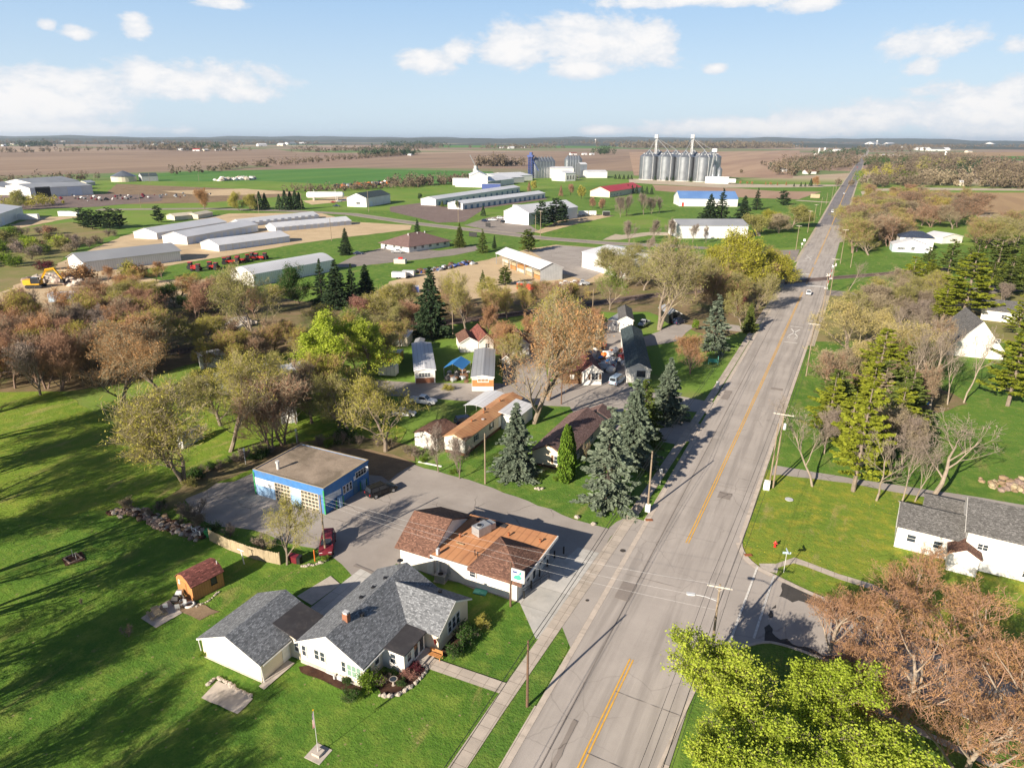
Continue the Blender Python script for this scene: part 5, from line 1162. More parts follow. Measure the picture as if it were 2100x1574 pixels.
def pod(name, label, cat, p, rz, L, W, h, mat, lift=.0, group=None, wheels=False, extra=None):
    r = thing(name, label, cat, (p[0], p[1], 0), rz, group)
    b = MB(); b.box(-L / 2, -W / 2, lift + .05, L / 2, W / 2, h); b.build('box', mat, r)
    b = MB(); b.box(-L / 2 - .04, -W / 2 - .04, h, L / 2 + .04, W / 2 + .04, h + .07); b.box(L / 2, -W / 2, lift, L / 2 + .05, -W / 2 + .1, h); b.box(L / 2, W / 2 - .1, lift, L / 2 + .05, W / 2, h); b.build('trim', 'pale_steel', r)
    b = MB(); b.box(-L / 2 - .04, -W * .4, lift + .2, -L / 2, W * .4, h - .2); b.build('door', 'pale_steel', r)
    if wheels:
        for x in (-.5, .5):
            for y in (-W / 2, W / 2): b = MB(); b.add([(.4 * math.cos(k * .5236), yy, .4 * math.sin(k * .5236)) for yy in (-.13, .13) for k in range(12)], [tuple(range(12))[::-1], tuple(range(12, 24))] + [(k, (k + 1) % 12, 12 + (k + 1) % 12, 12 + k) for k in range(12)]); b.build('wheel', 'rubber', r, (x, y, .4))
        b = MB(); b.tube([(L / 2, -.5, .5), (L / 2 + 1.3, 0, .5), (L / 2, .5, .5)], .05, 5); b.build('drawbar', 'black', r)
    return r
p0 = at(187, 560); pod('semi_trailer', 'white semi trailer with dark letters parked along the grey roofed barn', 'trailer', sight(231, 548), R(56), 16, 2.6, 3.9, 'white_metal', 1.0, None, True)
b = MB()
for i in range(5):                                 # worn dark lettering: blocky strokes
    u = -3.2 + i * .75; y = -1.32
    b.box(u, y, 1.7, u + .16, y + .02, 3.2); 
    if i in (1, 3, 4): b.box(u + .16, y, 2.95, u + .55, y + .02, 3.2)
    if i in (1, 2, 3): b.box(u + .16, y, 1.7, u + .55, y + .02, 1.92)
    if i in (1, 3): b.box(u + .16, y, 2.3, u + .5, y + .02, 2.5)
    if i == 2: b.box(u + .4, y, 1.9, u + .55, y + .02, 3.2)
tr = [o for o in COL.objects if o.name.startswith('semi_trailer')][0]; b.build('lettering', 'blue_door', tr)
pod('cargo_trailer', 'white box trailer in the yard, left one of the pair by the tall spruces', 'trailer', sight(819, 571), .35, 5.5, 2.3, 2.5, 'white_metal', .5, None, True)
pod('cargo_trailer', 'smaller white box trailer behind the left one by the tall spruces', 'trailer', sight(838, 568), .35, 4.5, 2.3, 2.5, 'white_metal', .5, None, True)
pod('shipping_container', 'white container standing on grass behind the parked workshop cars', 'container', sight(1062, 430), .4, 8, 3, 3.6, 'white_metal')
pod('cargo_trailer', 'white box trailer beside the white workshop on the gravel drive', 'trailer', sight(1196, 442), .4, 7, 2.6, 3.2, 'white_metal', .5, None, True)
pod('cargo_trailer', 'white box trailer in the middle of the gravel drive row', 'trailer', sight(1215, 442), .4, 5, 2.6, 3.2, 'white_metal', .5, None, True)
pod('cargo_trailer', 'black box trailer at the end of the gravel drive row', 'trailer', sight(1243, 443), .4, 5, 2.6, 3.2, 'black', .5, None, True)
pod('shipping_container', 'pale blue container among the russet thicket near the excavator', 'container', sight(130, 617), R(40), 7.5, 3, 2.8, 'pale_blue')
for i, x in enumerate((130, 143, 154)): pod('shipping_container', 'white container on the lawn left of the dark pine clump', 'container', sight(x, 443), .5, 5, 3, 3.2, 'white_metal', 0, 'white containers left of the pines')
r = pod('dumpster', 'beige dumpster with red load on the office drive', 'dumpster', sight(821, 540), .3, 5, 2.6, 1.9, 'beige_side'); b = MB(); b.slab([(-.6, -1, 1.9), (1.2, -.8, 1.9), (.8, .9, 1.9), (-.4, .6, 1.9)], (.2, 0, .8)); b.build('load', 'red', r)
pod('dumpster', 'red metal bin in the yard by the white workshop wall', 'dumpster', sight(1226, 550), .2, 3.2, 2.4, 1.8, 'red'); pod('dumpster', 'orange red container in the scrap row below the lumber shed', 'dumpster', sight(1081, 592), .1, 7, 3, 2.2, 'red', 0)
r = pod('flatbed_truck', 'white cab truck with red bed in the scrap row below the lumber shed', 'truck', sight(1112, 596), -.3, 5, 2.6, 2.0, 'red', .8, None, True); b = MB(); b.box(2.6, -1.2, .5, 4.4, 1.2, 2.7); b.build('cab', 'white_car', r); b = MB(); b.box(4.38, -1.0, 1.7, 4.43, 1.0, 2.5); b.build('windscreen', 'car_glass', r)
pod('machine_box', 'yellow machine housing parked behind the yellow green tree', 'machine', sight(800, 740), .3, 6, 3, 2.6, 'yellow', .3); pod('machine_box', 'orange skip among the shrubs beyond the trailers', 'skip', sight(648, 717), .3, 4, 2.4, 1.8, 'orange'); pod('cargo_trailer', 'white van body behind bare trees near the yellow machine', 'trailer', sight(797, 770), .3, 4, 2.4, 2.6, 'white_metal', .4)
pod('cargo_trailer', 'small dark blue trailer at the yard edge under the spruce', 'trailer', sight(846, 600), .6, 4.5, 2.4, 2.3, 'blue_steel', .4)
# excavator
p = at(75, 590); r = thing('excavator', 'yellow excavator with bent boom working on a rubble pile', 'excavator', p, R(35)); r.scale = (1.35,) * 3
for y in (-1.3, 1.3): b = MB(); b.slab([(-1.8, y - .3, .1), (1.8, y - .3, .1), (2.1, y - .3, .5), (1.8, y - .3, .95), (-1.8, y - .3, .95), (-2.1, y - .3, .5)], (0, .6, 0)); b.build('track', 'black', r)
b = MB(); b.box(-2.4, -1.3, 1.0, 1.4, 1.3, 1.3); b.box(-2.5, -1.3, 1.3, -.6, 1.3, 2.3); b.box(-.6, .1, 1.3, 1.3, 1.3, 1.8); b.build('body', 'yellow', r)
b = MB(); b.box(-.5, -1.25, 1.3, 1.3, -.2, 2.9); b.build('cab', 'car_glass', r); b = MB(); b.tube([(1.2, .3, 1.6), (3.0, .3, 4.6), (5.2, .3, 5.0)], [.35, .4, .25], 4); b.tube([(5.0, .3, 5.1), (6.6, .3, 2.2)], [.3, .2], 4); b.build('boom', 'yellow', r); b = MB(); b.slab([(6.3, -.4, 2.3), (7.0, -.4, 2.0), (6.9, -.4, 1.1), (6.1, -.4, 1.3)], (0, 1.3, 0)); b.build('bucket', 'black', r)

# ---------------------------------------------------------------- poles, wires, street furniture
POLE = {}
def pole(key, bx, by, ty, label, arms=1, mat='pole_wood', trans=False, lamp=None, r0=.15, name='utility_pole', group=None, ang=0.0, armw=2.4):
    p = at(bx, by); h = tall(bx, by, ty); r = thing(name, label, 'utility pole', (p.x, p.y, 0), ang, group)
    b = MB(); b.tube([(0, 0, -.1), (0, 0, h)], [r0, r0 * .68], 8); b.build('pole', mat, r)
    for k in range(arms):
        z = h - .25 - k * .9; b = MB(); b.box(-armw / 2, -.2, z - .06, armw / 2, -.1, z + .06); b.tube([(-.55, -.13, z - .02), (0, -.1, z - .5)], .02, 4); b.tube([(.55, -.13, z - .02), (0, -.1, z - .5)], .02, 4); b.build('crossarm', 'pale_wood', r)
        for x in (-armw * .46, -armw * .2, armw * .2, armw * .46): b = MB(); b.cyl(x, -.15, z + .06, z + .2, .05, .035, 7); b.build('insulator', 'steel', r)
    if trans: b = MB(); b.cyl(.36, -.1, h - 2.6, h - 1.7, .24, None, 12); b.cyl(.36, -.1, h - 1.7, h - 1.6, .24, .1, 12); b.build('transformer', 'pale_steel', r)
    if lamp:
        (dx, dy), z = lamp; b = MB(); b.tube([(0, 0, z), (dx * .5, dy * .5, z + .35), (dx, dy, z + .45)], [.045, .04, .035], 6); b.build('lamp_arm', 'pale_steel', r)
        n = Vector((dx, dy, 0)).normalized(); b = MB(); b.box(-.42, -.16, -.07, .42, .16, .07); b.box(-.3, -.12, -.14, .3, .12, -.07); o = b.build('lamp_head', 'pale_steel', r, (dx + n.x * .3, dy + n.y * .3, z + .45)); o.rotation_euler = (0, 0, math.atan2(n.y, n.x))
    POLE[key] = (p.x, p.y, h); return r
MT['pale_wood'] = surf('bleached_wood', (.58, .54, .47), (.5, .45, .38), 1.5, .9)
POLE['P0'] = (-7.0, 22.0, 9.5)
pole('P1', 1457, 1352, 1197, 'street lamp pole with crossarm at the side street corner', 1, 'pole_wood', False, ((-2.4, -.2), 7.3), ang=.15)
pole('P2', 1328, 1047, 925, 'bare utility pole with white box at its foot on the north terrace', 0, 'pole_wood')
pole('P3', 1081, 1449, 1313, 'brown leaning pole on the near terrace grass', 0, 'pole_dark', r0=.14)
pole('P4', 1585, 1000, 846, 'transformer pole with wide white crossarm at the gravel driveway', 1, 'pole_wood', True, armw=2.9)
pole('P4b', 1577, 1000, 868, 'twin pole with a meter box beside the transformer pole', 0, 'pole_wood', r0=.13)
pole('P5', 1653, 771, 662, 'utility pole among the yellow budding trees right of the road', 1, 'pole_wood')
pole('P6', 1685, 648, 560, 'thin utility pole at the road edge above the budding trees', 0, 'pole_wood')
pole('P7', 1702, 605, 530, 'utility pole beside the level crossing, right side', 1, 'pole_wood', True)
pole('P8', 1723, 541, 470, 'tall utility pole right of the road past the crossing', 1)
pole('P9', 1744, 549, 508, 'shorter pole on the grass behind the tall one past the crossing', 0)
pole('P10', 1732, 470, 425, 'pole right of the road at the start of the dark asphalt', 0)
pole('P11', 1772, 374, 337, 'distant pole right of the road by the woodland', 0)
for i, (x, y, t) in enumerate(((1632, 513, 462), (1656, 477, 432), (1669, 456, 419), (1681, 442, 405), (1694, 420, 395), (1706, 406, 382), (1714, 393, 371), (1722, 382, 362), (1730, 372, 354), (1738, 362, 346))):
    pole('L%d' % i, x, y, t, ['wide armed utility pole at the industrial road corner', 'second utility pole up the left roadside'][i] if i < 2 else 'utility pole in the far row along the left roadside', 1 if i < 3 else 0, group='far poles along the left roadside', r0=.17)
pole('G', 668, 1137, 1015, 'weathered pole at the fence end by the red car', 0, 'pole_wood', r0=.14)
pole('Q', 995, 992, 888, 'grey pole in front of the blue spruce and mobile home', 0, 'pole_wood', r0=.13)
pole('B', 1151, 829, 752, 'brown pole with orange foot on the park lane', 0, 'pole_dark', r0=.14)
for i, (x, y, t, l) in enumerate(((940, 456, 412, 'pole by the long blue door storage'), (1098, 476, 441, 'left pole of the pair before the dark pines'), (1108, 487, 432, 'right pole of the pair before the dark pines'), (531, 436, 405, 'pole beside the rust tree and spruces'), (619, 430, 397, 'pole right of the spruce clump'), (680, 494, 448, 'pole on the grass by the storage gravel'), (756, 434, 390, 'pole in front of the green roofed shop'),
                                 (195, 378, 358, 'distant pole right of the far warehouse'), (289, 425, 396, 'pole by the scrap field'), (308, 376, 354, 'distant pole by the dome'), (408, 371, 356, 'distant pole in the green crop'), (929, 692, 636, 'pole beside the small white garage'), (1215, 640, 592, 'pole by the railway'), (612, 914, 886, 'short pole behind the blue garage'), (470, 680, 640, 'broken pole by the white debris'))):
    pole('m%d' % i, x, y, t, l + ' with no crossarm' if i != 2 else l + ', the taller', 1 if i == 2 else 0, r0=.14 if y > 600 else .18)
def wire(a, b_, off=(0, 0), za=0, zb=0, sag=.6, mat='wire', label='', r=.016, group=None):
    A, B = POLE[a], POLE[b_]; n = 14; pts = []
    for i in range(n + 1):
        t = i / n; pts.append((A[0] + (B[0] - A[0]) * t + off[0], A[1] + (B[1] - A[1]) * t + off[1], (A[2] - .1 + za) * (1 - t) + (B[2] - .1 + zb) * t - sag * 4 * t * (1 - t)))
    m = MB(); m.tube(pts, r, 4, 0, False); tag(m.build('overhead_wire', mat, uv=False), label, 'wire', group)
for a, b_ in (('P0', 'P1'), ('P1', 'P4'), ('P4', 'P5'), ('P5', 'P6'), ('P6', 'P7')):
    for o in (-1.05, -.45, .45, 1.05): wire(a, b_, (o, 0), sag=.7, label='dark power line strung between the poles right of the road', group='power lines right of the road', r=.018)
    wire(a, b_, (.12, 0), -2.2, -2.2, .7, label='dark cable hung low between the poles right of the road', group='cables right of the road', r=.024)
POLE['P3z'] = (-21.4, 5, 8); POLE['P2n'] = (-20.6, 150, 9)
for a, b_ in (('P3z', 'P3'), ('P3', 'P2'), ('P2', 'P2n')):
    for z in (-.1, -.9): wire(a, b_, (0, 0), z, z, .6, label='dark cable strung along the sidewalk poles', group='cables along the sidewalk', r=.03)
for z, zb, l in ((0, 0, 'highest'), (-.5, -1.7, 'middle'), (-1.0, -3.0, 'lowest')): wire('G', 'P1', (0, 0), z, zb, 1.0, 'wire_pale', l + ' of three pale wires crossing the road over the bar roof', .0075)
wire('G', 'Q', (0, 0), -.4, -.3, .5, 'wire', 'slack dark wire over the garage forecourt', .015)
for a, b_ in (('P7', 'P8'), ('P8', 'P10'), ('L0', 'L1'), ('L1', 'L2'), ('L2', 'L3')):
    for o in (-.8, .8): wire(a, b_, (o, 0), sag=.5, label='thin far power line beyond the level crossing', group='far power lines', r=.02)
def sign(name, label, bx, by, ty, w, h, mat, post='pale_steel', face=0.0, z=None, ww=None):
    p = at(bx, by); H = z or tall(bx, by, ty); r = thing(name, label, 'sign', (p.x, p.y, 0), face)
    b = MB(); b.box(-.03, .02, 0, .03, .07, H); b.build('post', post, r); b = MB(); b.box(-w / 2, -.02, H - h, w / 2, .02, H); b.build('sign_plate', mat, r); return r
r = sign('road_sign', 'small white rectangular sign on a post by the north terrace', 1353, 996, 961, .6, .75, 'white_wood')
b = MB(); b.box(-.2, -.03, 1.5, -.08, -.02, 1.75); b.box(.05, -.03, 1.5, .18, -.02, 1.75); b.build('symbol', 'black', r).location.z = tall(1353, 996, 961) - 2.2
r = sign('street_sign', 'pale street name sign on a post at the corner path', 1607, 1174, 1131, 1.0, .28, 'pale_blue', 'pale_steel', R(20)); b = MB(); b.box(-.02, -.5, 0, .02, .5, .26); b.build('cross_plate', 'pale_blue', r, (0, 0, tall(1607, 1174, 1131) + .04))
sign('traffic_sign', 'yellow white round warning sign near the industrial road corner', 1648, 505, 490, 1.1, 1.1, 'white_wood'); sign('traffic_sign', 'white diamond shaped road sign at the verge past the corner', 1643, 510, 498, .9, .9, 'white_wood')
sign('sign_board', 'tan notice board on the far grass by the tilled plot', 1671, 407, 398, 8, 3.5, 'wood_grey'); sign('sign_board', 'dark sign board by the office entrance drive', 970, 486, 476, 5, 2.4, 'black'); sign('sign_board', 'dark low sign before the workshop car park', 1001, 467, 457, 3.5, 2.4, 'black')
# hydrant
p = at(1589, 1121); r = thing('fire_hydrant', 'red fire hydrant on the corner lawn', 'hydrant', p)
b = MB(); b.cyl(0, 0, 0, .1, .2, None, 10); b.cyl(0, 0, .1, .75, .14, .13, 10); b.cyl(0, 0, .75, .95, .16, .05, 10); b.build('barrel', 'red', r); b = MB(); b.tube([(-.28, 0, .55), (.28, 0, .55)], .07, 8); b.tube([(0, -.26, .5), (0, 0, .5)], .09, 8); b.build('outlet', 'red', r)
def cabinet(label, bx, by, w, d, h, mat, name='utility_cabinet'):
    p = at(bx, by); r = thing(name, label, 'utility box', p, .1); b = MB(); b.box(-w / 2, -d / 2, 0, w / 2, d / 2, h); b.build('box', mat, r); b = MB(); b.slab([(-w / 2 - .03, -d / 2 - .05, h), (w / 2 + .03, -d / 2 - .05, h), (w / 2 + .03, d / 2 + .03, h + .12), (-w / 2 - .03, d / 2 + .03, h + .12)], (0, 0, .05)); b.build('lid', mat, r)
    b = MB(); b.box(w * .15, -d / 2 - .03, h * .5, w * .22, -d / 2, h * .7); b.build('handle', 'black', r)
cabinet('white utility box standing against the foot of the bare terrace pole', 1328, 1049, .7, .6, 1.0, 'white_wood'); cabinet('white utility box at the foot of the transformer pole', 1571, 1003, .9, .7, 1.3, 'white_wood'); cabinet('white mailbox post beside the sidewalk driveway', 1471, 797, .6, .5, 1.5, 'white_wood', 'mailbox')
disc('manhole_cover', at(1618, 1025), .6, 'pale_steel', 'pale grey round lid in the dandelion lawn', 'manhole cover', .05)
# level crossing signals
def signal(bx, by, ty, label, up=None):
    p = at(bx, by); H = max(4.5, min(7, tall(bx, by, ty))); r = thing('crossing_signal', label, 'railway signal', (p.x, p.y, 0), R(0))
    b = MB(); b.cyl(0, 0, 0, H * .75, .1, None, 8); b.box(-.6, -.3, 0, .6, .3, .35); b.build('post', 'pale_steel', r)
    b = MB(); z = H * .72
    for s in (-1, 1): b.slab([(-.6, -.13, z - s * .45 - .1), (.6, -.13, z + s * .45 - .1), (.6, -.13, z + s * .45 + .12), (-.6, -.13, z - s * .45 + .12)], (0, -.03 - .012 * s, 0))
    b.build('crossbuck', 'white_wood', r)
    for s in (-.4, .4): b = MB(); b.add([(s + .17 * math.cos(k * .5236), y, H * .5 + .17 * math.sin(k * .5236)) for y in (-.3, -.08) for k in range(12)], [tuple(range(12)), tuple(range(12, 24))[::-1]] + [(k, 12 + k, 12 + (k + 1) % 12, (k + 1) % 12) for k in range(12)]); b.build('signal_lamp', 'black', r)
    if up:
        for k in range(6): b = MB(); b.tube([(.3 + k * .12, -.1, 1.2 + k * up / 6), (.3 + (k + 1) * .12, -.1, 1.2 + (k + 1) * up / 6)], .07, 5); b.build('gate_arm', 'red' if k % 2 else 'white_wood', r)
signal(1608, 562, 512, 'level crossing signal with raised red and white gate, left of the road', 8); signal(1705, 572, 525, 'level crossing signal beside the pole, right of the road'); signal(1694, 592, 548, 'level crossing signal nearer the camera on the right kerb', 6)

# yard lights
for bx, by, ty, l in ((610, 916, 884, 'slim yard light with white globe behind the blue garage roof'), (504, 952, 938, 'short yard light with white globe left of the blue garage')):
    p = at(bx, by); H = min(7, max(2.5, tall(bx, by, ty))); r = thing('yard_light', l, 'lamp post', p); b = MB(); b.cyl(0, 0, 0, H, .05, None, 8); b.build('post', 'pale_steel', r); b = MB(); b.cyl(0, 0, H, H + .35, .13, .2, 10); b.cyl(0, 0, H + .35, H + .5, .2, .05, 10); b.build('globe', 'white_wood', r)

# ---------------------------------------------------------------- garden and yard things
zz = lambda x, y: (350 + x * .381, 1100 + y * .381)
p = at(*zz(795, 1168)); r = thing('flagpole', 'white flagpole with a limp striped flag on the front lawn', 'flagpole', p)
b = MB(); b.cyl(0, 0, .3, 4.9, .035, .02, 8); b.build('pole', 'pale_steel', r); b = MB(); b.cyl(0, 0, 4.9, 5.0, .06, None, 8); b.build('finial', 'yellow', r)
b = MB(); b.box(-.85, -.85, 0, .85, .85, .05); b.box(-.42, -.38, .05, .42, .38, .3); b.build('base', 'concrete', r)
m, t, out = newmat('flag_cloth'); uv = N(t, 'TexCoord').outputs['UV']; sx = N(t, 'SeparateXYZ', {0: uv})
st = math_(t, 'GREATER_THAN', math_(t, 'FRACT', math_(t, 'MULTIPLY', sx.outputs[0], 6.5)), .5); c = mixc(t, st, (.42, .03, .045), (.75, .72, .7))
can = math_(t, 'MULTIPLY', math_(t, 'GREATER_THAN', sx.outputs[1], .6), math_(t, 'GREATER_THAN', sx.outputs[0], .46)); c = mixc(t, can, c, (.03, .045, .16)); finish(t, out, c, .8); MT['flag'] = m
def flag():
    nu, nv = 14, 10; vs = []; fs = []; me = bpy.data.meshes.new('flag')
    for j in range(nv + 1):
        for i in range(nu + 1):
            u, v = i / nu, j / nv; vs.append((-.04 - .16 * u * (1.15 - .5 * v) , .11 * math.sin(u * 13 + v * 1.5) * (.35 + .65 * u), 3.05 + 1.7 * v - .25 * u))
    for j in range(nv):
        for i in range(nu): k = j * (nu + 1) + i; fs.append((k, k + 1, k + nu + 2, k + nu + 1))
    me.from_pydata(vs, [], fs); l = me.uv_layers.new().data
    for pl in me.polygons:
        for li in pl.loop_indices: k = me.loops[li].vertex_index; l[li].uv = ((k % (nu + 1)) / nu, (k // (nu + 1)) / nv)
    me.materials.append(MT['flag']); me.polygons.foreach_set('use_smooth', [True] * len(me.polygons)); return me
put('flag', flag(), r)
p = at(*zz(1200, 800)); r = thing('bird_bath', 'stone bird bath in the corner flower bed', 'bird bath', p); b = MB(); b.cyl(0, 0, 0, .1, .22, .18, 12); b.cyl(0, 0, .1, .7, .1, .09, 10); b.build('pedestal', 'stone', r); b = MB(); b.cyl(0, 0, .7, .82, .15, .42, 16); b.build('basin', 'stone', r); b = MB(); b.cyl(0, 0, .82, .825, .34, None, 16); b.build('water', 'glass', r)
p = at(*zz(1425, 652)); r = thing('bench', 'ochre wooden bench against the cream house by the porch step', 'bench', (p.x, p.y, 0), R(0))
b = MB(); 
for k in range(4): b.box(-.75, -.3 + k * .14, .42, .75, -.2 + k * .14, .46)
b.build('seat', 'wood_orange', r); b = MB()
for k in range(3): b.box(-.75, .26, .55 + k * .14, .75, .3, .65 + k * .14)
b.build('backrest', 'wood_orange', r)
for x in (-.7, .7): b = MB(); b.box(x - .04, -.3, 0, x + .04, -.22, .42); b.box(x - .04, .24, 0, x + .04, .32, .95); b.build('leg', 'wood_orange', r)
p = at(*zz(1450, 560), 2.0); r = thing('pennant', 'small red flag hung from the corner of the cream house', 'flag', (-32.6, 48.95, 0)); b = MB(); b.tube([(0, 0, 1.7), (.15, -.75, 2.3)], .015, 5); b.build('staff', 'white_wood', r); b = MB(); b.slab([(.02, -.1, 1.78), (.14, -.7, 2.25), (.3, -.68, 1.6), (.22, -.15, 1.45)], (.015, 0, 0)); b.build('cloth', 'red', r)
# rocks: shared boulder meshes
ROCK = []
for s in range(5): b = MB(); b.ico((0, 0, .22), .5, 0, s, .8); ROCK.append(b.mesh('rock', 'stone'))
def rocks(pts, n, label, group, s=.42, jit=.1):
    pts = [Vector((q.x, q.y, 0)) for q in pts]; seg = [(a, c, (c - a).length) for a, c in zip(pts, pts[1:])]; T = sum(q[2] for q in seg)
    for i in range(n):
        d = T * (i + .5) / n
        for a, c, l in seg:
            if d <= l: v = a + (c - a) * (d / l); break
            d -= l
        o = put('rock', rnd.choice(ROCK), None, (v.x + rnd.uniform(-jit, jit), v.y + rnd.uniform(-jit, jit), 0), rnd.uniform(0, 6)); k = s * rnd.uniform(.75, 1.3); o.scale = (k * 1.2, k, k); tag(o, label, 'rock', group)
rocks([at(*zz(*q)) for q in ((195, 800), (250, 762), (300, 785), (365, 835), (438, 862))], 24, 'pale border stone at the edge of the old garage slab', 'stones edging the garage slab')
rocks([at(*zz(*q)) for q in ((1125, 855), (1180, 862), (1250, 840), (1320, 790), (1380, 720), (1370, 690))], 24, 'pale border stone round the corner flower bed', 'stones round the flower bed')
rocks([at(*zz(*q)) for q in ((700, 165), (760, 155), (820, 140), (855, 122))], 13, 'pale border stone by the red car and bins', 'stones beside the forecourt')
rocks([at(*q) for q in ((400, 1246), (430, 1230), (450, 1212))], 16, 'small stone along the foot of the ochre shed', 'stones along the shed', .22)
rocks([at(1182, 1062), at(1184, 1062)], 1, 'white painted block at the lot edge by the lawn', 'white lot markers', .8); rocks([at(1218, 1075), at(1220, 1076)], 1, 'white painted block nearest the sidewalk at the lot edge', 'white lot markers', .8)
rocks([at(1096, 1004), at(1112, 1003)], 5, 'dark stone ringing the stump hollow in the spruce lawn', 'stones round the lawn hollow', .5, .3)
def heap(name, label, cat, pts, n, r0, r1, mats, h=1.0, kind='stuff'):
    b = MB(); 
    for i in range(n):
        k = rnd.random() * (len(pts) - 1); j = int(k); v = pts[j] + (pts[j + 1] - pts[j]) * (k - j); s = rnd.uniform(r0, r1)
        b.ico((v.x + rnd.gauss(0, h * .5), v.y + rnd.gauss(0, h * .5), rnd.uniform(0, h * .4)), s, rnd.randrange(len(mats)), i, .8)
    o = b.build(name, mats); tag(o, label, cat, None, kind)
heap('rubble', 'line of broken stone rubble along the meadow edge', 'rubble', [at(236, 1050), at(285, 1054), at(345, 1082), at(386, 1090), at(414, 1102)], 300, .22, .55, ['stone_dark', 'mulch', 'stone_dark', 'dirt', 'stone'], 1.0)
heap('rubble', 'heap of broken concrete around the excavator', 'rubble', [at(60, 580), at(110, 575), at(160, 585)], 130, .8, 2.2, ['stone', 'stone_dark', 'kerb'], 4)
heap('rubble', 'pale heap of debris beyond the bare trees', 'rubble', [at(466, 672), at(500, 665)], 60, .8, 1.8, ['white_wood', 'stone', 'kerb'], 3)
heap('rubble', 'pale stone heap in the green crop field', 'rubble', [at(450, 371), at(515, 368)], 90, 2.0, 4.5, ['white_wood', 'stone'], 5)
heap('rubble', 'pile of brushwood logs right of the white houses', 'rubble', [at(2045, 995), at(2100, 1000), at(2160, 1010)], 160, .25, .7, ['wood_grey', 'stone_dark', 'dirt'], 2)
heap('scrap', 'colourful yard clutter between two mobile homes', 'scrap', [at(1237, 760), at(1262, 735), at(1285, 725)], 90, .5, 1.4, ['dark_red', 'orange', 'black', 'steel', 'blue', 'wood_brown', 'white_wood'], 3)
heap('scrap', 'row of orange and grey farm scrap beyond the tank', 'scrap', [at(690, 386), at(740, 382), at(800, 377)], 150, 1.2, 3.5, ['rust_iron', 'black', 'steel', 'orange', 'black', 'grey_paint'], 6)
heap('scrap', 'dark clutter row along the yard edge behind the shed', 'scrap', [at(860, 560), at(905, 553), at(965, 540)], 90, .8, 1.6, ['black', 'steel', 'wood_brown', 'blue_steel'], 2)
heap('scrap', 'scattered vehicles and scrap at the far warehouse yard', 'scrap', [at(130, 405), at(200, 412), at(280, 408), at(340, 404), at(440, 404)], 60, .6, 1.6, ['black', 'grey_paint', 'steel', 'maroon', 'black', 'white_wood'], 9)
heap('scrap', 'dark clutter by the lean cabins beneath bare trees', 'scrap', [at(930, 780), at(945, 770)], 30, .5, 1.1, ['black', 'steel', 'wood_brown'], 2)
# fence
def fence(label, pts, h, mat, gap=.0):
    r = thing('board_fence', label, 'fence', (pts[0].x, pts[0].y, 0)); b = MB(); o = pts[0]
    for a, c in zip(pts, pts[1:]):
        d = c - a; n = max(1, int(d.length / .15)); L = d.length; d.normalize(); w = Vector((-d.y, d.x, 0)) * .012
        for i in range(n):
            s0 = a + d * (L * i / n) - o; s1 = a + d * (L * (i + .93) / n) - o; q = rnd.uniform(-.05, .05); t = rnd.uniform(-.03, .03)
            b.add([(s0 - w)[:2] + (0,) if False else (s0.x - w.x, s0.y - w.y, .05), (s1.x - w.x, s1.y - w.y, .05), (s1.x + w.x, s1.y + w.y, .05), (s0.x + w.x, s0.y + w.y, .05), (s0.x - w.x + t, s0.y - w.y, h + q), (s1.x - w.x + t, s1.y - w.y, h + q), (s1.x + w.x + t, s1.y + w.y, h + q), (s0.x + w.x + t, s0.y + w.y, h + q)], [(4, 5, 6, 7), (0, 1, 5, 4), (1, 2, 6, 5), (2, 3, 7, 6), (3, 0, 4, 7)])
    b.build('boards', mat, r)
    for a, c in zip(pts, pts[1:]):
        n = max(1, int((c - a).length / 2.4))
        for i in range(n + 1):
            v = a + (c - a) * (i / n) - o; b = MB(); b.box(-.06, .02, 0, .06, .14, h + .08); b.build('post', mat, r, (v.x, v.y, 0))
fence('weathered wooden board fence running down to the tree by the forecourt', px((430, 1108), (468, 1127), (520, 1146), (574, 1158)), 1.75, 'wood_grey')
p0, p1 = at(395, 1094), at(412, 1104); r = thing('rail_fence', 'short white rail fence at the end of the board fence', 'fence', (p0.x, p0.y, 0)); d = p1 - p0; b = MB()
for z in (.5, 1.0): b.tube([(0, 0, z), (d.x, d.y, z)], .05, 4)
b.build('rail', 'white_wood', r)
for k in (0, .5, 1): b = MB(); b.cyl(d.x * k, d.y * k, 0, 1.2, .07, None, 6); b.build('post', 'white_wood', r)
p = at(501, 1156); r = thing('clothes_post', 'white clothes line post leaning on the lawn by the fence', 'post', p); b = MB(); b.tube([(0, 0, 0), (-.25, 0, 1.9)], .07, 6); b.build('post', 'white_wood', r); b = MB(); b.tube([(-.85, 0, 2.0), (.1, .1, 1.85)], .06, 6); b.build('crossarm', 'white_wood', r)
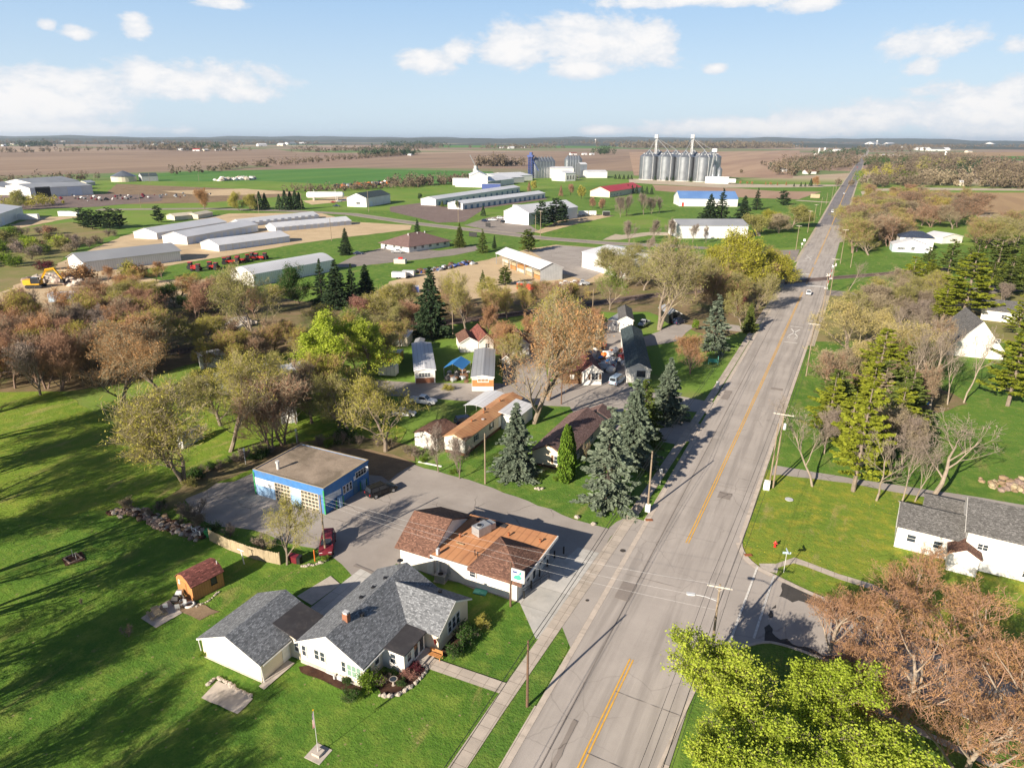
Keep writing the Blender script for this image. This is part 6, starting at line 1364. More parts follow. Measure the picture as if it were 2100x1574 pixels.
# bins
def bin_(p, mat, label):
    r = thing('wheelie_bin', label, 'bin', (p.x, p.y, 0), .2); b = MB(); b.add([(-.25, -.28, .08), (.25, -.28, .08), (.25, .28, .08), (-.25, .28, .08), (-.31, -.36, 1.0), (.31, -.36, 1.0), (.31, .36, 1.0), (-.31, .36, 1.0)], [(0, 3, 2, 1), (4, 5, 6, 7), (0, 1, 5, 4), (1, 2, 6, 5), (2, 3, 7, 6), (3, 0, 4, 7)]); b.build('bin_body', mat, r)
    b = MB(); b.slab([(-.34, -.4, 1.0), (.34, -.4, 1.0), (.34, .4, 1.08), (-.34, .4, 1.08)], (0, 0, .05)); b.build('lid', mat, r)
    for x in (-.3, .3): b = MB(); b.tube([(x - .03, .3, .12), (x + .03, .3, .12)], .12, 8); b.build('wheel', 'rubber', r)
bin_(at(600, 1152), 'maroon', 'maroon wheeled bin beside the tree at the fence end'); bin_(at(607, 1154), 'maroon', 'second maroon wheeled bin, between maroon and black bins'); bin_(at(614, 1155), 'black', 'black wheeled bin beside the maroon bins')
p = at(646, 1150); r = thing('marker_post', 'orange marker post on the stone border by the bins', 'post', p); b = MB(); b.cyl(0, 0, 0, 1.6, .08, None, 8); b.build('post', 'orange', r); b = MB(); b.cyl(0, 0, 1.6, 1.68, .1, .04, 8); b.build('cap', 'orange', r)
p = at(427, 1100); bin_(p, 'green', 'dark green bin where board fence meets rail fence')
# picnic table
p = at(323, 1262); r = thing('picnic_table', 'wooden picnic table with benches on the lawn slabs', 'picnic table', p, R(-20))
b = MB()
for k in range(5): b.box(-.95, -.4 + k * .16, .72, .95, -.26 + k * .16, .76)
b.build('tabletop', 'wood_grey', r)
for s in (-1, 1):
    b = MB(); b.box(-.95, s * .75 - .14, .42, .95, s * .75 - .01, .46); b.box(-.95, s * .75 + .01, .42, .95, s * .75 + .14, .46); b.build('seat', 'wood_grey', r)
    b = MB(); b.tube([(s * .65, -.75, 0), (s * .65, -.2, .72)], .05, 4); b.tube([(s * .65, .75, 0), (s * .65, .2, .72)], .05, 4); b.box(s * .65 - .04, -.8, .34, s * .65 + .04, .8, .42); b.build('leg', 'wood_grey', r)
def stove(p, label, mat):
    r = thing('grill', label, 'grill', p, .4); b = MB(); b.tube([(-.4, -.3, .7), (-.4, .3, .7)], .01, 4); b.box(-.4, -.3, .65, .4, .3, .85); b.slab([(-.4, -.3, .86), (.4, -.3, .86), (.32, 0, 1.15), (-.32, 0, 1.15)], (0, .3, 0)); b.build('firebox', mat, r)
    for x in (-.35, .35):
        for y in (-.25, .25): b = MB(); b.cyl(x, y, 0, .65, .03, None, 6); b.build('leg', 'black', r)
stove(at(362, 1240), 'black grill standing on the dirt before the ochre shed', 'black'); stove(at(370, 1228), 'grey covered grill beside the ochre shed front', 'steel')
for q, l in (((366, 1250), 'dark patio chair facing the picnic table'), ((378, 1244), 'grey patio chair beside the tyre planter'), ((373, 1236), 'patio chair between the grills'), ((340, 1249), 'white patio chair on the slabs')):
    p = at(*q); r = thing('patio_chair', l, 'chair', p, rnd.uniform(0, 6)); mt = 'white_wood' if 'white' in l else 'steel'; b = MB(); b.box(-.25, -.25, .4, .25, .25, .45); b.build('seat', mt, r); b = MB(); b.box(-.25, .2, .45, .25, .26, .95); b.build('backrest', mt, r)
    for x in (-.22, .22):
        for y in (-.22, .22): b = MB(); b.cyl(x, y, 0, .4, .025, None, 5); b.build('leg', mt, r)
p = at(389, 1241); b = MB(); n = 18; vs = []
for k in range(n):
    for j in range(8): a, c = k * 6.283 / n, j * .7854; vs.append(((.5 + .14 * math.cos(c)) * math.cos(a), (.5 + .14 * math.cos(c)) * math.sin(a), .14 + .14 * math.sin(c)))
b.add(vs, [(k * 8 + j, ((k + 1) % n) * 8 + j, ((k + 1) % n) * 8 + (j + 1) % 8, k * 8 + (j + 1) % 8) for k in range(n) for j in range(8)]); tag(b.build('tyre_planter', 'white_wood', None, p), 'white painted tyre ring in front of the ochre shed', 'planter')
p = at(150, 1146); r = thing('fire_ring', 'dark square fire pit with two short metal uprights in the lawn', 'fire pit', p, -.2); b = MB(); b.box(-1.0, -.8, 0, 1.0, -.65, .22); b.box(-1.0, .65, 0, 1.0, .8, .22); b.box(-1.0, -.65, 0, -.85, .65, .22); b.box(.85, -.65, 0, 1.0, .65, .22); b.build('surround', 'stone_dark', r)
for x in (-.5, .5): b = MB(); b.cyl(x, .2, 0, 1.1, .03, None, 6); b.build('upright', 'pale_steel', r)
p = at(1902, 832); r = thing('wheelbarrow', 'blue wheelbarrow under the tall bare trees', 'wheelbarrow', p, .5); b = MB(); b.add([(-.4, -.3, .4), (.4, -.25, .4), (.4, .25, .4), (-.4, .3, .4), (-.6, -.4, .8), (.7, -.35, .75), (.7, .35, .75), (-.6, .4, .8)], [(0, 3, 2, 1), (0, 1, 5, 4), (1, 2, 6, 5), (2, 3, 7, 6), (3, 0, 4, 7)]); b.build('tray', 'blue', r); b = MB(); b.tube([(-1.2, -.3, .7), (.6, -.1, .3)], .03, 5); b.tube([(-1.2, .3, .7), (.6, .1, .3)], .03, 5); b.build('handle', 'wood_brown', r); b = MB(); b.tube([(.75, -.06, .25), (.75, .06, .25)], .24, 12); b.build('wheel', 'rubber', r)
p = at(1885 / 3.5 + 900, 745); r = thing('garden_swing', 'teal garden seat on the lawn near the sidewalk', 'seat', tuple(at(1462, 746)), .3); b = MB(); b.box(-.9, -.3, .5, .9, .3, .58); b.build('seat', 'teal_lid', r); b = MB(); b.box(-.9, .28, .6, .9, .34, 1.2); b.build('backrest', 'teal_lid', r)
for x in (-1.1, 1.1): b = MB(); b.tube([(x, -.6, 0), (x, 0, 2)], .05, 5); b.tube([(x, .6, 0), (x, 0, 2)], .05, 5); b.build('leg', 'teal_lid', r)
p = at(903, 957); b = MB(); b.box(-2.2, -.15, 0, 2.2, .15, .12); tag(b.build('plank', 'white_wood', None, (p.x - 2, p.y, .03), .05), 'pale plank lying in the grass before the white shed', 'plank')
# ---------------------------------------------------------------- middle distance
def barn(name, label, cat, A, B_, C, eave, ridge, wall, rf, doors=None, over=.3, style='gable', W=None, dmat='pale_door', group=None, ops=(), axis='x'):
    """B: near bottom corner, C: far end of the long side, A: other end of the short side (ground sightings); eave/ridge: rows at B"""
    a, b_, c = at(*A), at(*B_), at(*C); d = c - b_; L = d.length; n = Vector((-d.y, d.x, 0)).normalized()
    w = W or abs((a - b_).dot(n)); h = tall(B_[0], B_[1], eave) if eave > 50 else eave; rz = math.atan2(d.y, d.x); ri = ridge
    r = bldg(name, label, cat, b_, rz, L, w, h, ri, wall, rf, axis, style, over, ops, group)
    if doors:
        n_, dw, dh = doors
        for i in range(n_): opening(r, 'gdoor' if dw > 2 else 'door', L, w, 'S', (i + .5) * L / n_ - dw / 2, 0, dw, dh, dmat)
    r['L'] = L; r['W'] = w; r['h'] = h; return r
r = barn('storage_barn', 'long white storage barn with grey roof at the gravel yard corner', 'barn', (142, 550), (175, 560), (372, 535), 537, 2.6, 'white_metal', 'grey_roof', None, .6, ops=[('door', 'W', 4, 0, 1.0, 2.1)])
U = [((289, 485), (323, 491), (466, 466), 478, 'rear left white storage unit row, largest of the gravel yard'), ((351, 494), (385, 502), (530, 474), 486, 'middle white storage unit row behind the front one'), ((411, 506), (450, 516), (595, 496), 503, 'front white storage unit row with grey shadowed doors'),
     ((470, 461), (497, 466), (655, 448), 459, 'farthest white storage unit row at the back of the gravel yard'), ((533, 471), (566, 476), (721, 461), 467, 'right hand white storage unit row with a long line of doors')]
for A, B_, C, e, l in U: barn('storage_units', l, 'storage units', A, B_, C, e, 2.2, 'white_metal', 'metal_roof', (11, 3.0, 2.9), .3, W=15 if e > 470 else 12, dmat='pale_door')
r = barn('office', 'long white office with brown hip roof and paved car park', 'office', (790, 508), (839, 518), (922, 505), 504, 4.2, 'white_side', 'sh_plum', None, 1.0, 'hip', ops=[('win', 'S', u, 1.2, 1.8, 1.5) for u in (3, 8, 13, 18, 23)] + [('win', 'W', u, 1.2, 1.8, 1.5) for u in (3, 9, 14)] + [('door', 'S', 26, 0, 1.2, 2.2)])
for u in (8, 14, 19): vent(r, u, 9, 6.5, 1.0, .25, 'pale_steel', 'roof_vent')
# open lumber shed
a, c = at(1108, 577), at(1018, 541); d = c - a; L = d.length; n = Vector((d.y, -d.x, 0)).normalized(); W = (at(1158, 575) - a).dot(n); h = tall(1108, 577, 552)
r = thing('lumber_shed', 'open sided lumber shed with pale metal roof and grey end wall', 'shed', a, math.atan2(d.y, d.x)); W = max(8, abs(W))
b = MB(); b.add([(x, y, z) for x in (0, .2) for y, z in ((0, 0), (0, h), (-W / 2, h + 2), (-W, h), (-W, 0))], [(0, 1, 2, 3, 4), (9, 8, 7, 6, 5)]); b.box(.2, -W, 0, L, -W + .2, h); b.build('wall', 'grey_side', r)
b = MB(); b.slab([(-.4, .5, h - .1), (L + .3, .5, h - .1), (L + .3, -W / 2, h + 2.1), (-.4, -W / 2, h + 2.1)], (0, 0, .15)); b.slab([(L + .3, -W - .4, h - .1), (-.4, -W - .4, h - .1), (-.4, -W / 2, h + 2.1), (L + .3, -W / 2, h + 2.1)], (0, 0, .15)); b.build('roof', 'metal_roof', r)
for k in range(1, 7): b = MB(); b.box(-.12, -.12, 0, .12, .12, h); b.build('post', 'steel', r, (L * k / 6, 0, 0))
for k in range(5):
    for j in range(2): b = MB(); b.box(1.5 + k * L / 5.5, -W * .8, .2 + j * 1.5, 1.5 + k * L / 5.5 + L / 7, -1.0, 1.4 + j * 1.5); b.build('lumber_stack', ['wood_orange', 'wood_grey', 'beige_side'][(k + j) % 3], r)
# white workshop right of it
a, c = at(1193, 548), at(1290, 575); d = c - a; 
bldg('workshop', 'big white workshop with pale low roof by the gravel yard', 'workshop', a, math.atan2(d.y, d.x), 30, 26, 6.5, 2.0, 'white_metal', 'metal_roof', 'x', 'gable', .3, [('gdoor', 'W', 6, 0, 4, 4, {'mat': 'pale_door'}), ('door', 'S', 4, 0, 1.1, 2.2)])
p, q = at(1391, 489), at(1532, 489); d = q - p; h = tall(1391, 489, 463)
bldg('warehouse', 'long plain white warehouse with grey roof behind bare trees', 'warehouse', p, math.atan2(d.y, d.x), d.length, 22, h, 2.4, 'white_metal', 'grey_roof', 'x', 'gable', .3, [('gdoor', 'S', 14, 0, 4, 4, {'mat': 'pale_door'})])
r = barn('farm_store', 'pale walled store with bright blue metal roof behind tall spruces', 'store', (1340, 419), (1393, 423), (1512, 424), 407, 5.0, 'white_metal', 'blue_roof', None, .4, W=26, ops=[('panel', 'W', 3, .3, 20, 2.0, {'mat': 'white_side'}), ('door', 'S', 2, 0, 1.6, 3.0, {'mat': 'red'})])
r = barn('red_roof_house', 'cream house with bright red metal roof beyond the bare trees', 'house', (1212, 402), (1250, 405), (1315, 394), 393, 4.0, 'beige_side', 'red_roof', None, .5, W=20, ops=[('win', 'S', u, 1.3, 2, 1.6) for u in (4, 10, 18, 26)])
r = barn('storage_units', 'long white storage row with teal doors, the left of two', 'storage units', (864, 419), (894, 422), (1066, 394), 409, 1.8, 'white_metal', 'metal_roof', (14, 3.4, 2.9), .3, W=14, dmat='blue_door')
r = barn('storage_units', 'long white storage row with dark teal doors, the right of two', 'storage units', (917, 426), (949, 430), (1118, 406), 418, 1.8, 'white_metal', 'metal_roof', (16, 3.4, 2.9), .3, W=14, dmat='blue_door')
barn('shop', 'white gabled shop with dark green roof beside the industrial road', 'shop', (718, 422), (752, 425), (801, 416), 406, 3.4, 'white_metal', 'teal_roof', None, .4, W=17, ops=[('win', 'W', 8, 2, 3.5, 2), ('gdoor', 'S', 6, 0, 4, 4, {'mat': 'pale_door'})])
barn('shed', 'long beige shed with pale roof right of the single pine', 'shed', (343, 450), (359, 452), (402, 448), 444, 1.4, 'beige_side', 'beige_side', None, .3, W=10); barn('shed', 'short beige shed with pale roof beside the long beige shed', 'shed', (402, 447), (407, 449), (437, 443), 441, 1.2, 'beige_side', 'beige_side', None, .3, W=9)
r = barn('warehouse', 'huge white warehouse with grey roofs at the far left yard', 'warehouse', (40, 405), (65, 406), (192, 399), 386, 2.5, 'white_metal', 'grey_roof', None, .4, W=55, ops=[('dark', 'S', 4, 0, 12, 9), ('gdoor', 'S', 30, 0, 12, 8, {'mat': 'pale_door'})])
barn('warehouse', 'grey roofed warehouse behind the huge white one', 'warehouse', (60, 395), (75, 396), (165, 388), 377, 4, 'white_metal', 'grey_roof', None, .4, W=40); barn('warehouse', 'dark roofed warehouse cut by the left frame edge', 'warehouse', (-60, 401), (20, 400), (60, 394), 386, 4, 'white_metal', 'grey_roof', None, .4, W=40)
barn('shed', 'small tan sheds behind the far warehouse', 'shed', (165, 380), (178, 381), (196, 379), 375, 2, 'beige_side', 'metal_roof', None, .3, W=10)
r = barn('workshop', 'white workshop at the left frame edge below the pines', 'workshop', (-60, 455), (-2, 466), (50, 446), 441, 2.0, 'white_metal', 'metal_roof', None, .3, W=24, ops=[('gdoor', 'S', 8, 0, 5, 5, {'mat': 'pale_door'})])
pod('machine_box', 'white tank trailer beside the workshop at the left frame edge', 'trailer', sight(60, 452), .6, 12, 3, 4, 'white_metal', .6)
# long arched building by the tractors
a, c = at(522, 588), at(686, 555); d = c - a; L = d.length
r = thing('arched_store', 'long white arched roof building in front of the storage yard', 'store', a, math.atan2(d.y, d.x)); W = 13; h = 4.4
prof = [(0, 0), (0, h)] + [(W * k / 8, h + 2.2 * math.sin(math.pi * k / 8)) for k in range(1, 8)] + [(W, h), (W, 0)]; n = len(prof)
b = MB(); b.add([(x, y, z) for x in (0, L) for y, z in prof], [tuple(range(n)), tuple(range(n, 2 * n))[::-1], (0, n, n + 1, 1), (n - 2, 2 * n - 2, 2 * n - 1, n - 1)]); b.build('wall', 'white_metal', r)
b = MB()
for k in range(1, n - 2): b.slab([(-.3, prof[k][0], prof[k][1]), (L + .3, prof[k][0], prof[k][1]), (L + .3, prof[k + 1][0], prof[k + 1][1]), (-.3, prof[k + 1][0], prof[k + 1][1])], (0, 0, .12))
b.build('roof', 'metal_roof', r); opening(r, 'gdoor', L, W, 'E', 4, 0, 4.5, 4, 'blue_door')
# white workshop behind the dark pines
r = barn('workshop', 'white workshop half hidden behind the big dark pines', 'workshop', (1065, 455), (1084, 462), (1184, 447), 437, 4, 'white_metal', 'metal_roof', None, .3, W=20, ops=[('gdoor', 'W', 5, 0, 5, 4.5, {'mat': 'pale_door'})])
# propane tank
p = at(668, 411); r = thing('gas_tank', 'long white horizontal gas tank on saddles by the crop field', 'tank', p, R(32)); b = MB(); b.tube([(-16, 0, 4.6), (-15.6, 0, 4.6), (-14.5, 0, 4.6), (14.5, 0, 4.6), (15.6, 0, 4.6), (16, 0, 4.6)], [.5, 2.0, 2.7, 2.7, 2.0, .5], 18); b.build('vessel', 'white_car', r, smooth=True)
for x in (-10, 10): b = MB(); b.box(x - .5, -2, 0, x + .5, 2, 3); b.build('saddle', 'concrete', r)
for x in (-9, 9): b = MB(); b.tube([(x, -2.5, 0), (x, -2.5, 9.5)], .15, 6); b.build('riser_pipe', 'pale_steel', r)
p = at(255, 372); r = thing('grain_dome', 'pale domed store beside a dark shed in the far field', 'dome', p); b = MB(); b.cyl(0, 0, 0, 6, 14, None, 24); b.build('wall', 'beige_side', r); b = MB(); b.cyl(0, 0, 6, 11, 14.5, 4, 24); b.cyl(0, 0, 11, 12.5, 4, .3, 24); b.build('roof', 'galv_roof', r)
barn('shed', 'dark long shed beside the pale domed store', 'shed', (288, 371), (292, 372), (325, 371), 361, 3, 'grey_side', 'teal_roof', None, .3, W=16)
# ---- grain bins
def grain_bin(cx, cy, rad, he, rise, label, group, ladder=True, base=None, big=True):
    r = thing('grain_bin', label, 'grain bin', (cx, cy, 0), 0, group); b = MB(); b.cyl(0, 0, 0, he, rad, None, 40 if big else 16)
    o = b.build('wall', 'galv', r, smooth=True); o.data.set_sharp_from_angle(angle=R(40))
    b = MB(); b.cyl(0, 0, he, he + rise, rad * 1.02, rad * .1, 40 if big else 16); b.cyl(0, 0, he + rise, he + rise + rad * .08, rad * .1, None, 12); b.build('roof', 'galv_roof', r)
    if big:
        for k in (0, 1): b = MB(); a = R(250 + k * 60); b.tube([(rad * 1.03 * math.cos(a), rad * 1.03 * math.sin(a), 0), (rad * 1.03 * math.cos(a), rad * 1.03 * math.sin(a), he), (rad * .12 * math.cos(a), rad * .12 * math.sin(a), he + rise)], .3, 4); b.build('ladder', 'pale_steel', r)
        b = MB(); b.cyl(0, 0, 0, .8, rad * 1.03, None, 40); b.build('foundation', 'pale_concrete', r)
        for k in range(10): b = MB(); a = k * .628; b.box(-.5, -.5, 0, .5, .5, 1.0); b.build('roof_vent', 'steel', r, (rad * .6 * math.cos(a), rad * .6 * math.sin(a), he + rise * .42))
    return r
FB = [at(x, y) for x, y in ((1320.5, 369), (1356.5, 370.5), (1394, 372), (1432.5, 373.5))]
e = [(FB[i + 1] - FB[i]).length for i in range(3)]; dia = min(e) * .97; rad = dia / 2; hE = tall(1320, 372, 322); hR = tall(1320, 372, 312) - hE + 1.5
dx = (FB[3] - FB[0]).normalized(); nb = Vector((-dx.y, dx.x, 0)); 
for i, p in enumerate(FB):
    c = FB[0] + dx * (i * (FB[3] - FB[0]).length / 3) + nb * rad
    grain_bin(c.x, c.y, rad, hE, hR, ['front row steel grain bin farthest left', 'second front row steel grain bin from the left', 'third front row steel grain bin from the left', 'front row steel grain bin farthest right'][i], 'big grain bins')
    c2 = c + nb * (dia * 1.35) - dx * (dia * .08); grain_bin(c2.x, c2.y, rad, hE, hR, ['back row steel grain bin showing between first and second front bins', 'back row steel grain bin showing between second and third front bins', 'back row steel grain bin showing between third and fourth front bins', 'back row steel grain bin at the right end'][i], 'big grain bins')
ctr = [FB[0] + dx * ((FB[3] - FB[0]).length / 3 * (k + .06)) + nb * (rad * 2.3) for k in (0, 2)]
for i, c in enumerate(ctr):
    f = FB[0] + dx * ((FB[3] - FB[0]).length / 3 * (2 * i + .5)); r = thing('grain_elevator_leg', ['left', 'right'][i] + ' hand grain elevator tower with sloping spouts above the bins', 'grain elevator', c); H = hE + hR + 17
    b = MB(); b.box(-1.2, -.8, 0, -.2, .8, H); b.box(.2, -.8, 0, 1.2, .8, H); b.build('leg', 'steel', r); b = MB(); b.box(-2.2, -1.6, H - 1, 2.2, 1.6, H + 3); b.box(-3.2, -2.6, H - 1.5, 3.2, 2.6, H - 1.2); b.build('head', 'steel', r)
    b = MB()
    for z in range(4, int(H), 5): b.box(-2, -1.4, z, 2, 1.4, z + .3)
    b.build('platform', 'steel', r)
    for k, s in ((2 * i, 0), (2 * i + 1, 0), (2 * i, 1), (2 * i + 1, 1)):
        t_ = FB[0] + dx * (k * (FB[3] - FB[0]).length / 3) + nb * rad + (nb * (dia * 1.35) - dx * (dia * .08)) * s - c
        b = MB(); b.tube([(0, 0, H - 1), (t_.x, t_.y, hE + hR + 1)], .32, 6); b.build('spout', 'steel', r)
p = at(1462, 376); 
for i, (dx_, s) in enumerate(((0, 3.6), (7.5, 3.2))): 
    r = grain_bin(p.x + dx_ - 3, p.y + 12, s, 19 - i * 3, 4, ['taller slim hopper bin at the right end of the bins', 'shorter slim hopper bin beside the taller one'][i], 'hopper bins', big=False)
r = thing('grain_dryer_leg', 'dark lattice elevator with white shed right of the bins', 'grain elevator', (p.x - 7, p.y + 8, 0)); b = MB(); b.tube([(0, 0, 0), (4, 0, 38)], 1.0, 4); b.box(1, -2, 37, 7, 2, 41); b.build('leg', 'steel', r)
pod('pump_house', 'white low shed at the foot of the right hand bins', 'shed', sight(1470, 376), .1, 28, 10, 8, 'white_metal'); pod('grain_truck', 'white grain truck parked right of the low white shed', 'truck', sight(1497, 377), .1, 13, 4, 6, 'white_metal', 1.5, None, True)
# ---- far grain works
p = at(964, 384); q = at(1000, 384); d = q - p; bldg('grain_mill', 'tall white grain mill with stepped roofs in the far works', 'mill', p, math.atan2(d.y, d.x) , d.length, 55, tall(964, 384, 361), 4, 'white_metal', 'metal_roof', 'y', 'gable', .5, [('panel', 'E', 4, 5, 30, 7, {'mat': 'grey_side'})])
p = at(1000, 385); q = at(1054, 377); d = q - p; bldg('grain_mill', 'lower white wing in front of the tall grain mill', 'mill', p, math.atan2(d.y, d.x), d.length, 40, tall(1000, 385, 373), 3, 'white_metal', 'metal_roof', 'x', 'gable', .4, [('panel', 'S', 2, .5, 36, 6, {'mat': 'grey_side'})])
p = at(1028, 376); q = at(1075, 374); d = q - p; bldg('grain_mill', 'grey walled block behind the lower mill wing', 'mill', p, math.atan2(d.y, d.x), d.length, 60, tall(1028, 376, 365), 4, 'grey_side', 'metal_roof', 'x', 'gable', .4)
p = at(1046, 372); q = at(1092, 370); d = q - p; bldg('warehouse', 'white warehouse beside the blue elevator tower', 'warehouse', p, math.atan2(d.y, d.x), d.length, 50, tall(1046, 372, 361), 3, 'white_metal', 'metal_roof', 'x', 'gable', .4)
p = at(976, 364); r = thing('elevator_tower', 'slim white tower rising behind the tall grain mill', 'tower', p); H = tall(976, 364, 346); b = MB(); b.box(-3, -3, 0, 3, 3, H); b.build('shaft', 'steel', r); b = MB(); b.box(-2, -2, H, 2, 2, H + 4); b.tube([(0, 0, H + 3), (-9, 0, H + 18)], .5, 4); b.build('head', 'steel', r)
p = at(1088, 366); r = thing('elevator_tower', 'dark blue lattice elevator tower beside the small bins', 'tower', p); H = tall(1088, 366, 322); b = MB()
for sx_, sy in ((-1, -1), (1, -1), (1, 1), (-1, 1)): b.tube([(sx_ * 2.4, sy * 2.4, 0), (sx_ * 2.4, sy * 2.4, H)], .38, 4)
for k in range(9):
    z = H * k / 9; z2 = H * (k + 1) / 9
    for a, c in (((-2.4, -2.4), (2.4, -2.4)), ((2.4, -2.4), (2.4, 2.4)), ((2.4, 2.4), (-2.4, 2.4)), ((-2.4, 2.4), (-2.4, -2.4))): b.tube([(*a, z), (*c, z2)], .26, 4); b.tube([(*c, z), (*a, z2)], .26, 4)
b.build('lattice', 'blue_steel', r); b = MB(); b.box(-4, -3, H, 4, 3, H + 2.5); b.box(-1.5, -1.5, H + 2.5, 2, 1.5, H + 6); b.tube([(0, 0, H), (12, 0, H - 18)], .5, 4); b.build('head', 'blue_steel', r)
for i in range(6): q = at(1098 + i * 6.2, 365.5 - i * .2); grain_bin(q.x, q.y, 6.0, 22, 6, 'small steel bin in the row beside the blue elevator tower', 'small bins beside the blue tower', big=False)
for i in range(5): q = at(1164 + i * 5.4, 358); grain_bin(q.x, q.y, 5.6, 22, 6, 'small steel bin in the farther row right of the blue tower', 'small bins in the farther row', big=False)
for x0, x1, y, h, l in ((1130, 1176, 366, 13, 'white flat warehouse in front of the farther small bins'), (1190, 1203, 362, 17, 'blue grey cube store right of the farther bins'), (1204, 1245, 365, 8, 'low white sheds right of the blue grey cube store')):
    p = at(x0, y); q = at(x1, y); d = q - p; bldg('warehouse', l, 'warehouse', p, math.atan2(d.y, d.x), d.length, 30, h, 2, 'white_metal' if 'white' in l else 'galv', 'metal_roof', 'x', 'gable', .3)
p = at(1159, 372); q = at(1180, 371); d = q - p; bldg('grain_office', 'white office with a row of arched windows at the grain works', 'office', p, math.atan2(d.y, d.x), d.length, 25, 10, 2.5, 'white_metal', 'metal_roof', 'x', 'gable', .4, [('win', 'S', 3 + k * 5, 2, 3, 5) for k in range(5)])
pod('shipping_container', 'white tank container at the mill yard left end', 'container', sight(945, 380), .3, 18, 6, 8, 'white_metal'); pod('shipping_container', 'dark blue container before the mill yard', 'container', sight(1008, 389), .3, 20, 5, 6, 'blue_steel')
# far farms and houses, each a thing
FAR = [(12, 300, 10), (25, 297, 8), (60, 301, 7), (128, 292, 6), (285, 293, 14), (320, 298, 8), (370, 309, 14), (388, 309, 10), (403, 310, 16, 'red_roof'), (425, 310, 12), (450, 309, 14), (475, 308, 22), (540, 300, 20), (575, 299, 14), (600, 297, 18), (620, 296, 14), (333, 296, 10), (1178, 318, 14, 'sh_red'), (1200, 318, 10), (1216, 318, 8), (1030, 304, 10), (1050, 305, 14), (1072, 303, 10), (700, 296, 8), (840, 319, 8),
       (1605, 352, 22), (1660, 338, 18), (1668, 347, 16), (1665, 357, 24, 'sh_brown'), (1682, 320, 12), (1700, 315, 14), (1720, 312, 18), (1745, 318, 10), (1800, 296, 16), (1815, 302, 14), (1832, 298, 12), (1862, 307, 14), (1888, 308, 20), (1905, 309, 14), (1925, 310, 30), (1940, 309, 24), (2032, 299, 10), (2045, 298, 8), (1820, 324, 20), (1842, 326, 24), (1990, 313, 10), (2060, 381, 44), (2086, 383, 30), (1975, 381, 16), (1690, 296, 10), (1640, 302, 8), (1560, 300, 8)]
for i, q in enumerate(FAR):
    x, y, w = q[:3]; p = at(x - w / 2, y); c = at(x + w / 2, y + rnd.uniform(-.15, .15)); L = (c - p).length * .9; d = c - p; k = .5 + .15 * rnd.random()
    bldg('farm_building', 'pale farm building scattered among trees in the far distance' if len(q) < 4 else ['red roofed barn in the distant farm cluster', 'dark red barn alone before the far field trees', 'tan roofed house beyond the roadside trees'][('red_roof', 'sh_red', 'sh_brown').index(q[3])], 'building', p, math.atan2(d.y, d.x) + rnd.uniform(-.1, .1), L, max(8, L * .6), max(4, min(10, L * .22)), max(2, L * .12), 'white_metal' if rnd.random() < .8 else 'beige_side', q[3] if len(q) > 3 else rnd.choice(['metal_roof', 'grey_roof', 'metal_roof', 'sh_dark']), 'x', 'gable', .3, [('dark', 'S', L * .3, 0, L * .15, 3)], 'distant farm buildings' if len(q) < 4 else None)
for x, y, h in ((1679, 318, 22), (1690, 318, 24), (1938, 324, 18)): p = at(x, y); r = thing('tower_silo', 'slender pale tower silo on a distant farm', 'silo', p, 0, 'distant tower silos'); b = MB(); b.cyl(0, 0, 0, h, 3.5, None, 14); b.build('shaft', 'white_wood', r); b = MB(); b.cyl(0, 0, h, h + 3, 3.5, .5, 14); b.build('cap', 'metal_roof', r)
for x, y, t, l in ((1221, 291, 283, 'tiny water tower on the skyline'), (1797, 296, 289, 'slim white water tower beyond the road end')): p = at(x, y + 6); H = 55; r = thing('water_tower', l, 'water tower', p); b = MB(); b.cyl(0, 0, 0, H * .75, 2.2, 2, 10); b.build('shaft', 'white_wood', r); b = MB(); b.cyl(0, 0, H * .75, H * .85, 3, 9, 14); b.cyl(0, 0, H * .85, H, 9, 3, 14); b.build('tank', 'white_wood', r)
# ---------------------------------------------------------------- trees
def quads(P, A, B):
    """N small quads: centres P, half axes A and B"""
    V = np.stack([P - A - B, P + A - B, P + A + B, P - A + B], 1).reshape(-1, 3); return V, np.arange(len(V)).reshape(-1, 4)
def rand_axes(g, n, s, asp=.7, up=0.0, ub=0.0):
    a = g.normal(size=(n, 3)) + [0, 0, ub]; a /= np.linalg.norm(a, axis=1)[:, None]; b = g.normal(size=(n, 3)); b[:, 2] += up
    b = np.cross(a, b); b /= np.linalg.norm(b, axis=1)[:, None]; s = s * g.uniform(.6, 1.35, size=(n, 1)) / 2
    return a * s, b * s * asp
def np_mesh(name, mats, V, Fq, extra=None):
    """quads in slot 0; extra = MB of branches in slot 1"""
    nv = len(V); ev = np.array(extra.v, float) if extra and extra.v else np.zeros((0, 3)); ef = extra.f if extra else []
    me = bpy.data.meshes.new(name); me.vertices.add(nv + len(ev)); me.vertices.foreach_set('co', np.concatenate([V, ev]).astype(np.float32).ravel())
    el = [i + nv for f in ef for i in f]; lens = np.array([4] * len(Fq) + [len(f) for f in ef]); loops = np.concatenate([Fq.ravel(), np.array(el, int)]).astype(np.int32)
    me.loops.add(len(loops)); me.loops.foreach_set('vertex_index', loops); me.polygons.add(len(lens))
    st = np.concatenate([[0], np.cumsum(lens)[:-1]]).astype(np.int32); me.polygons.foreach_set('loop_start', st)
    for m in mats: me.materials.append(MT[m])
    me.polygons.foreach_set('material_index', np.array([0] * len(Fq) + [1] * len(ef), np.int32)); me.update(calc_edges=True); me.validate(); return me
def orth(d, q):
    a = d.cross(Vector((q.gauss(0, 1), q.gauss(0, 1), q.gauss(0, 1)))); return a.normalized() if a.length > 1e-4 else Vector((1, 0, 0))
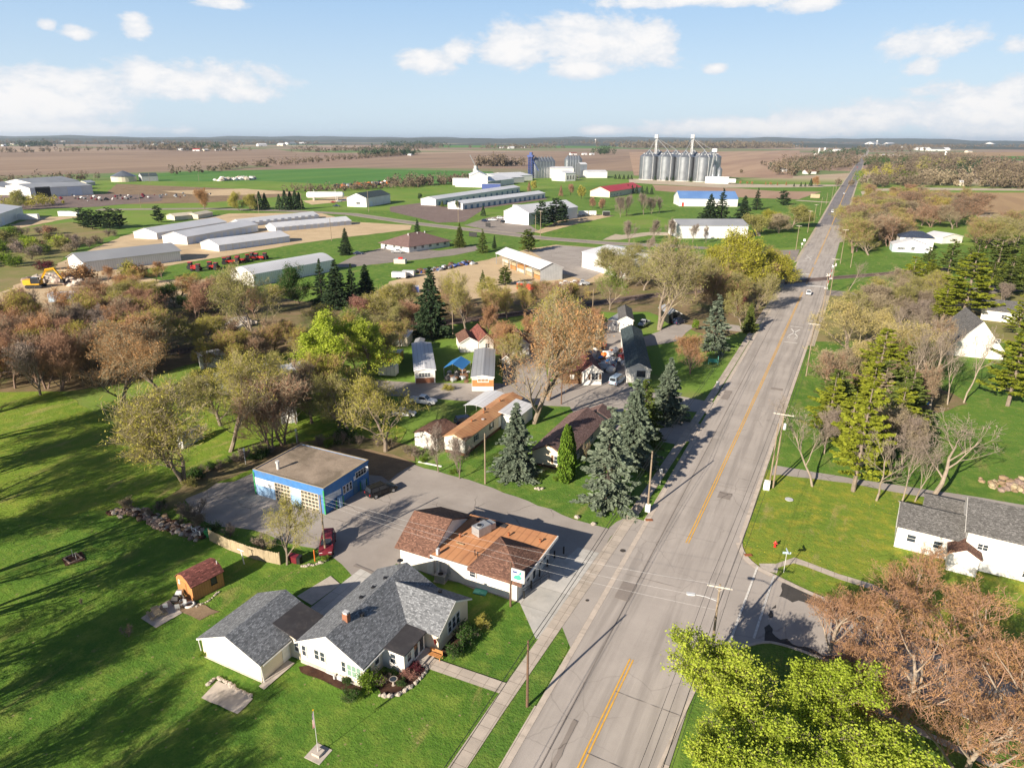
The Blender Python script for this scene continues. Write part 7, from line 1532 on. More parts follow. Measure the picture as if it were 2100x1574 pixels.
def decid(seed, h=12.0, spread=.9, trunk=.22, forks=(6, 5, 5, 4), nleaf=3000, ls=.22, r0=.2, tip=.014, multi=1, up=.25, leafr=.35, clump=1.0, first=.3, asp=.7, ub=0.0, tw=0):
    q = random.Random(seed); g = np.random.default_rng(seed); T = MB(); Cb = MB(); tips = []
    D = len(forks)
    def br(p, d, L, r, dep):
        n = (5, 4, 3, 2, 2, 2)[dep]; pts = [p]; rad = [r]; v = d.copy()
        for i in range(n):
            v = (v + Vector((q.gauss(0, .13), q.gauss(0, .13), q.gauss(0, .09) + up * (.28 if dep else .1)))).normalized()
            pts.append(pts[-1] + v * (L / n)); rad.append(max(tip, r * (1 - .72 * (i + 1) / n)))
        (T if dep < 2 else Cb).tube(pts, rad, (8, 5, 4, 3, 3, 3)[dep], 0, False)
        if dep >= D - 1:
            for i in range(1, n + 1): tips.append(pts[i])
        if dep >= D: return
        k = forks[dep]
        for i in range(k):
            t = (first if dep == 0 else .25) + (1 - (first if dep == 0 else .25)) * (i + q.random() * .7) / k; t = min(t, .999)
            j = int(t * n); o = pts[j] + (pts[j + 1] - pts[j]) * (t * n - j); ax = (pts[j + 1] - pts[j]).normalized()
            s = orth(ax, q); ang = spread * q.uniform(.55, 1.15) * (1.0 if dep else (1.15 - .6 * t)); nd = (ax * math.cos(ang) + s * math.sin(ang)).normalized()
            if nd.z < -.15: nd.z *= -.3
            br(o, nd.normalized(), L * q.uniform(.5, .72) * (1.12 - .5 * t if dep == 0 else 1.05 - .3 * t), max(tip, r * (1 - .72 * t) * .62), dep + 1)
    for m in range(multi):
        a = q.uniform(0, 6.28); lean = .1 if multi == 1 else .38
        br(Vector((math.cos(a) * .15, math.sin(a) * .15, -.15)) * (multi > 1) - Vector((0, 0, .15)), Vector((math.cos(a) * lean, math.sin(a) * lean, 1)).normalized(), h * .62, r0 * (1 if multi == 1 else .7), 0)
    zt = max(t.z for t in tips); k = h / zt; tp = np.array(tips)
    idx = g.integers(0, len(tp), nleaf); P = tp[idx] + g.normal(size=(nleaf, 3)) * leafr
    if clump < 1: keep = g.random(len(tp)) < clump; P = P[keep[idx]]
    A, B = rand_axes(g, len(P), ls, asp, 0, ub)
    if tw: m = g.random(len(P)) < .5; A2, B2 = rand_axes(g, len(P), tw, .1, 0, 1.1); A[m] = A2[m]; B[m] = B2[m]
    V, F = quads(P, A, B); V = V * k; T.v = [tuple(c * k for c in v) for v in T.v]; Cb.v = [tuple(c * k for c in v) for v in Cb.v]
    return T, V, F, Cb, h
def spruce(seed, h=12.0, R0=3.1, layers=32, per=10, n=56, ls=.34, droop=.25, lo=.03, gap=0.0, power=.85, up=.1):
    q = random.Random(seed); g = np.random.default_rng(seed); T = MB(); T.tube([(0, 0, -.2), (0, 0, h * .5), (0, 0, h * .98)], [h * .02, h * .012, .02], 7); Cb = MB(); P = []; A = []
    for i in range(layers):
        t = lo + (1 - lo) * (i + q.uniform(-.3, .3)) / layers; z = h * max(.01, t); Rr = R0 * max(.03, (1 - t)) ** power * q.uniform(.85, 1.12)
        for j in range(per if t < .8 else max(4, per - 3)):
            if q.random() < gap: continue
            a = (j + q.uniform(-.4, .4)) / per * 6.283 + i * 1.1; L = Rr * q.uniform(.62, 1.15) * (1 + .16 * math.sin(a * 2 + z * 1.1 + seed)); d = np.array([math.cos(a), math.sin(a), 0]); m = max(8, int(n * L / R0) + 6)
            s = np.sqrt(g.uniform(.06, 1, m)); c = d * (s * L)[:, None]; c[:, 2] = z - droop * L * s + up * L * s ** 2.2
            sd = np.array([-d[1], d[0], 0]); w = g.normal(size=m) * .17 * L * (1.15 - s); c += sd * w[:, None]; c[:, 2] += g.normal(size=m) * .07 - np.abs(w) * .2
            P.append(c); ax = d[None] * g.uniform(.5, 1, (m, 1)) + sd[None] * (np.sign(w) * g.uniform(.1, .9, m))[:, None]; ax[:, 2] += g.uniform(-.45, .3, m); A.append(ax)
            if L > .8: Cb.tube([(0, 0, z), tuple(d * L * .55 + [0, 0, z - droop * L * .5]), tuple(d * L * .95 + [0, 0, z - droop * L + up * L])], [.035, .025, .012], 3, 0, False)
    P = np.concatenate(P); A = np.concatenate(A); A /= np.linalg.norm(A, axis=1)[:, None]; N_ = len(P)
    B = np.cross(A, g.normal(size=(N_, 3)) + [0, 0, 1.4]); B /= np.linalg.norm(B, axis=1)[:, None]; s = ls * g.uniform(.6, 1.3, (N_, 1)) / 2
    V, F = quads(P, A * s, B * s * .5); return T, V, F, Cb, h
def thuja(seed, h=9.0):
    g = np.random.default_rng(seed); P = []; A = []
    for cx, cy, hh, rr in ((-.65, 0, h, 1.25), (.85, .2, h * .9, 1.15)):
        n = 4200; t = g.uniform(0, 1, n) ** .8; a = g.uniform(0, 6.283, n); prof = rr * np.sin(np.pi * np.clip(t * .86 + .14, 0, 1)) ** .6 * (1 - .35 * t)
        r = prof * (g.uniform(.72, 1.06, n)) * (1 + .14 * np.sin(a * 5 + t * 21)); P.append(np.stack([cx + r * np.cos(a), cy + r * np.sin(a), t * hh], 1)); A.append(np.stack([.25 * np.cos(a), .25 * np.sin(a), np.ones(n)], 1) + g.normal(size=(n, 3)) * .25)
    P = np.concatenate(P); A = np.concatenate(A); A /= np.linalg.norm(A, axis=1)[:, None]; B = np.cross(A, g.normal(size=P.shape)); B /= np.linalg.norm(B, axis=1)[:, None]; s = .3 * g.uniform(.6, 1.3, (len(P), 1)) / 2
    V, F = quads(P, A * s, B * s * .55); T = MB(); T.tube([(-.6, 0, -.1), (-.6, 0, h * .7)], [.16, .05], 6); return T, V, F, MB(), h
def farcrown(seed, h=12.0, R0=4.0, n=1100, ls=.62, cone=False, zlo=.18):
    g = np.random.default_rng(seed); T = MB(); T.tube([(0, 0, -.2), (0, 0, h * .55)], [.28, .12], 5)
    if cone: t = g.uniform(.04, 1, n) ** 1.1; r = R0 * (1 - t) * np.sqrt(g.uniform(.25, 1, n)) + .1; a = g.uniform(0, 6.283, n); P = np.stack([r * np.cos(a), r * np.sin(a), t * h], 1)
    else:
        k = 9; cc = g.normal(size=(k, 3)); cc /= np.linalg.norm(cc, axis=1)[:, None]; cc *= [R0 * .58, R0 * .58, h * (1 - zlo) * .27]; cc[:, 2] += h * (zlo + (1 - zlo) * .52)
        i = g.integers(0, k, n); v = g.normal(size=(n, 3)); v /= np.linalg.norm(v, axis=1)[:, None]; v *= g.uniform(.5, 1, (n, 1)) ** .5; P = cc[i] + v * [R0 * .5, R0 * .5, h * .24]; P[:, 2] = np.clip(P[:, 2], h * zlo * .5, h)
        for j in range(k): T.tube([(0, 0, h * .3), tuple(cc[j])], [.13, .04], 4, 0, False)
    A, B = rand_axes(g, n, ls); V, F = quads(P, A, B); return T, V, F, MB(), h
TP = {}
def proto(key, fn, leaf, bark, twig=None):
    T, V, F, Cb, h = fn; TP[key] = (T.mesh('trunk', bark, uv=False), np_mesh('crown', (leaf, twig or bark), V, F, Cb), h, leaf, bark)
for i in range(3): proto('maple%d' % i, decid(11 + i, 10, 1.0, forks=(9, 7, 6, 4), nleaf=34000, clump=.8, ls=.115, leafr=.17, first=.12, r0=.2, up=.5), 'lf_yellow', 'bark')
for i in range(3): proto('bud%d' % i, decid(31 + i, 11, .95, forks=(9, 6, 5, 5), nleaf=6500, clump=.65, ls=.2, leafr=.14, first=.06, r0=.24, tip=.012, up=.5, asp=.13, ub=1.1), 'lf_rust', 'bark_pale', 'twig_russet')
for i in range(3): proto('airy%d' % i, decid(51 + i, 13, .85, forks=(8, 6, 5, 4), nleaf=9500, clump=.6, ls=.13, leafr=.28, first=.14, r0=.27, multi=2 if i == 1 else 1, up=.4, tw=.42), 'lf_olive', 'bark', 'twig_olive')
for i in range(2): proto('big%d' % i, decid(61 + i, 22, .8, forks=(8, 7, 6, 5), nleaf=14500, clump=.55, ls=.17, leafr=.4, first=.15, r0=.42, tip=.02, multi=1 + i, up=.42, tw=.5), 'lf_gold', 'bark', 'twig_olive')
for i in range(4): proto('bare%d' % i, decid(71 + i, 11, .66, forks=(8, 7, 5, 4), nleaf=4300, ls=.34, leafr=.24, first=.1, r0=.18, tip=.015, multi=(1, 2, 1, 3)[i], up=.55, asp=.1, ub=1.2), 'lf_russet', 'bark_red', 'twig_russet')
for i in range(3): proto('tall%d' % i, decid(91 + i, 15, .62, forks=(6, 5, 4, 3), nleaf=500, ls=.1, leafr=.2, first=.38, r0=.18, tip=.012, up=.45), 'lf_grey', 'bark_pale')
proto('lean0', decid(97, 14, .85, forks=(5, 4, 4, 4), nleaf=400, ls=.1, leafr=.2, first=.45, r0=.26, tip=.014, up=.3), 'lf_grey', 'bark_pale')
for i in range(2): proto('full%d' % i, decid(111 + i, 11, .95, forks=(8, 6, 5, 3), nleaf=19000, clump=.65, ls=.2, leafr=.4, first=.08, r0=.25, multi=2, up=.4, tw=.45), 'lf_gold', 'bark', 'twig_olive')
for i in range(2): proto('bush%d' % i, decid(131 + i, 3.0, .8, forks=(5, 5, 4), nleaf=2200, ls=.13, leafr=.2, first=.08, r0=.05, tip=.012, multi=4), 'lf_green', 'bark')
proto('twig0', decid(141, 3.0, .7, forks=(6, 5, 4), nleaf=160, ls=.09, leafr=.1, first=.08, r0=.05, tip=.012, multi=5, up=.4), 'lf_grey', 'bark')
proto('spruce0', spruce(151, gap=.1), 'nd_blue', 'bark_dark'); proto('spruce1', spruce(152, 12, 3.4, 24, 8, 56, .36, .32, .04, .18, .72, .16), 'nd_blue', 'bark_dark'); proto('spruce2', spruce(153, 12, 2.8, 27, 8, 40, .32, .18, .06, .22, 1.0, .05), 'nd_dark', 'bark_dark')
for i in range(2): proto('pine%d' % i, spruce(161 + i, 14, 4.2, 15, 6, 150, .36, -.02, .2, .12, .55, .14), 'nd_pine', 'bark')
proto('roundpine', spruce(167, 11, 4.6, 15, 8, 130, .45, -.05, .12, .1, .42, .1), 'nd_dark', 'bark_dark')
proto('thuja', thuja(171), 'nd_thuja', 'bark_dark')
for i in range(3): proto('far%d' % i, farcrown(181 + i), 'lf_gold', 'bark_dark')
proto('farcone', farcrown(187, 12, 3.2, 900, .55, True), 'nd_dark', 'bark_dark')
def tree(kind, x, y, h, label, group=None, leaf=None, bark=None, w=1.0, name=None, world=False, cat=None):
    """kind: prototype; (x, y): ground sighting (or place); h: height in metres, or row of the top when above 45"""
    if not world:
        if h > 45: h = tall(x, y, h)
        p = at(x, y)
    else: p = Vector((x, y, 0))
    if kind[-1] == '*': kind = kind[:-1]; ks = [k for k in TP if k.startswith(kind)]; kind = rnd.choice(ks)
    tm, cm, h0, lf, bk = TP[kind]; s = h / h0
    con = kind[:5] in ('spruc', 'round', 'farco') or kind[:4] == 'pine'
    nm = name or ('bush' if kind[:4] in ('bush', 'twig') else 'spruce_tree' if kind[:5] in ('spruc', 'farco') else 'pine_tree' if 'pine' in kind else 'cedar_tree' if kind == 'thuja' else 'maple_tree' if kind[:5] == 'maple' else 'bare_tree' if kind[:4] in ('bare', 'tall', 'lean') else 'budding_tree' if kind[:3] in ('bud', 'air', 'big') else 'tree')
    r = thing(nm, label, cat or nm.replace('_', ' '), (p.x, p.y, 0), rnd.uniform(0, 6.28), group); r.scale = (s * w, s * w, s)
    t = put('stem' if nm == 'bush' else 'trunk', tm, r); c = put('foliage' if nm == 'bush' else 'crown', cm, r)
    if bark and bark != bk: paint(t, bark); 
    if leaf and leaf != lf: paint(c, leaf)
    if bark and bark != bk and len(cm.materials) > 1: paint(c, bark, 1)
    elif leaf == 'lf_grey' and len(cm.materials) > 1 and kind[:4] == 'bare': paint(c, 'bark', 1); paint(t, 'bark')
    return r
def crown_at(cx, cy, zc): p = at(cx, cy, zc); return p.x, p.y
# near corner, right of the road
for i, (cx, cy, h, k, w, l) in enumerate(((1545, 1428, 8.8, 'maple0', 1.45, 'yellow green tree nearest the road corner and street lamp pole'), (1772, 1452, 8.8, 'maple1', 1.5, 'yellow green tree before the red budded corner trees'), (1500, 1575, 8.6, 'maple2', 1.2, 'yellow green tree lowest beside the kerb of the main road'), (1640, 1540, 8.6, 'maple0', 1.5, 'yellow green tree in the middle of the lower clump'), (1825, 1570, 8.6, 'maple2', 1.45, 'yellow green tree at the right of the lower clump'))):
    tree(k, *crown_at(cx, cy, h * .6), h, l, 'yellow green trees at the street corner', None, None, w, None, True)
for i, (cx, cy, h, k, w, l) in enumerate(((1800, 1250, 10, 'bud0', 1.3, 'russet budded tree in front of the white wing house wall'), (1990, 1265, 11.5, 'bud1', 1.5, 'russet budded tree before the white house front'), (1890, 1400, 11, 'bud2', 1.4, 'russet budded tree with pale limbs over the side street'), (2070, 1430, 11, 'bud0', 1.5, 'russet budded tree at the frame edge over the side street'), (1745, 1360, 8.5, 'bud1', 1.2, 'smaller russet budded tree over the sealed street edge'), (1715, 1265, 8.5, 'bud2', 1.1, 'slender russet budded tree nearest the corner path'), (1900, 1215, 10.5, 'bud1', 1.2, 'russet budded tree behind the others by the white porch'), (2010, 1520, 9.5, 'bud2', 1.3, 'lowest russet budded tree beside the yellow green trees'))):
    tree(k, *crown_at(cx, cy, h * .55), h, l, 'russet trees along the side street', None, None, w, None, True)
# bare row on the driveway
for k, x, y, t, w, lf, l in (('tall0', 1666, 997, 822, 1.1, None, 'forked bare grey tree first in the driveway row'), ('pine0', 1749, 1007, 775, .92, None, 'bright yellow green pine standing in the driveway row'), ('tall1', 1797, 1026, 868, 1.0, None, 'bare tree beside the bright driveway pine'), ('tall2', 1847, 1036, 875, .9, None, 'slim pale bare tree near the charcoal roof'), ('tall0', 1876, 1028, 880, .8, None, 'slim bare tree behind the pale one by the charcoal roof'), ('lean0', 1911, 1037, 835, 1.35, None, 'big spreading bare tree with thick pale limbs over the charcoal roof'), ('tall1', 1906, 851, 668, 1.0, None, 'tall bare tree with pale fork before the white gable house'), ('tall2', 1866, 834, 655, .9, None, 'tall bare tree left of the white gable house'), ('tall0', 1943, 830, 690, .8, None, 'bare tree with one straight stem before the white gable'), ('tall1', 1976, 826, 672, .8, None, 'bare tree right of centre before the white gable'), ('tall2', 1903, 804, 680, .7, None, 'thin bare stem behind the pale forked tree'),
                           ('pine1', 2066, 832, 655, 1.15, None, 'tall layered pine at the right edge before the grey roofs'), ('tall1', 1738, 601, 532, 1.0, None, 'bare grey tree on the right verge by the crossing'), ('tall2', 1840, 700, 615, 1.2, None, 'grey bare tree behind the pale yellow trees'), ('bare1', 1890, 690, 612, 1.2, 'lf_grey', 'grey twiggy tree left of the white gable house')):
    tree(k, x, y, t, l, None, lf, None, w)
for x, y, t, k, l in ((1735, 735, 612, 'airy0', 'pale yellow budding tree nearest the road'), (1800, 745, 640, 'airy1', 'pale yellow budding tree in the middle of its clump'), (1725, 780, 690, 'airy2', 'pale yellow budding tree lowest of its clump'), (1775, 700, 625, 'airy0', 'pale yellow budding tree at the back of its clump')):
    tree(k, x, y, t, l, 'pale yellow trees right of the road', 'lf_pale', None, 1.55)
for x, y, t, w, lf, l in ((1705, 850, 752, 1.0, 'nd_green', 'green pine by the road under the pale yellow trees'), (1800, 860, 735, 1.1, 'nd_green', 'green pine in the middle under the pale yellow trees'), (1850, 800, 700, 1.0, 'nd_green', 'green pine behind the bright pines'), (1735, 930, 800, 1.0, 'nd_pine', 'bright pine left in the driveway grove'), (1830, 930, 790, 1.05, 'nd_pine', 'bright pine right in the driveway grove')):
    tree('pine*', x, y, t, l, 'pines in the grove right of the road', lf, None, w * 1.35)
for x, y, t, k, l in ((1690, 930, 830, 'bare0', 'grey bare undergrowth tree at the verge'), (1850, 960, 850, 'bare2', 'grey bare tree behind the driveway row'), (1880, 950, 860, 'bare0', 'grey bare tree behind the driveway row'), (1765, 960, 880, 'bare1', 'grey bare tree behind the driveway row')): tree(k, x, y, t, l, 'grey saplings behind the driveway row', 'lf_grey', 'bark_pale', .9)
for x, y, t, w, lf, l in ((1975, 650, 512, 1.2, 'nd_pine', 'large bright pine before the low white house'), (1865, 600, 522, 1.0, 'nd_pine', 'open bright pine beside the railway'), (1930, 660, 580, 1.1, 'nd_pine', 'bright pine left of the large one'), (2038, 577, 480, 1.1, 'nd_green', 'dark pine with pale trunk by the side lane'), (2068, 574, 478, 1.1, 'nd_green', 'dark pine at the right by the side lane'), (2000, 545, 482, 1.0, 'nd_green', 'dark pine behind the large bright pine'), (2100, 600, 495, 1.1, 'nd_green', 'dark pine cut by the right frame edge'), (2085, 690, 600, 1.0, 'nd_pine', 'bright pine at the right frame edge above the grey roofs')):
    tree('pine*', x, y, t, l, None, lf, None, w * 1.35)
# left of the road: spruces and cedar
for k, x, y, t, w, lf, l in (('spruce0', 1058, 977, 822, 1.2, None, 'blue spruce in front of the mobile home and brown roofed cottage'), ('spruce1', 1245, 1035, 828, 1.2, None, 'largest blue spruce at the lawn corner beside the sidewalk'), ('spruce0', 1296, 950, 772, 1.2, None, 'blue spruce behind the largest one beside the sidewalk'), ('spruce1', 1318, 905, 772, 1.3, 'nd_green', 'olive green spruce between the sidewalk blue spruces'), ('spruce0', 1366, 862, 730, 1.25, None, 'blue spruce farthest up the sidewalk row'), ('thuja', 1163, 984, 868, 1.0, None, 'narrow twin stemmed cedar against the brown roofed cottage'), ('spruce1', 1463, 718, 600, 1.2, None, 'blue spruce beyond the round rusty tree'),
                              ('spruce0', 885, 690, 543, 1.15, 'nd_dark', 'dark tall spruce behind the white roofed mobile home'), ('spruce2', 661, 622, 528, 1.3, 'nd_dark', 'dark spruce first from the left by the arched building'), ('spruce0', 692, 632, 530, 1.3, 'nd_dark', 'dark spruce second from the left by the arched building'), ('spruce2', 724, 628, 538, 1.3, 'nd_dark', 'dark spruce third from the left by the arched building'), ('spruce0', 752, 618, 540, 1.4, 'nd_dark', 'dark spruce at the right by the arched building'), ('spruce1', 990, 592, 552, 1.0, 'nd_green', 'small dark spruce before the lumber shed left'), ('roundpine', 1036, 585, 543, 1.0, 'nd_green', 'small round pine before the lumber shed'),
                              ('spruce0', 710, 522, 466, 1.15, 'nd_dark', 'big dark spruce on the lawn beside the office'), ('spruce1', 856, 478, 448, 1.1, 'nd_dark', 'dark spruce behind the brown office roof'), ('spruce0', 943, 507, 456, 1.1, 'nd_green', 'spruce at the right end of the office'), ('spruce1', 990, 518, 468, 1.05, 'nd_green', 'olive spruce right of the office drive'), ('spruce0', 1014, 510, 481, .8, 'nd_dark', 'small dark spruce beside the olive one by the office drive'), ('roundpine', 1083, 517, 468, 1.1, 'nd_green', 'broad green pine behind the lumber shed'),
                              ('roundpine', 1140, 462, 404, 1.2, None, 'big dark round pine before the white workshop'), ('roundpine', 1110, 466, 410, .9, None, 'dark pine left of the big round one by the workshop'), ('roundpine', 1153, 455, 412, .9, None, 'dark pine right of the big round one by the workshop'), ('farcone', 991, 443, 421, 1.2, None, 'small green conifer on the grass by the storage rows'), ('farcone', 907, 424, 411, 1.4, 'nd_green', 'small round evergreen before the left storage row'), ('far0', 861, 411, 396, 1.0, 'nd_dark', 'small round evergreen at the corner of the left storage row'), ('far1', 937, 430, 412, .9, 'lf_dark', 'dark shrub tree at the corner of the right storage row'),
                              ('spruce0', 1454, 455, 396, 1.55, 'nd_dark', 'dark spruce first before the blue roofed store'), ('spruce2', 1478, 453, 384, 1.55, 'nd_dark', 'tallest dark spruce before the blue roofed store'), ('spruce0', 1523, 458, 400, 1.55, 'nd_dark', 'dark spruce third before the blue roofed store'), ('spruce2', 1551, 430, 384, 1.55, 'nd_dark', 'dark spruce right of the blue roofed store'), ('roundpine', 1606, 421, 389, 1.2, None, 'round dark pine on the roadside lawn'), ('roundpine', 326, 456, 420, 1.0, None, 'single dark pine left of the beige sheds')):
    tree(k, x, y, t, l, None, lf, None, w)
for i, x in enumerate((172, 190, 207, 226, 246)): tree('roundpine', x, 467 + (i % 2) * 3, 424 + (i % 3) * 3, 'dark pine in the clump of five on the lawn', 'dark pines clumped on the lawn', None, None, 1.0)
for x, y, t in ((523, 428, 400), (534, 431, 393), (545, 430, 396), (574, 430, 398), (586, 431, 390), (597, 430, 392), (607, 430, 390), (615, 429, 394)): tree('farcone', x, y, t, 'dark spruce in the row by the gas tank' if x > 560 else 'dark spruce in the clump left of the gas tank spruces', 'dark spruces by the industrial road', None, None, 1.3)
for k, x, y, t, w, lf, l in (('full0', 421, 430, 388, .8, 'lf_rust', 'russet oval tree above the beige sheds'), ('full1', 491, 432, 392, .9, 'lf_gold', 'olive gold tree behind the parked lorry'), ('full0', 512, 432, 398, .9, 'lf_gold', 'gold tree beside the dark spruces'), ('far1', 420, 395, 385, .8, 'lf_rust', 'small russet tree in the scrap field')): tree(k, x, y, t, l, None, lf, None, w)
# trees of the mobile home park
for k, x, y, t, w, lf, l in (('big0', 1095, 868, 598, 1.05, 'lf_rust', 'largest rusty olive tree standing over the mobile homes'), ('big1', 1122, 822, 598, .95, 'lf_gold', 'rusty tree behind the largest one over the mobile homes'), ('big1', 1350, 677, 490, 1.3, 'lf_olive', 'large olive tree with forked pale trunk by the white garage'), ('airy0', 1250, 636, 545, .9, 'lf_green', 'fresh green tree beside the railway'), ('big0', 958, 686, 545, .75, 'lf_gold', 'slim olive gold tree by the small white garage'), ('bare1', 1415, 766, 684, 1.25, 'lf_rust', 'round rusty tree on the sidewalk lawn'), ('big0', 530, 721, 535, 1.0, 'lf_olive', 'tall olive tree before the arched building'), ('full1', 615, 622, 540, .9, 'lf_dark', 'dark green leafy tree left of the dark spruces'), ('maple1', 700, 790, 632, 1.15, 'lf_yellow', 'bright yellow green tree in the middle of the park'), ('maple2', 755, 775, 650, 1.1, 'lf_yellow', 'yellow green tree beside the yellow machine'),
                             ('full0', 735, 672, 607, 1.0, 'lf_pink', 'reddish purple tree before the dark spruces'), ('bare3', 1470, 640, 545, 1.1, 'lf_olive', 'olive tree at the verge behind the blue spruce'), ('full1', 1522, 592, 468, 1.15, 'lf_citrus', 'broad gold green tree left of the level crossing'), ('full0', 1472, 580, 502, 1.1, 'lf_citrus', 'gold green tree left beside the broad one'), ('full1', 1577, 587, 508, 1.05, 'lf_citrus', 'gold green tree nearest the level crossing signal'), ('airy0', 1412, 590, 505, 1.5, 'lf_olive', 'olive tree behind the forked one'), ('big0', 1440, 600, 525, 1.1, 'lf_olive', 'olive tree between the forked one and gold trees'), ('full0', 1508, 650, 600, .9, 'lf_purple', 'plum leaved tree beside the road shade'), ('airy1', 1545, 640, 560, .9, 'lf_olive', 'olive brown tree leaning over the shaded road'), ('airy2', 1520, 675, 600, 1.0, 'lf_olive', 'olive brown tree behind the blue spruce'), ('spruce0', 1535, 680, 620, 1.2, 'nd_green', 'green conifer on the roadside terrace lawn'), ('far0', 1425, 678, 655, 1.0, 'lf_green', 'small round green tree by the park drive'),
                             ('big1', 380, 990, 752, 1.25, 'lf_gold', 'yellow olive tree with many stems at the meadow edge'), ('big0', 473, 926, 718, 1.15, 'lf_gold', 'dark stemmed olive tree left of the blue garage'), ('bare1', 583, 912, 755, 1.3, 'lf_tan', 'tan bare tree behind the blue garage'), ('bare3', 560, 920, 780, 1.3, 'lf_tan', 'low grey bare tree beside the yard light'), ('airy0', 791, 926, 765, 1.25, 'lf_gold', 'sparse gold tree behind the forecourt'), ('airy2', 720, 900, 775, 1.2, 'lf_olive', 'olive tree between garage and park lane'), ('bare0', 640, 868, 735, 1.4, 'lf_tan', 'grey bare tree before the trailer homes'), ('bare2', 690, 860, 725, 1.4, 'lf_gold', 'gold bare tree before the parked cars'), ('big0', 250, 830, 680, 1.45, 'lf_rust', 'orange tan tree at the thicket front'), ('big1', 330, 800, 650, 1.5, 'lf_rust', 'orange tan tree in the thicket middle'), ('big0', 300, 760, 640, 1.4, 'lf_gold', 'gold tree behind the orange tan ones'), ('bare0', 420, 770, 690, 1.1, 'lf_gold', 'gold shrub tree by the farthest trailer home'), ('bare2', 490, 765, 700, 1.1, 'lf_gold', 'gold shrub tree right of the farthest trailer home'),
                             ('bare0', 899, 968, 868, .7, 'lf_grey', 'thin bare tree before the white shed'), ('bare2', 942, 981, 888, .75, 'lf_grey', 'thin bare tree before the mobile home end'), ('airy0', 589, 1157, 1016, .8, 'lf_gold', 'sparse young tree at the fence end before the blue garage'), ('full0', 820, 645, 598, .8, 'lf_gold', 'gold tree right of the dark spruces'), ('bare0', 1040, 655, 585, 1.0, 'lf_gold', 'sparse gold tree below the lumber shed'), ('bare2', 1080, 650, 590, 1.1, 'lf_gold', 'sparse gold tree above the rusty trees'), ('bare1', 1130, 660, 592, 1.2, 'lf_olive', 'sparse olive tree behind the weathered white house'), ('bare3', 1215, 690, 625, .9, 'lf_rust', 'small rusty tree between two white houses'), ('bare0', 1235, 715, 672, .9, 'lf_olive', 'olive shrub tree beside the red car'), ('full1', 1100, 690, 660, .8, 'lf_pink', 'pinkish red tree among the cottages'), ('bare1', 1000, 700, 620, .8, 'lf_rust', 'rusty tree beside the white house with red roof'),
                             ('airy0', 1330, 520, 480, .8, 'lf_grey', 'grey bare tree at the white warehouse corner'), ('full0', 1555, 482, 440, 1.5, 'lf_olive', 'yellow olive bush tree below the dark spruces'), ('full1', 1622, 467, 418, 1.5, 'lf_olive', 'round olive tree on the roadside lawn'), ('full0', 1598, 478, 438, 1.5, 'lf_tan', 'brownish round tree beside the olive one'), ('full1', 1575, 470, 428, 1.4, 'lf_citrus', 'gold green tree right of the spruces')):
    tree(k, x, y, t, l, None, lf, None, w)
for x, y, t in ((1290, 503, 450), (1340, 490, 448), (1372, 490, 445), (1420, 497, 458), (1448, 498, 462), (1272, 445, 400), (1284, 443, 398), (1320, 440, 395), (1336, 438, 400), (1352, 436, 402)): tree('bare*', x, y, t, 'grey bare tree in the row before the white warehouse' if y > 480 else 'grey bare tree on the lawn by the red roofed house', 'bare trees before the white warehouse' if y > 480 else 'bare trees by the red roofed house', 'lf_grey', 'bark', .9)
for x, y, t in ((1192, 408, 380), (1150, 402, 380), (1170, 400, 378), (1215, 428, 405), (1235, 432, 408), (1095, 392, 370), (1085, 392, 372)): tree('far*', x, y, t, 'rounded russet tree between grain works and red roof', 'russet trees by the grain works', rnd.choice(['lf_russet', 'lf_gold', 'lf_russet']), None, 1.0)
for i, x in enumerate((1278, 1287, 1296, 1305, 1316, 1326, 1336)): tree('farcone', x, 396 + i * .5, 377 + i, 'dark young spruce in the row beside the red roof', 'young spruces by the red roof', None, None, 1.2)
for x in (1262, 1270, 1279, 1288, 1295, 1343, 1356, 1367, 1380, 1392, 1405, 1417): tree('farcone', x, 367 + (x - 1262) * .035, 357 + (x - 1262) * .035, 'small dark conifer in the line before the grain bins', 'small conifers before the grain bins', None, None, 1.5)
for x, y, t, lf in ((1518, 378, 371, 'lf_rust'), (1532, 378, 372, 'lf_rust'), (1542, 379, 372, 'lf_rust'), (1570, 379, 372, 'lf_rust'), (1580, 380, 373, 'lf_rust'), (1594, 380, 373, 'lf_rust'), (1612, 380, 372, 'lf_rust'), (1628, 383, 375, 'nd_dark'), (1642, 383, 373, 'nd_dark'), (1651, 383, 374, 'nd_dark'), (1662, 382, 366, 'nd_dark')): tree('farcone' if lf == 'nd_dark' else 'far*', x, y, t, 'small dark conifer by the far farm drive' if lf == 'nd_dark' else 'small russet sapling on the pale strip right of the bins', 'young trees right of the grain bins', lf, None, 1.2)
tree('full0', 1670, 382, 362, 'russet round tree on the far farm drive', None, 'lf_rust')
def scatter(poly, n, kinds, leaves, h, label, group, bark=None, w=(.8, 1.15), name=None, mind=0):
    """n individuals inside a sighted polygon"""
    P = [at(*q) for q in poly]; x0, x1 = min(p.x for p in P), max(p.x for p in P); y0, y1 = min(p.y for p in P), max(p.y for p in P); c = 0; got = []
    def inside(x, y):
        r = False; j = len(P) - 1
        for i in range(len(P)):
            if (P[i].y > y) != (P[j].y > y) and x < (P[j].x - P[i].x) * (y - P[i].y) / (P[j].y - P[i].y) + P[i].x: r = not r
            j = i
        return r
    for _ in range(n * 60):
        if c >= n: break
        x, y = rnd.uniform(x0, x1), rnd.uniform(y0, y1)
        if not inside(x, y) or any((x - a) ** 2 + (y - b_) ** 2 < mind * mind for a, b_ in got): continue
        got.append((x, y)); c += 1; tree(rnd.choice(kinds), x, y, rnd.uniform(*h), label, group, rnd.choice(leaves), bark, rnd.uniform(*w), name, True)
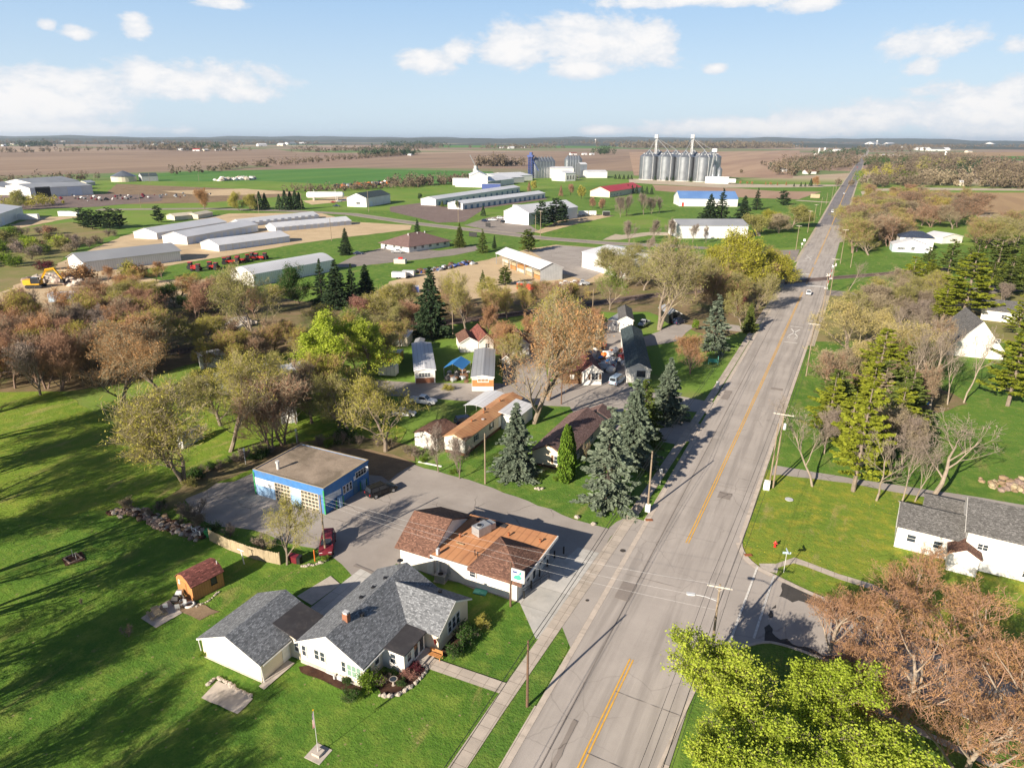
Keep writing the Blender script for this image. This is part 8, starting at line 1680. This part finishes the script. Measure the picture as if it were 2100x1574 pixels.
BR = ['bare0', 'bare1', 'bare2', 'bare3']; AI = ['airy0', 'airy1', 'airy2']; FA = ['far0', 'far1', 'far2']
scatter(((-160, 700), (240, 690), (340, 690), (310, 770), (200, 803), (120, 812), (-160, 805)), 78, BR, ['lf_russet', 'lf_tan', 'lf_rust', 'lf_russet', 'lf_gold', 'lf_grey'], (10, 14.5), 'russet bare tree in the thicket along the meadow', 'russet trees of the thicket', None, (1.0, 1.3), None, 2.4)
scatter(((180, 640), (330, 620), (560, 625), (540, 670), (420, 665), (160, 690)), 24, BR + AI, ['lf_russet', 'lf_gold', 'lf_rust', 'lf_olive'], (8, 11), 'mixed small tree in the belt behind the thicket', 'trees of the belt behind the thicket', None, (1.2, 1.6), None, 3)
scatter(((350, 630), (470, 615), (480, 645), (370, 655)), 6, ['full0', 'full1'], ['lf_dark'], (6, 8), 'dark green thicket tree by the dirt yard', 'dark thicket trees', None, (.9, 1.2), None, 4)
scatter(((350, 700), (560, 690), (640, 740), (600, 770), (420, 760)), 14, BR + AI, ['lf_gold', 'lf_tan', 'lf_gold'], (6, 9), 'sparse tree among the hidden trailer homes', 'sparse trees among the trailers', None, (1.2, 1.6), None, 3.5)
scatter(((420, 830), (600, 800), (720, 800), (760, 860), (700, 920), (540, 900), (450, 880)), 10, AI, ['lf_gold', 'lf_gold', 'lf_olive'], (8, 11), 'sparse olive tree behind the blue garage lot', 'grey trees behind the blue garage', None, (1.1, 1.5), None, 3.5)
scatter(((640, 690), (820, 680), (840, 760), (700, 780)), 16, BR + AI, ['lf_gold', 'lf_olive', 'lf_green'], (6, 10), 'small leafy tree round the yellow green tree', 'small trees round the yellow green tree', None, (1.2, 1.6), None, 3.5)
scatter(((780, 630), (960, 620), (1180, 610), (1200, 640), (980, 660), (820, 680)), 26, BR + AI, ['lf_gold', 'lf_russet', 'lf_olive'], (6, 11), 'low tree along the railway bank', 'low trees along the railway', None, (1.2, 1.7), None, 4)
scatter(((1255, 560), (1330, 545), (1330, 600), (1270, 610)), 7, AI, ['lf_olive'], (11, 15), 'olive tree along the railway behind the green tree', 'olive trees along the railway', None, (1.3, 1.7), None, 4)
scatter(((1738, 528), (1830, 520), (1850, 480), (1850, 440), (1760, 440), (1735, 490)), 56, BR + AI + ['full0'], ['lf_olive', 'lf_wood', 'lf_olive', 'lf_gold', 'lf_tan'], (12, 17), 'brownish tree in the dense wood left of the bungalow', 'trees of the wood by the bungalow', None, (1.3, 1.7), None, 4)
scatter(((1850, 470), (1990, 470), (2010, 440), (1960, 420), (1800, 420), (1770, 440)), 46, BR + AI, ['lf_wood', 'lf_gold', 'lf_tan', 'lf_olive', 'lf_wood'], (13, 18), 'russet bare tree in the wood behind the bungalow', 'trees of the wood behind the bungalow', None, (1.3, 1.7), None, 6)
scatter(((1760, 430), (1900, 420), (1900, 400), (1775, 402)), 14, AI + BR, ['lf_olive', 'lf_green', 'lf_gold', 'lf_russet'], (10, 14), 'budding tree at the roadside end of the wood', 'rounded trees at the wood end', None, (1.4, 1.8), None, 7)
scatter(((1985, 520), (2150, 510), (2150, 470), (2000, 470)), 20, BR + AI, ['lf_wood', 'lf_tan', 'lf_olive'], (11, 16), 'bare tree above the dark pines at the right', 'bare trees above the dark pines', None, (1.3, 1.6), None, 5)
scatter(((1735, 690), (1900, 660), (1960, 640), (1930, 610), (1760, 615)), 26, BR + AI, ['lf_gold', 'lf_tan', 'lf_olive'], (7, 12), 'budding tree between crossing and white gable house', 'trees below the crossing', 'bark', (1.2, 1.6), None, 4)
scatter(((2000, 640), (2140, 620), (2140, 590), (2020, 600)), 6, BR, ['lf_tan', 'lf_grey'], (6, 10), 'tan bare tree around the low white house', 'tan trees by the low white house', 'bark', (.9, 1.2), None, 5)
tree('full1', 38, 432, 388, 'olive round tree before the huge far warehouse', None, 'lf_olive', None, 1.0)
scatter(((1855, 860), (1925, 850), (1915, 760), (1890, 710), (1850, 720)), 9, ['tall0', 'tall1', 'tall2', 'bare0', 'bare2'], ['lf_grey', 'lf_tan'], (10, 15), 'tall bare tree in the grove before the white gable house', 'bare trees before the white gable house', None, (.9, 1.3), None, 3.5)
scatter(((1690, 930), (1880, 960), (1870, 880), (1850, 760), (1680, 800)), 12, ['bare0', 'bare2', 'pine0', 'airy0', 'pine1'], ['lf_olive', 'nd_green', 'lf_tan'], (9, 13), 'mixed tree filling the grove right of the road', 'filling trees of the roadside grove', None, (1.1, 1.5), None, 3.5)
scatter(((1450, 660), (1560, 640), (1600, 575), (1500, 560), (1400, 600)), 10, AI + BR, ['lf_olive', 'lf_gold'], (9, 14), 'olive tree filling the belt left of the crossing', 'filling trees left of the crossing', None, (1.3, 1.6), None, 4)
scatter(((1880, 560), (2120, 560), (2120, 620), (1900, 640)), 9, ['pine0', 'pine1'], ['nd_pine', 'nd_green'], (10, 15), 'pine in the stand beside the side lane', 'pines beside the side lane', None, (1.3, 1.6), None, 6)
scatter(((1690, 900), (1840, 940), (1850, 780), (1700, 790)), 7, ['pine0', 'pine1'], ['nd_pine', 'nd_green'], (11, 15), 'tall pine filling the roadside grove', 'filling pines of the roadside grove', None, (1.2, 1.5), None, 4)
scatter(((2040, 860), (2140, 860), (2140, 700), (2075, 720)), 5, ['pine0', 'pine1'], ['nd_pine', 'nd_green'], (14, 19), 'tall pine at the right frame edge', 'tall pines at the right frame edge', None, (1.0, 1.3), None, 5)
scatter(((1010, 770), (1080, 760), (1150, 720), (1150, 680), (1020, 690)), 7, AI + BR, ['lf_rust', 'lf_gold', 'lf_rust'], (6, 10), 'rusty tree on the lawn among the cottages', 'rusty trees among the cottages', None, (1.0, 1.3), None, 5)
scatter(((-60, 560), (20, 560), (120, 520), (150, 480), (60, 480), (-60, 500)), 30, ['bush0', 'bush1', 'twig0', 'bush1'], ['lf_green', 'lf_yellow', 'lf_russet', 'lf_grey', 'lf_olive'], (3, 6.5), 'shrub in the rough ground left of the grey roofed barn', 'shrubs in the rough ground', None, (1, 1.5), None, 3)
scatter(((110, 500), (250, 480), (240, 500), (130, 520)), 10, ['bush0', 'twig0'], ['lf_tan', 'lf_grey'], (3, 5), 'tan twiggy shrub along the gravel yard edge', 'tan shrubs along the gravel yard', None, (1, 1.4), None, 4)
tree('bush1', 92, 555, 533, 'dark red shrub by the excavator', None, 'lf_purple', None, 1.4); tree('tall1', 95, 487, 460, 'small bare tree alone on the lawn at the left')
scatter(((150, 575), (330, 560), (340, 585), (180, 600)), 9, ['bare0', 'bare2', 'bush0'], ['lf_gold', 'lf_rust'], (4, 7), 'gold shrub before the white semi trailer', 'gold shrubs before the semi trailer', None, (1, 1.4), None, 3)
# bushes close by
for k, x, y, h, w, lf, l in (('bush0', 757, 1405, 2.3, 1.0, 'lf_green', 'round green bush at the cream house corner'), ('bush1', 718, 1442, 1.6, 1.0, 'lf_dark', 'small dark green shrub on the shaded lawn'), ('bush1', 712, 1398, .9, 1.3, 'lf_dark', 'low green shrub in the wall bed'), ('bush0', 955, 1308, 2.0, 1.2, 'lf_dark', 'dark rounded bush at the cream wing'), ('bush1', 932, 1340, 1.7, 1.2, 'lf_dark', 'dark bush beside the ochre bench'), ('bush0', 990, 1285, 1.7, .9, 'lf_gold', 'yellowish young bush near the cream wing corner'), ('bush1', 842, 1385, .8, 2.2, 'lf_pink', 'low red leaved shrub in the flower bed'), ('bush1', 858, 1372, .8, 2.0, 'lf_purple', 'low dark red shrub against the porch'), ('bush0', 800, 1385, .8, 1.6, 'lf_dark', 'low green shrub behind the bird bath'), ('bush1', 820, 1402, .7, 1.6, 'lf_dark', 'low green shrub beside the bird bath'), ('twig0', 790, 1400, 1.2, 1.2, 'lf_russet', 'bare shrub in the corner flower bed'), ('bush1', 421, 1345, .8, 1.0, 'lf_green', 'small plant at the garage rear corner'),
                            ('twig0', 397, 1066, 3.4, 1.3, 'lf_tan', 'bare tan bush at the forecourt edge'), ('twig0', 470, 1100, 2.0, 1.3, 'lf_grey', 'bare grey bush behind the board fence'), ('twig0', 545, 1125, 2.2, 1.6, 'lf_tan', 'bare tan bush behind the board fence by the tree'), ('bush1', 667, 1148, .8, 1.2, 'lf_green', 'small green plant in the stone border by the red car'), ('bush0', 712, 905, 2.5, 1.6, 'lf_dark', 'dark shrub behind the garage lot'), ('bush1', 1140, 984, .8, 1.5, 'lf_green', 'low green plant beside the twin cedar'), ('twig0', 1200, 940, 3.2, .8, 'lf_gold', 'tan shrub against the brown roofed cottage'), ('bush1', 870, 947, .8, 1.8, 'lf_green', 'green weeds patch along the lot edge'), ('bush1', 930, 972, .8, 1.8, 'lf_green', 'green weeds along the lot edge by the thin trees'), ('bush1', 920, 800, 1.6, 1.4, 'lf_gold', 'gold shrub by the white roofed mobile home'), ('twig0', 262, 1306, 1.6, .9, 'lf_tan', 'small dead branch standing in the lawn'), ('twig0', 168, 1240, 1.0, .5, 'lf_tan', 'tiny tan sapling in the open lawn')):
    tree(k, x, y, h, l, None, lf, None, w)
scatter(((560, 930), (700, 900), (850, 925), (870, 945), (760, 915), (600, 925)), 14, ['twig0', 'bush1', 'twig0'], ['lf_grey', 'lf_olive', 'lf_green'], (1.2, 2.6), 'scrubby shrub along the rear edge of the forecourt', 'shrubs along the forecourt rear', None, (1, 1.5), None, 1.5)
scatter(((390, 1000), (470, 955), (560, 935), (540, 925), (430, 960), (380, 990)), 14, ['twig0', 'bush1'], ['lf_grey', 'lf_dark', 'lf_olive'], (1.0, 2.2), 'scrubby shrub left of the blue garage lot', 'shrubs left of the blue garage lot', None, (1, 1.5), None, 1.2)
scatter(((250, 1045), (400, 1090), (440, 1090), (390, 1050), (300, 1030)), 10, ['twig0', 'bush1'], ['lf_tan', 'lf_dark'], (.9, 1.8), 'brushy shrub behind the rubble line', 'shrubs behind the rubble', None, (1, 1.4), None, 1.5)
# trees standing just outside the frame to the lower left: their long shadows lie on the lawn
for i, (x, y) in enumerate(((-146, 57), (-136, 51), (-127, 46), (-118, 40), (-110, 37), (-101, 32), (-93, 27), (-85, 22), (-77, 18), (-70, 13), (-63, 11), (-55, 9), (-47, 9), (-38, 8))):
    tree('big%d' % (i % 2), x, y - 1, 19.5 if x < -80 else 15 if x < -72 else 12.5, 'tall sparse tree just beyond the lower left of the lawn', 'trees beyond the lawn', 'lf_dark', None, 1.25, None, True)
# distant tree masses
def mass(label, pts, width, h, n, leaf, per=30, ls=1.9, name='treeline'):
    pts = [at(*q) for q in pts]; g = np.random.default_rng(len(label) + n); seg = np.array([(b_ - a).length for a, b_ in zip(pts, pts[1:])]); cum = np.concatenate([[0], np.cumsum(seg)]); P = []
    for _ in range(n):
        d = cum[-1] * (np.floor(g.uniform(0, n / 5)) / (n / 5) + abs(g.normal()) * 1.6 / n) % cum[-1] if width > 25 else g.uniform(0, cum[-1]); j = min(len(seg) - 1, int(np.searchsorted(cum, d) - 1)); j = max(0, j); t = (d - cum[j]) / seg[j]; c = np.array(pts[j] + (pts[j + 1] - pts[j]) * t)
        c[:2] += g.normal(size=2) * width * .5; hh = h * g.choice([.45, .7, .9, 1.1, 1.45]) * g.uniform(.85, 1.15); v = g.normal(size=(per, 3)); v /= np.linalg.norm(v, axis=1)[:, None]; v *= g.uniform(.4, 1, (per, 1)); P.append(c + v * [hh * .42, hh * .42, hh * .45] + [0, 0, hh * .52])
    P = np.concatenate(P); A, B = rand_axes(g, len(P), ls * h / 12); V, F = quads(P, A, B); o = put(name, np_mesh(name, (leaf,), V, F)); tag(o, label, 'treeline', None, 'stuff')
mass('brown hedgerow running across the far fields', ((345, 358), (430, 352), (500, 344), (600, 337), (700, 328), (780, 322), (850, 316)), 14, 11, 260, 'lf_wood')
mass('sparse far row of bare trees along the left field', ((0, 314), (110, 312), (290, 306)), 30, 16, 90, 'lf_wood')
mass('dark conifers at the far left farm', ((40, 301), (100, 300)), 60, 26, 60, 'nd_dark'); mass('trees round the distant red roofed farm', ((310, 306), (360, 309), (490, 310)), 60, 22, 150, 'lf_wood'); mass('dark trees behind the distant red roofed farm', ((330, 302), (480, 304)), 80, 24, 90, 'nd_dark')
mass('far tree row beyond the fields', ((-50, 297), (200, 295), (420, 297), (640, 296)), 250, 26, 420, 'lf_wood'); mass('far dark woods left of centre', ((640, 312), (760, 309), (900, 303)), 90, 20, 200, 'lf_wood'); mass('dark grove in the far middle fields', ((750, 321), (840, 317)), 40, 20, 90, 'nd_dark')
mass('far dark wood strip in the middle', ((800, 302), (900, 300)), 120, 28, 160, 'nd_dark'); mass('far farm trees in the middle', ((1010, 305), (1130, 303)), 120, 22, 130, 'lf_wood'); mass('long far wood behind the grain bins', ((1280, 303), (1400, 304), (1500, 304), (1600, 303)), 160, 34, 520, 'lf_wood', 26, 2.2); mass('darker back row of the far wood', ((1180, 298), (1400, 298), (1640, 297)), 300, 36, 420, 'lf_wood')
mass('roadside farm trees far up the road', ((1600, 345), (1680, 330), (1745, 316)), 60, 15, 220, 'lf_wood'); mass('dark evergreens far up the road', ((1690, 322), (1760, 314)), 50, 20, 90, 'nd_dark')
mass('wood right of the road in the distance', ((1790, 332), (1870, 326), (1960, 322)), 60, 16, 240, 'lf_wood'); mass('far woods at the right', ((1785, 312), (1880, 306), (1960, 303), (2120, 303)), 160, 26, 420, 'lf_wood'); mass('far dark woods along the right skyline', ((1650, 296), (1850, 295), (2150, 296)), 400, 34, 460, 'lf_wood')
mass('hedge at the right field edge', ((1990, 325), (2050, 332), (2150, 334)), 20, 13, 120, 'lf_wood'); mass('wood at the right behind the stubble field', ((1900, 350), (2000, 350), (2150, 352)), 40, 17, 260, 'lf_wood', 26, 2.0)
mass('brush strip along the lane before the scrap row', ((600, 392), (700, 390), (860, 382)), 20, 6, 150, 'lf_wood', name='undergrowth')
for i, (a, b_, h_, n_, lf, l) in enumerate((((1775, 383), (1870, 379), 14, 34, 'lf_wood', 'brown grove at the pale lane bend'), ((1880, 378), (1990, 381), 16, 40, 'lf_tan', 'tan grove along the pale lane'), ((2010, 383), (2150, 387), 16, 44, 'lf_wood', 'grey brown grove by the far low house'), ((1790, 376), (1840, 374), 12, 18, 'lf_green', 'green grove near the pale lane bend'), ((1930, 372), (1960, 370), 15, 14, 'nd_dark', 'dark evergreens in the far wood'), ((1850, 370), (2000, 368), 17, 60, 'lf_wood', 'brown middle of the far wood'), ((2000, 366), (2150, 364), 18, 50, 'lf_wood', 'brown right part of the far wood'), ((1790, 364), (1850, 361), 14, 26, 'lf_gold', 'olive grove beside the far road'), ((1790, 352), (1880, 348), 17, 40, 'lf_wood', 'brown grove right of the far road'), ((1890, 350), (1985, 349), 18, 40, 'lf_olive', 'olive grove right of the far road'), ((1788, 341), (1860, 338), 16, 36, 'lf_dark', 'dark green grove right of the far road'), ((1870, 338), (1985, 337), 17, 60, 'lf_wood', 'grey grove before the far fields'), ((1960, 356), (2010, 350), 20, 12, 'nd_dark', 'dark pines at the end of the far fields'))):
    mass(l, (a, b_), 32, h_, n_, lf, 170, .95)
mass('trees round the far roadside farmsteads', ((1606, 360), (1650, 350), (1700, 345), (1748, 338)), 40, 15, 90, 'lf_wood', 90, 1.4)
mass('evergreens round the far roadside farmsteads', ((1620, 352), (1700, 338), (1742, 346)), 40, 15, 30, 'nd_dark', 90, 1.2)
mass('clump of trees at the lone farmstead', ((1228, 317), (1256, 317)), 25, 26, 16, 'nd_dark', 90, 1.2)
mass('tree belt behind the grain mill', ((980, 341), (1068, 340)), 20, 19, 40, 'lf_wood', 90, 1.3)
mass('shrubby hedge along the crop field edge', ((800, 383), (870, 380), (965, 374)), 16, 11, 70, 'lf_wood', 90, 1.3)
mass('scrub behind the far left warehouses', ((-20, 382), (90, 374), (180, 368)), 30, 10, 40, 'lf_wood', 90, 1.3)
mass('scrub before the far left warehouses', ((0, 428), (70, 424), (130, 415)), 10, 7, 30, 'lf_gold', 90, 1.2)
SKY_S, SUN_S, EXPO, HAZE = .10, 5.0, 1.04, 4e-5
SKY_TINT, HORIZON, CLOUD_A, CLOUD_B = (1, 1, 1), (3.2, 3.9, 4.5), (3.9, 4.1, 4.4), (4.9, 4.8, 4.75)
SKY_HI = (1.5, 2.6, 4.15)
# ---------------------------------------------------------------- sky, sun, air, camera
w = bpy.data.worlds.new('World'); S.world = w; w.use_nodes = True; t = w.node_tree; t.nodes.clear()
EL, AZS = 23.5, 14.6
sky = N(t, 'TexSky', sky_type='NISHITA', sun_disc=False, sun_elevation=R(EL), sun_rotation=R(180 + AZS), altitude=250, air_density=1.0, dust_density=1.4, ozone_density=1.4)
D = N(t, 'TexCoord').outputs['Generated']; sx = N(t, 'SeparateXYZ', {0: D}); X, Y, Zc = sx.outputs
az = math_(t, 'ARCTAN2', X, Y); el = math_(t, 'ARCSINE', Zc)
pos = N(t, 'CombineXYZ', {0: math_(t, 'MULTIPLY', az, 1.0), 1: math_(t, 'MULTIPLY', el, 1.9)}).outputs[0]
wob = math_(t, 'SUBTRACT', noise(t, pos, 9, 8, .66, .3), .5); wob2 = math_(t, 'SUBTRACT', noise(t, pos, 38, 5, .65), .5)
CL = [(100, 195, 170, 62), (20, 225, 150, 70), (400, 168, 170, 38), (500, 188, 90, 22), (300, 158, 60, 32), (150, 68, 34, 14), (95, 52, 22, 13), (282, 55, 30, 24), (460, 5, 60, 14), (1190, 85, 165, 58), (1060, 105, 90, 40), (1330, 80, 60, 40), (870, 130, 55, 24), (945, 100, 34, 26), (1190, 140, 60, 20), (1420, 2, 220, 14), (1660, 8, 60, 16), (1470, 140, 26, 11), (1920, 85, 115, 34), (2080, 95, 50, 22), (1895, 135, 36, 20), (2010, 235, 200, 66), (1780, 245, 170, 38), (2090, 190, 90, 50), (1560, 262, 200, 20), (1230, 268, 60, 10), (60, 265, 260, 18)]
mask = None
for cx, cy, rx, ry in CL:
    a = Vector(ray(cx, cy)).normalized(); b = Vector(ray(cx + rx, cy)).normalized(); c = Vector(ray(cx, cy - ry)).normalized()
    f = lambda v: (math.atan2(v.x, v.y), math.asin(v.z)); (a0, e0), (a1, _), (_, e1) = f(a), f(b), f(c)
    u = math_(t, 'DIVIDE', math_(t, 'SUBTRACT', az, a0), abs(a1 - a0) * 1.08); v = math_(t, 'DIVIDE', math_(t, 'SUBTRACT', el, e0), abs(e1 - e0) * 1.1)
    k = math_(t, 'SUBTRACT', 1.0, N(t, 'VectorMath', {0: N(t, 'CombineXYZ', {0: u, 1: v}).outputs[0]}, operation='LENGTH').outputs['Value'])
    mask = k if mask is None else N(t, 'Math', {0: mask, 1: k, 2: .12}, operation='SMOOTH_MAX').outputs[0]
dens = math_(t, 'ADD', math_(t, 'ADD', mask, .08), math_(t, 'ADD', math_(t, 'MULTIPLY', wob, 3.0), math_(t, 'MULTIPLY', wob2, .9)))
cov = math_(t, 'MULTIPLY', step(t, dens, -.12, .42), .96)
shade = step(t, math_(t, 'ADD', dens, math_(t, 'MULTIPLY', wob2, 1.2)), .1, 1.1)
ccol = mixc(t, shade, CLOUD_A, CLOUD_B)
skyc = mixc(t, 1.0, sky.outputs[0], SKY_TINT, 'MULTIPLY')
hz = step(t, el, .26, -.01)
skyc = mixc(t, .9, skyc, mixc(t, hz, SKY_HI, HORIZON)); skyc = mixc(t, step(t, el, .17, .5), skyc, mixc(t, 1.0, sky.outputs[0], (.34, .36, .42), 'MULTIPLY'))
bg = N(t, 'Background', {0: mixc(t, cov, skyc, ccol), 1: SKY_S}); t.links.new(bg.outputs[0], N(t, 'OutputWorld').inputs[0])
sl = bpy.data.lights.new('sun', 'SUN'); sl.energy = SUN_S; sl.angle = R(.5); sl.color = (1.0, .885, .73); so = bpy.data.objects.new('sun', sl); COL.objects.link(so)
sd = Vector((-math.sin(R(AZS)) * math.cos(R(EL)), -math.cos(R(AZS)) * math.cos(R(EL)), math.sin(R(EL)))); so.rotation_euler = sd.to_track_quat('Z', 'Y').to_euler(); so.location = sd * 300
if HAZE:
    m, t, out = newmat('haze_air'); v = N(t, 'VolumePrincipled', {'Color': (.68, .82, 1.0, 1), 'Density': HAZE, 'Anisotropy': .2}); t.links.new(v.outputs[0], out.inputs['Volume']); MT['haze'] = m
    b = MB(); b.box(-31000, -320, -3, 31000, 30500, 160); o = b.build('haze', 'haze', uv=False); o['kind'] = 'stuff'; o['label'] = 'pale blue distance haze over the fields'; o['category'] = 'haze'
cam = bpy.data.cameras.new('camera'); cam.sensor_width = 36; cam.lens = 24; cam.clip_end = 60000; cam.clip_start = .5; co = bpy.data.objects.new('camera', cam); COL.objects.link(co)
c, s = math.cos(ROLL), math.sin(ROLL); r0 = Vector((math.cos(AZ), math.sin(AZ), 0)); fw = Vector((-math.sin(AZ) * math.cos(PIT), math.cos(AZ) * math.cos(PIT), -math.sin(PIT))); dn = fw.cross(r0)
xr = r0 * c - dn * s; dr = r0 * s + dn * c
co.matrix_world = Matrix(((xr.x, -dr.x, -fw.x, 0), (xr.y, -dr.y, -fw.y, 0), (xr.z, -dr.z, -fw.z, CH), (0, 0, 0, 1))); S.camera = co
vs = S.view_settings; vs.view_transform = 'Standard'; vs.look = 'None'; vs.exposure = EXPO; vs.gamma = 1; vs.use_curve_mapping = False
S.cycles.max_bounces = 5; S.cycles.diffuse_bounces = 2; S.cycles.glossy_bounces = 2; S.cycles.transmission_bounces = 2; S.cycles.volume_bounces = 0; S.cycles.use_denoising = True
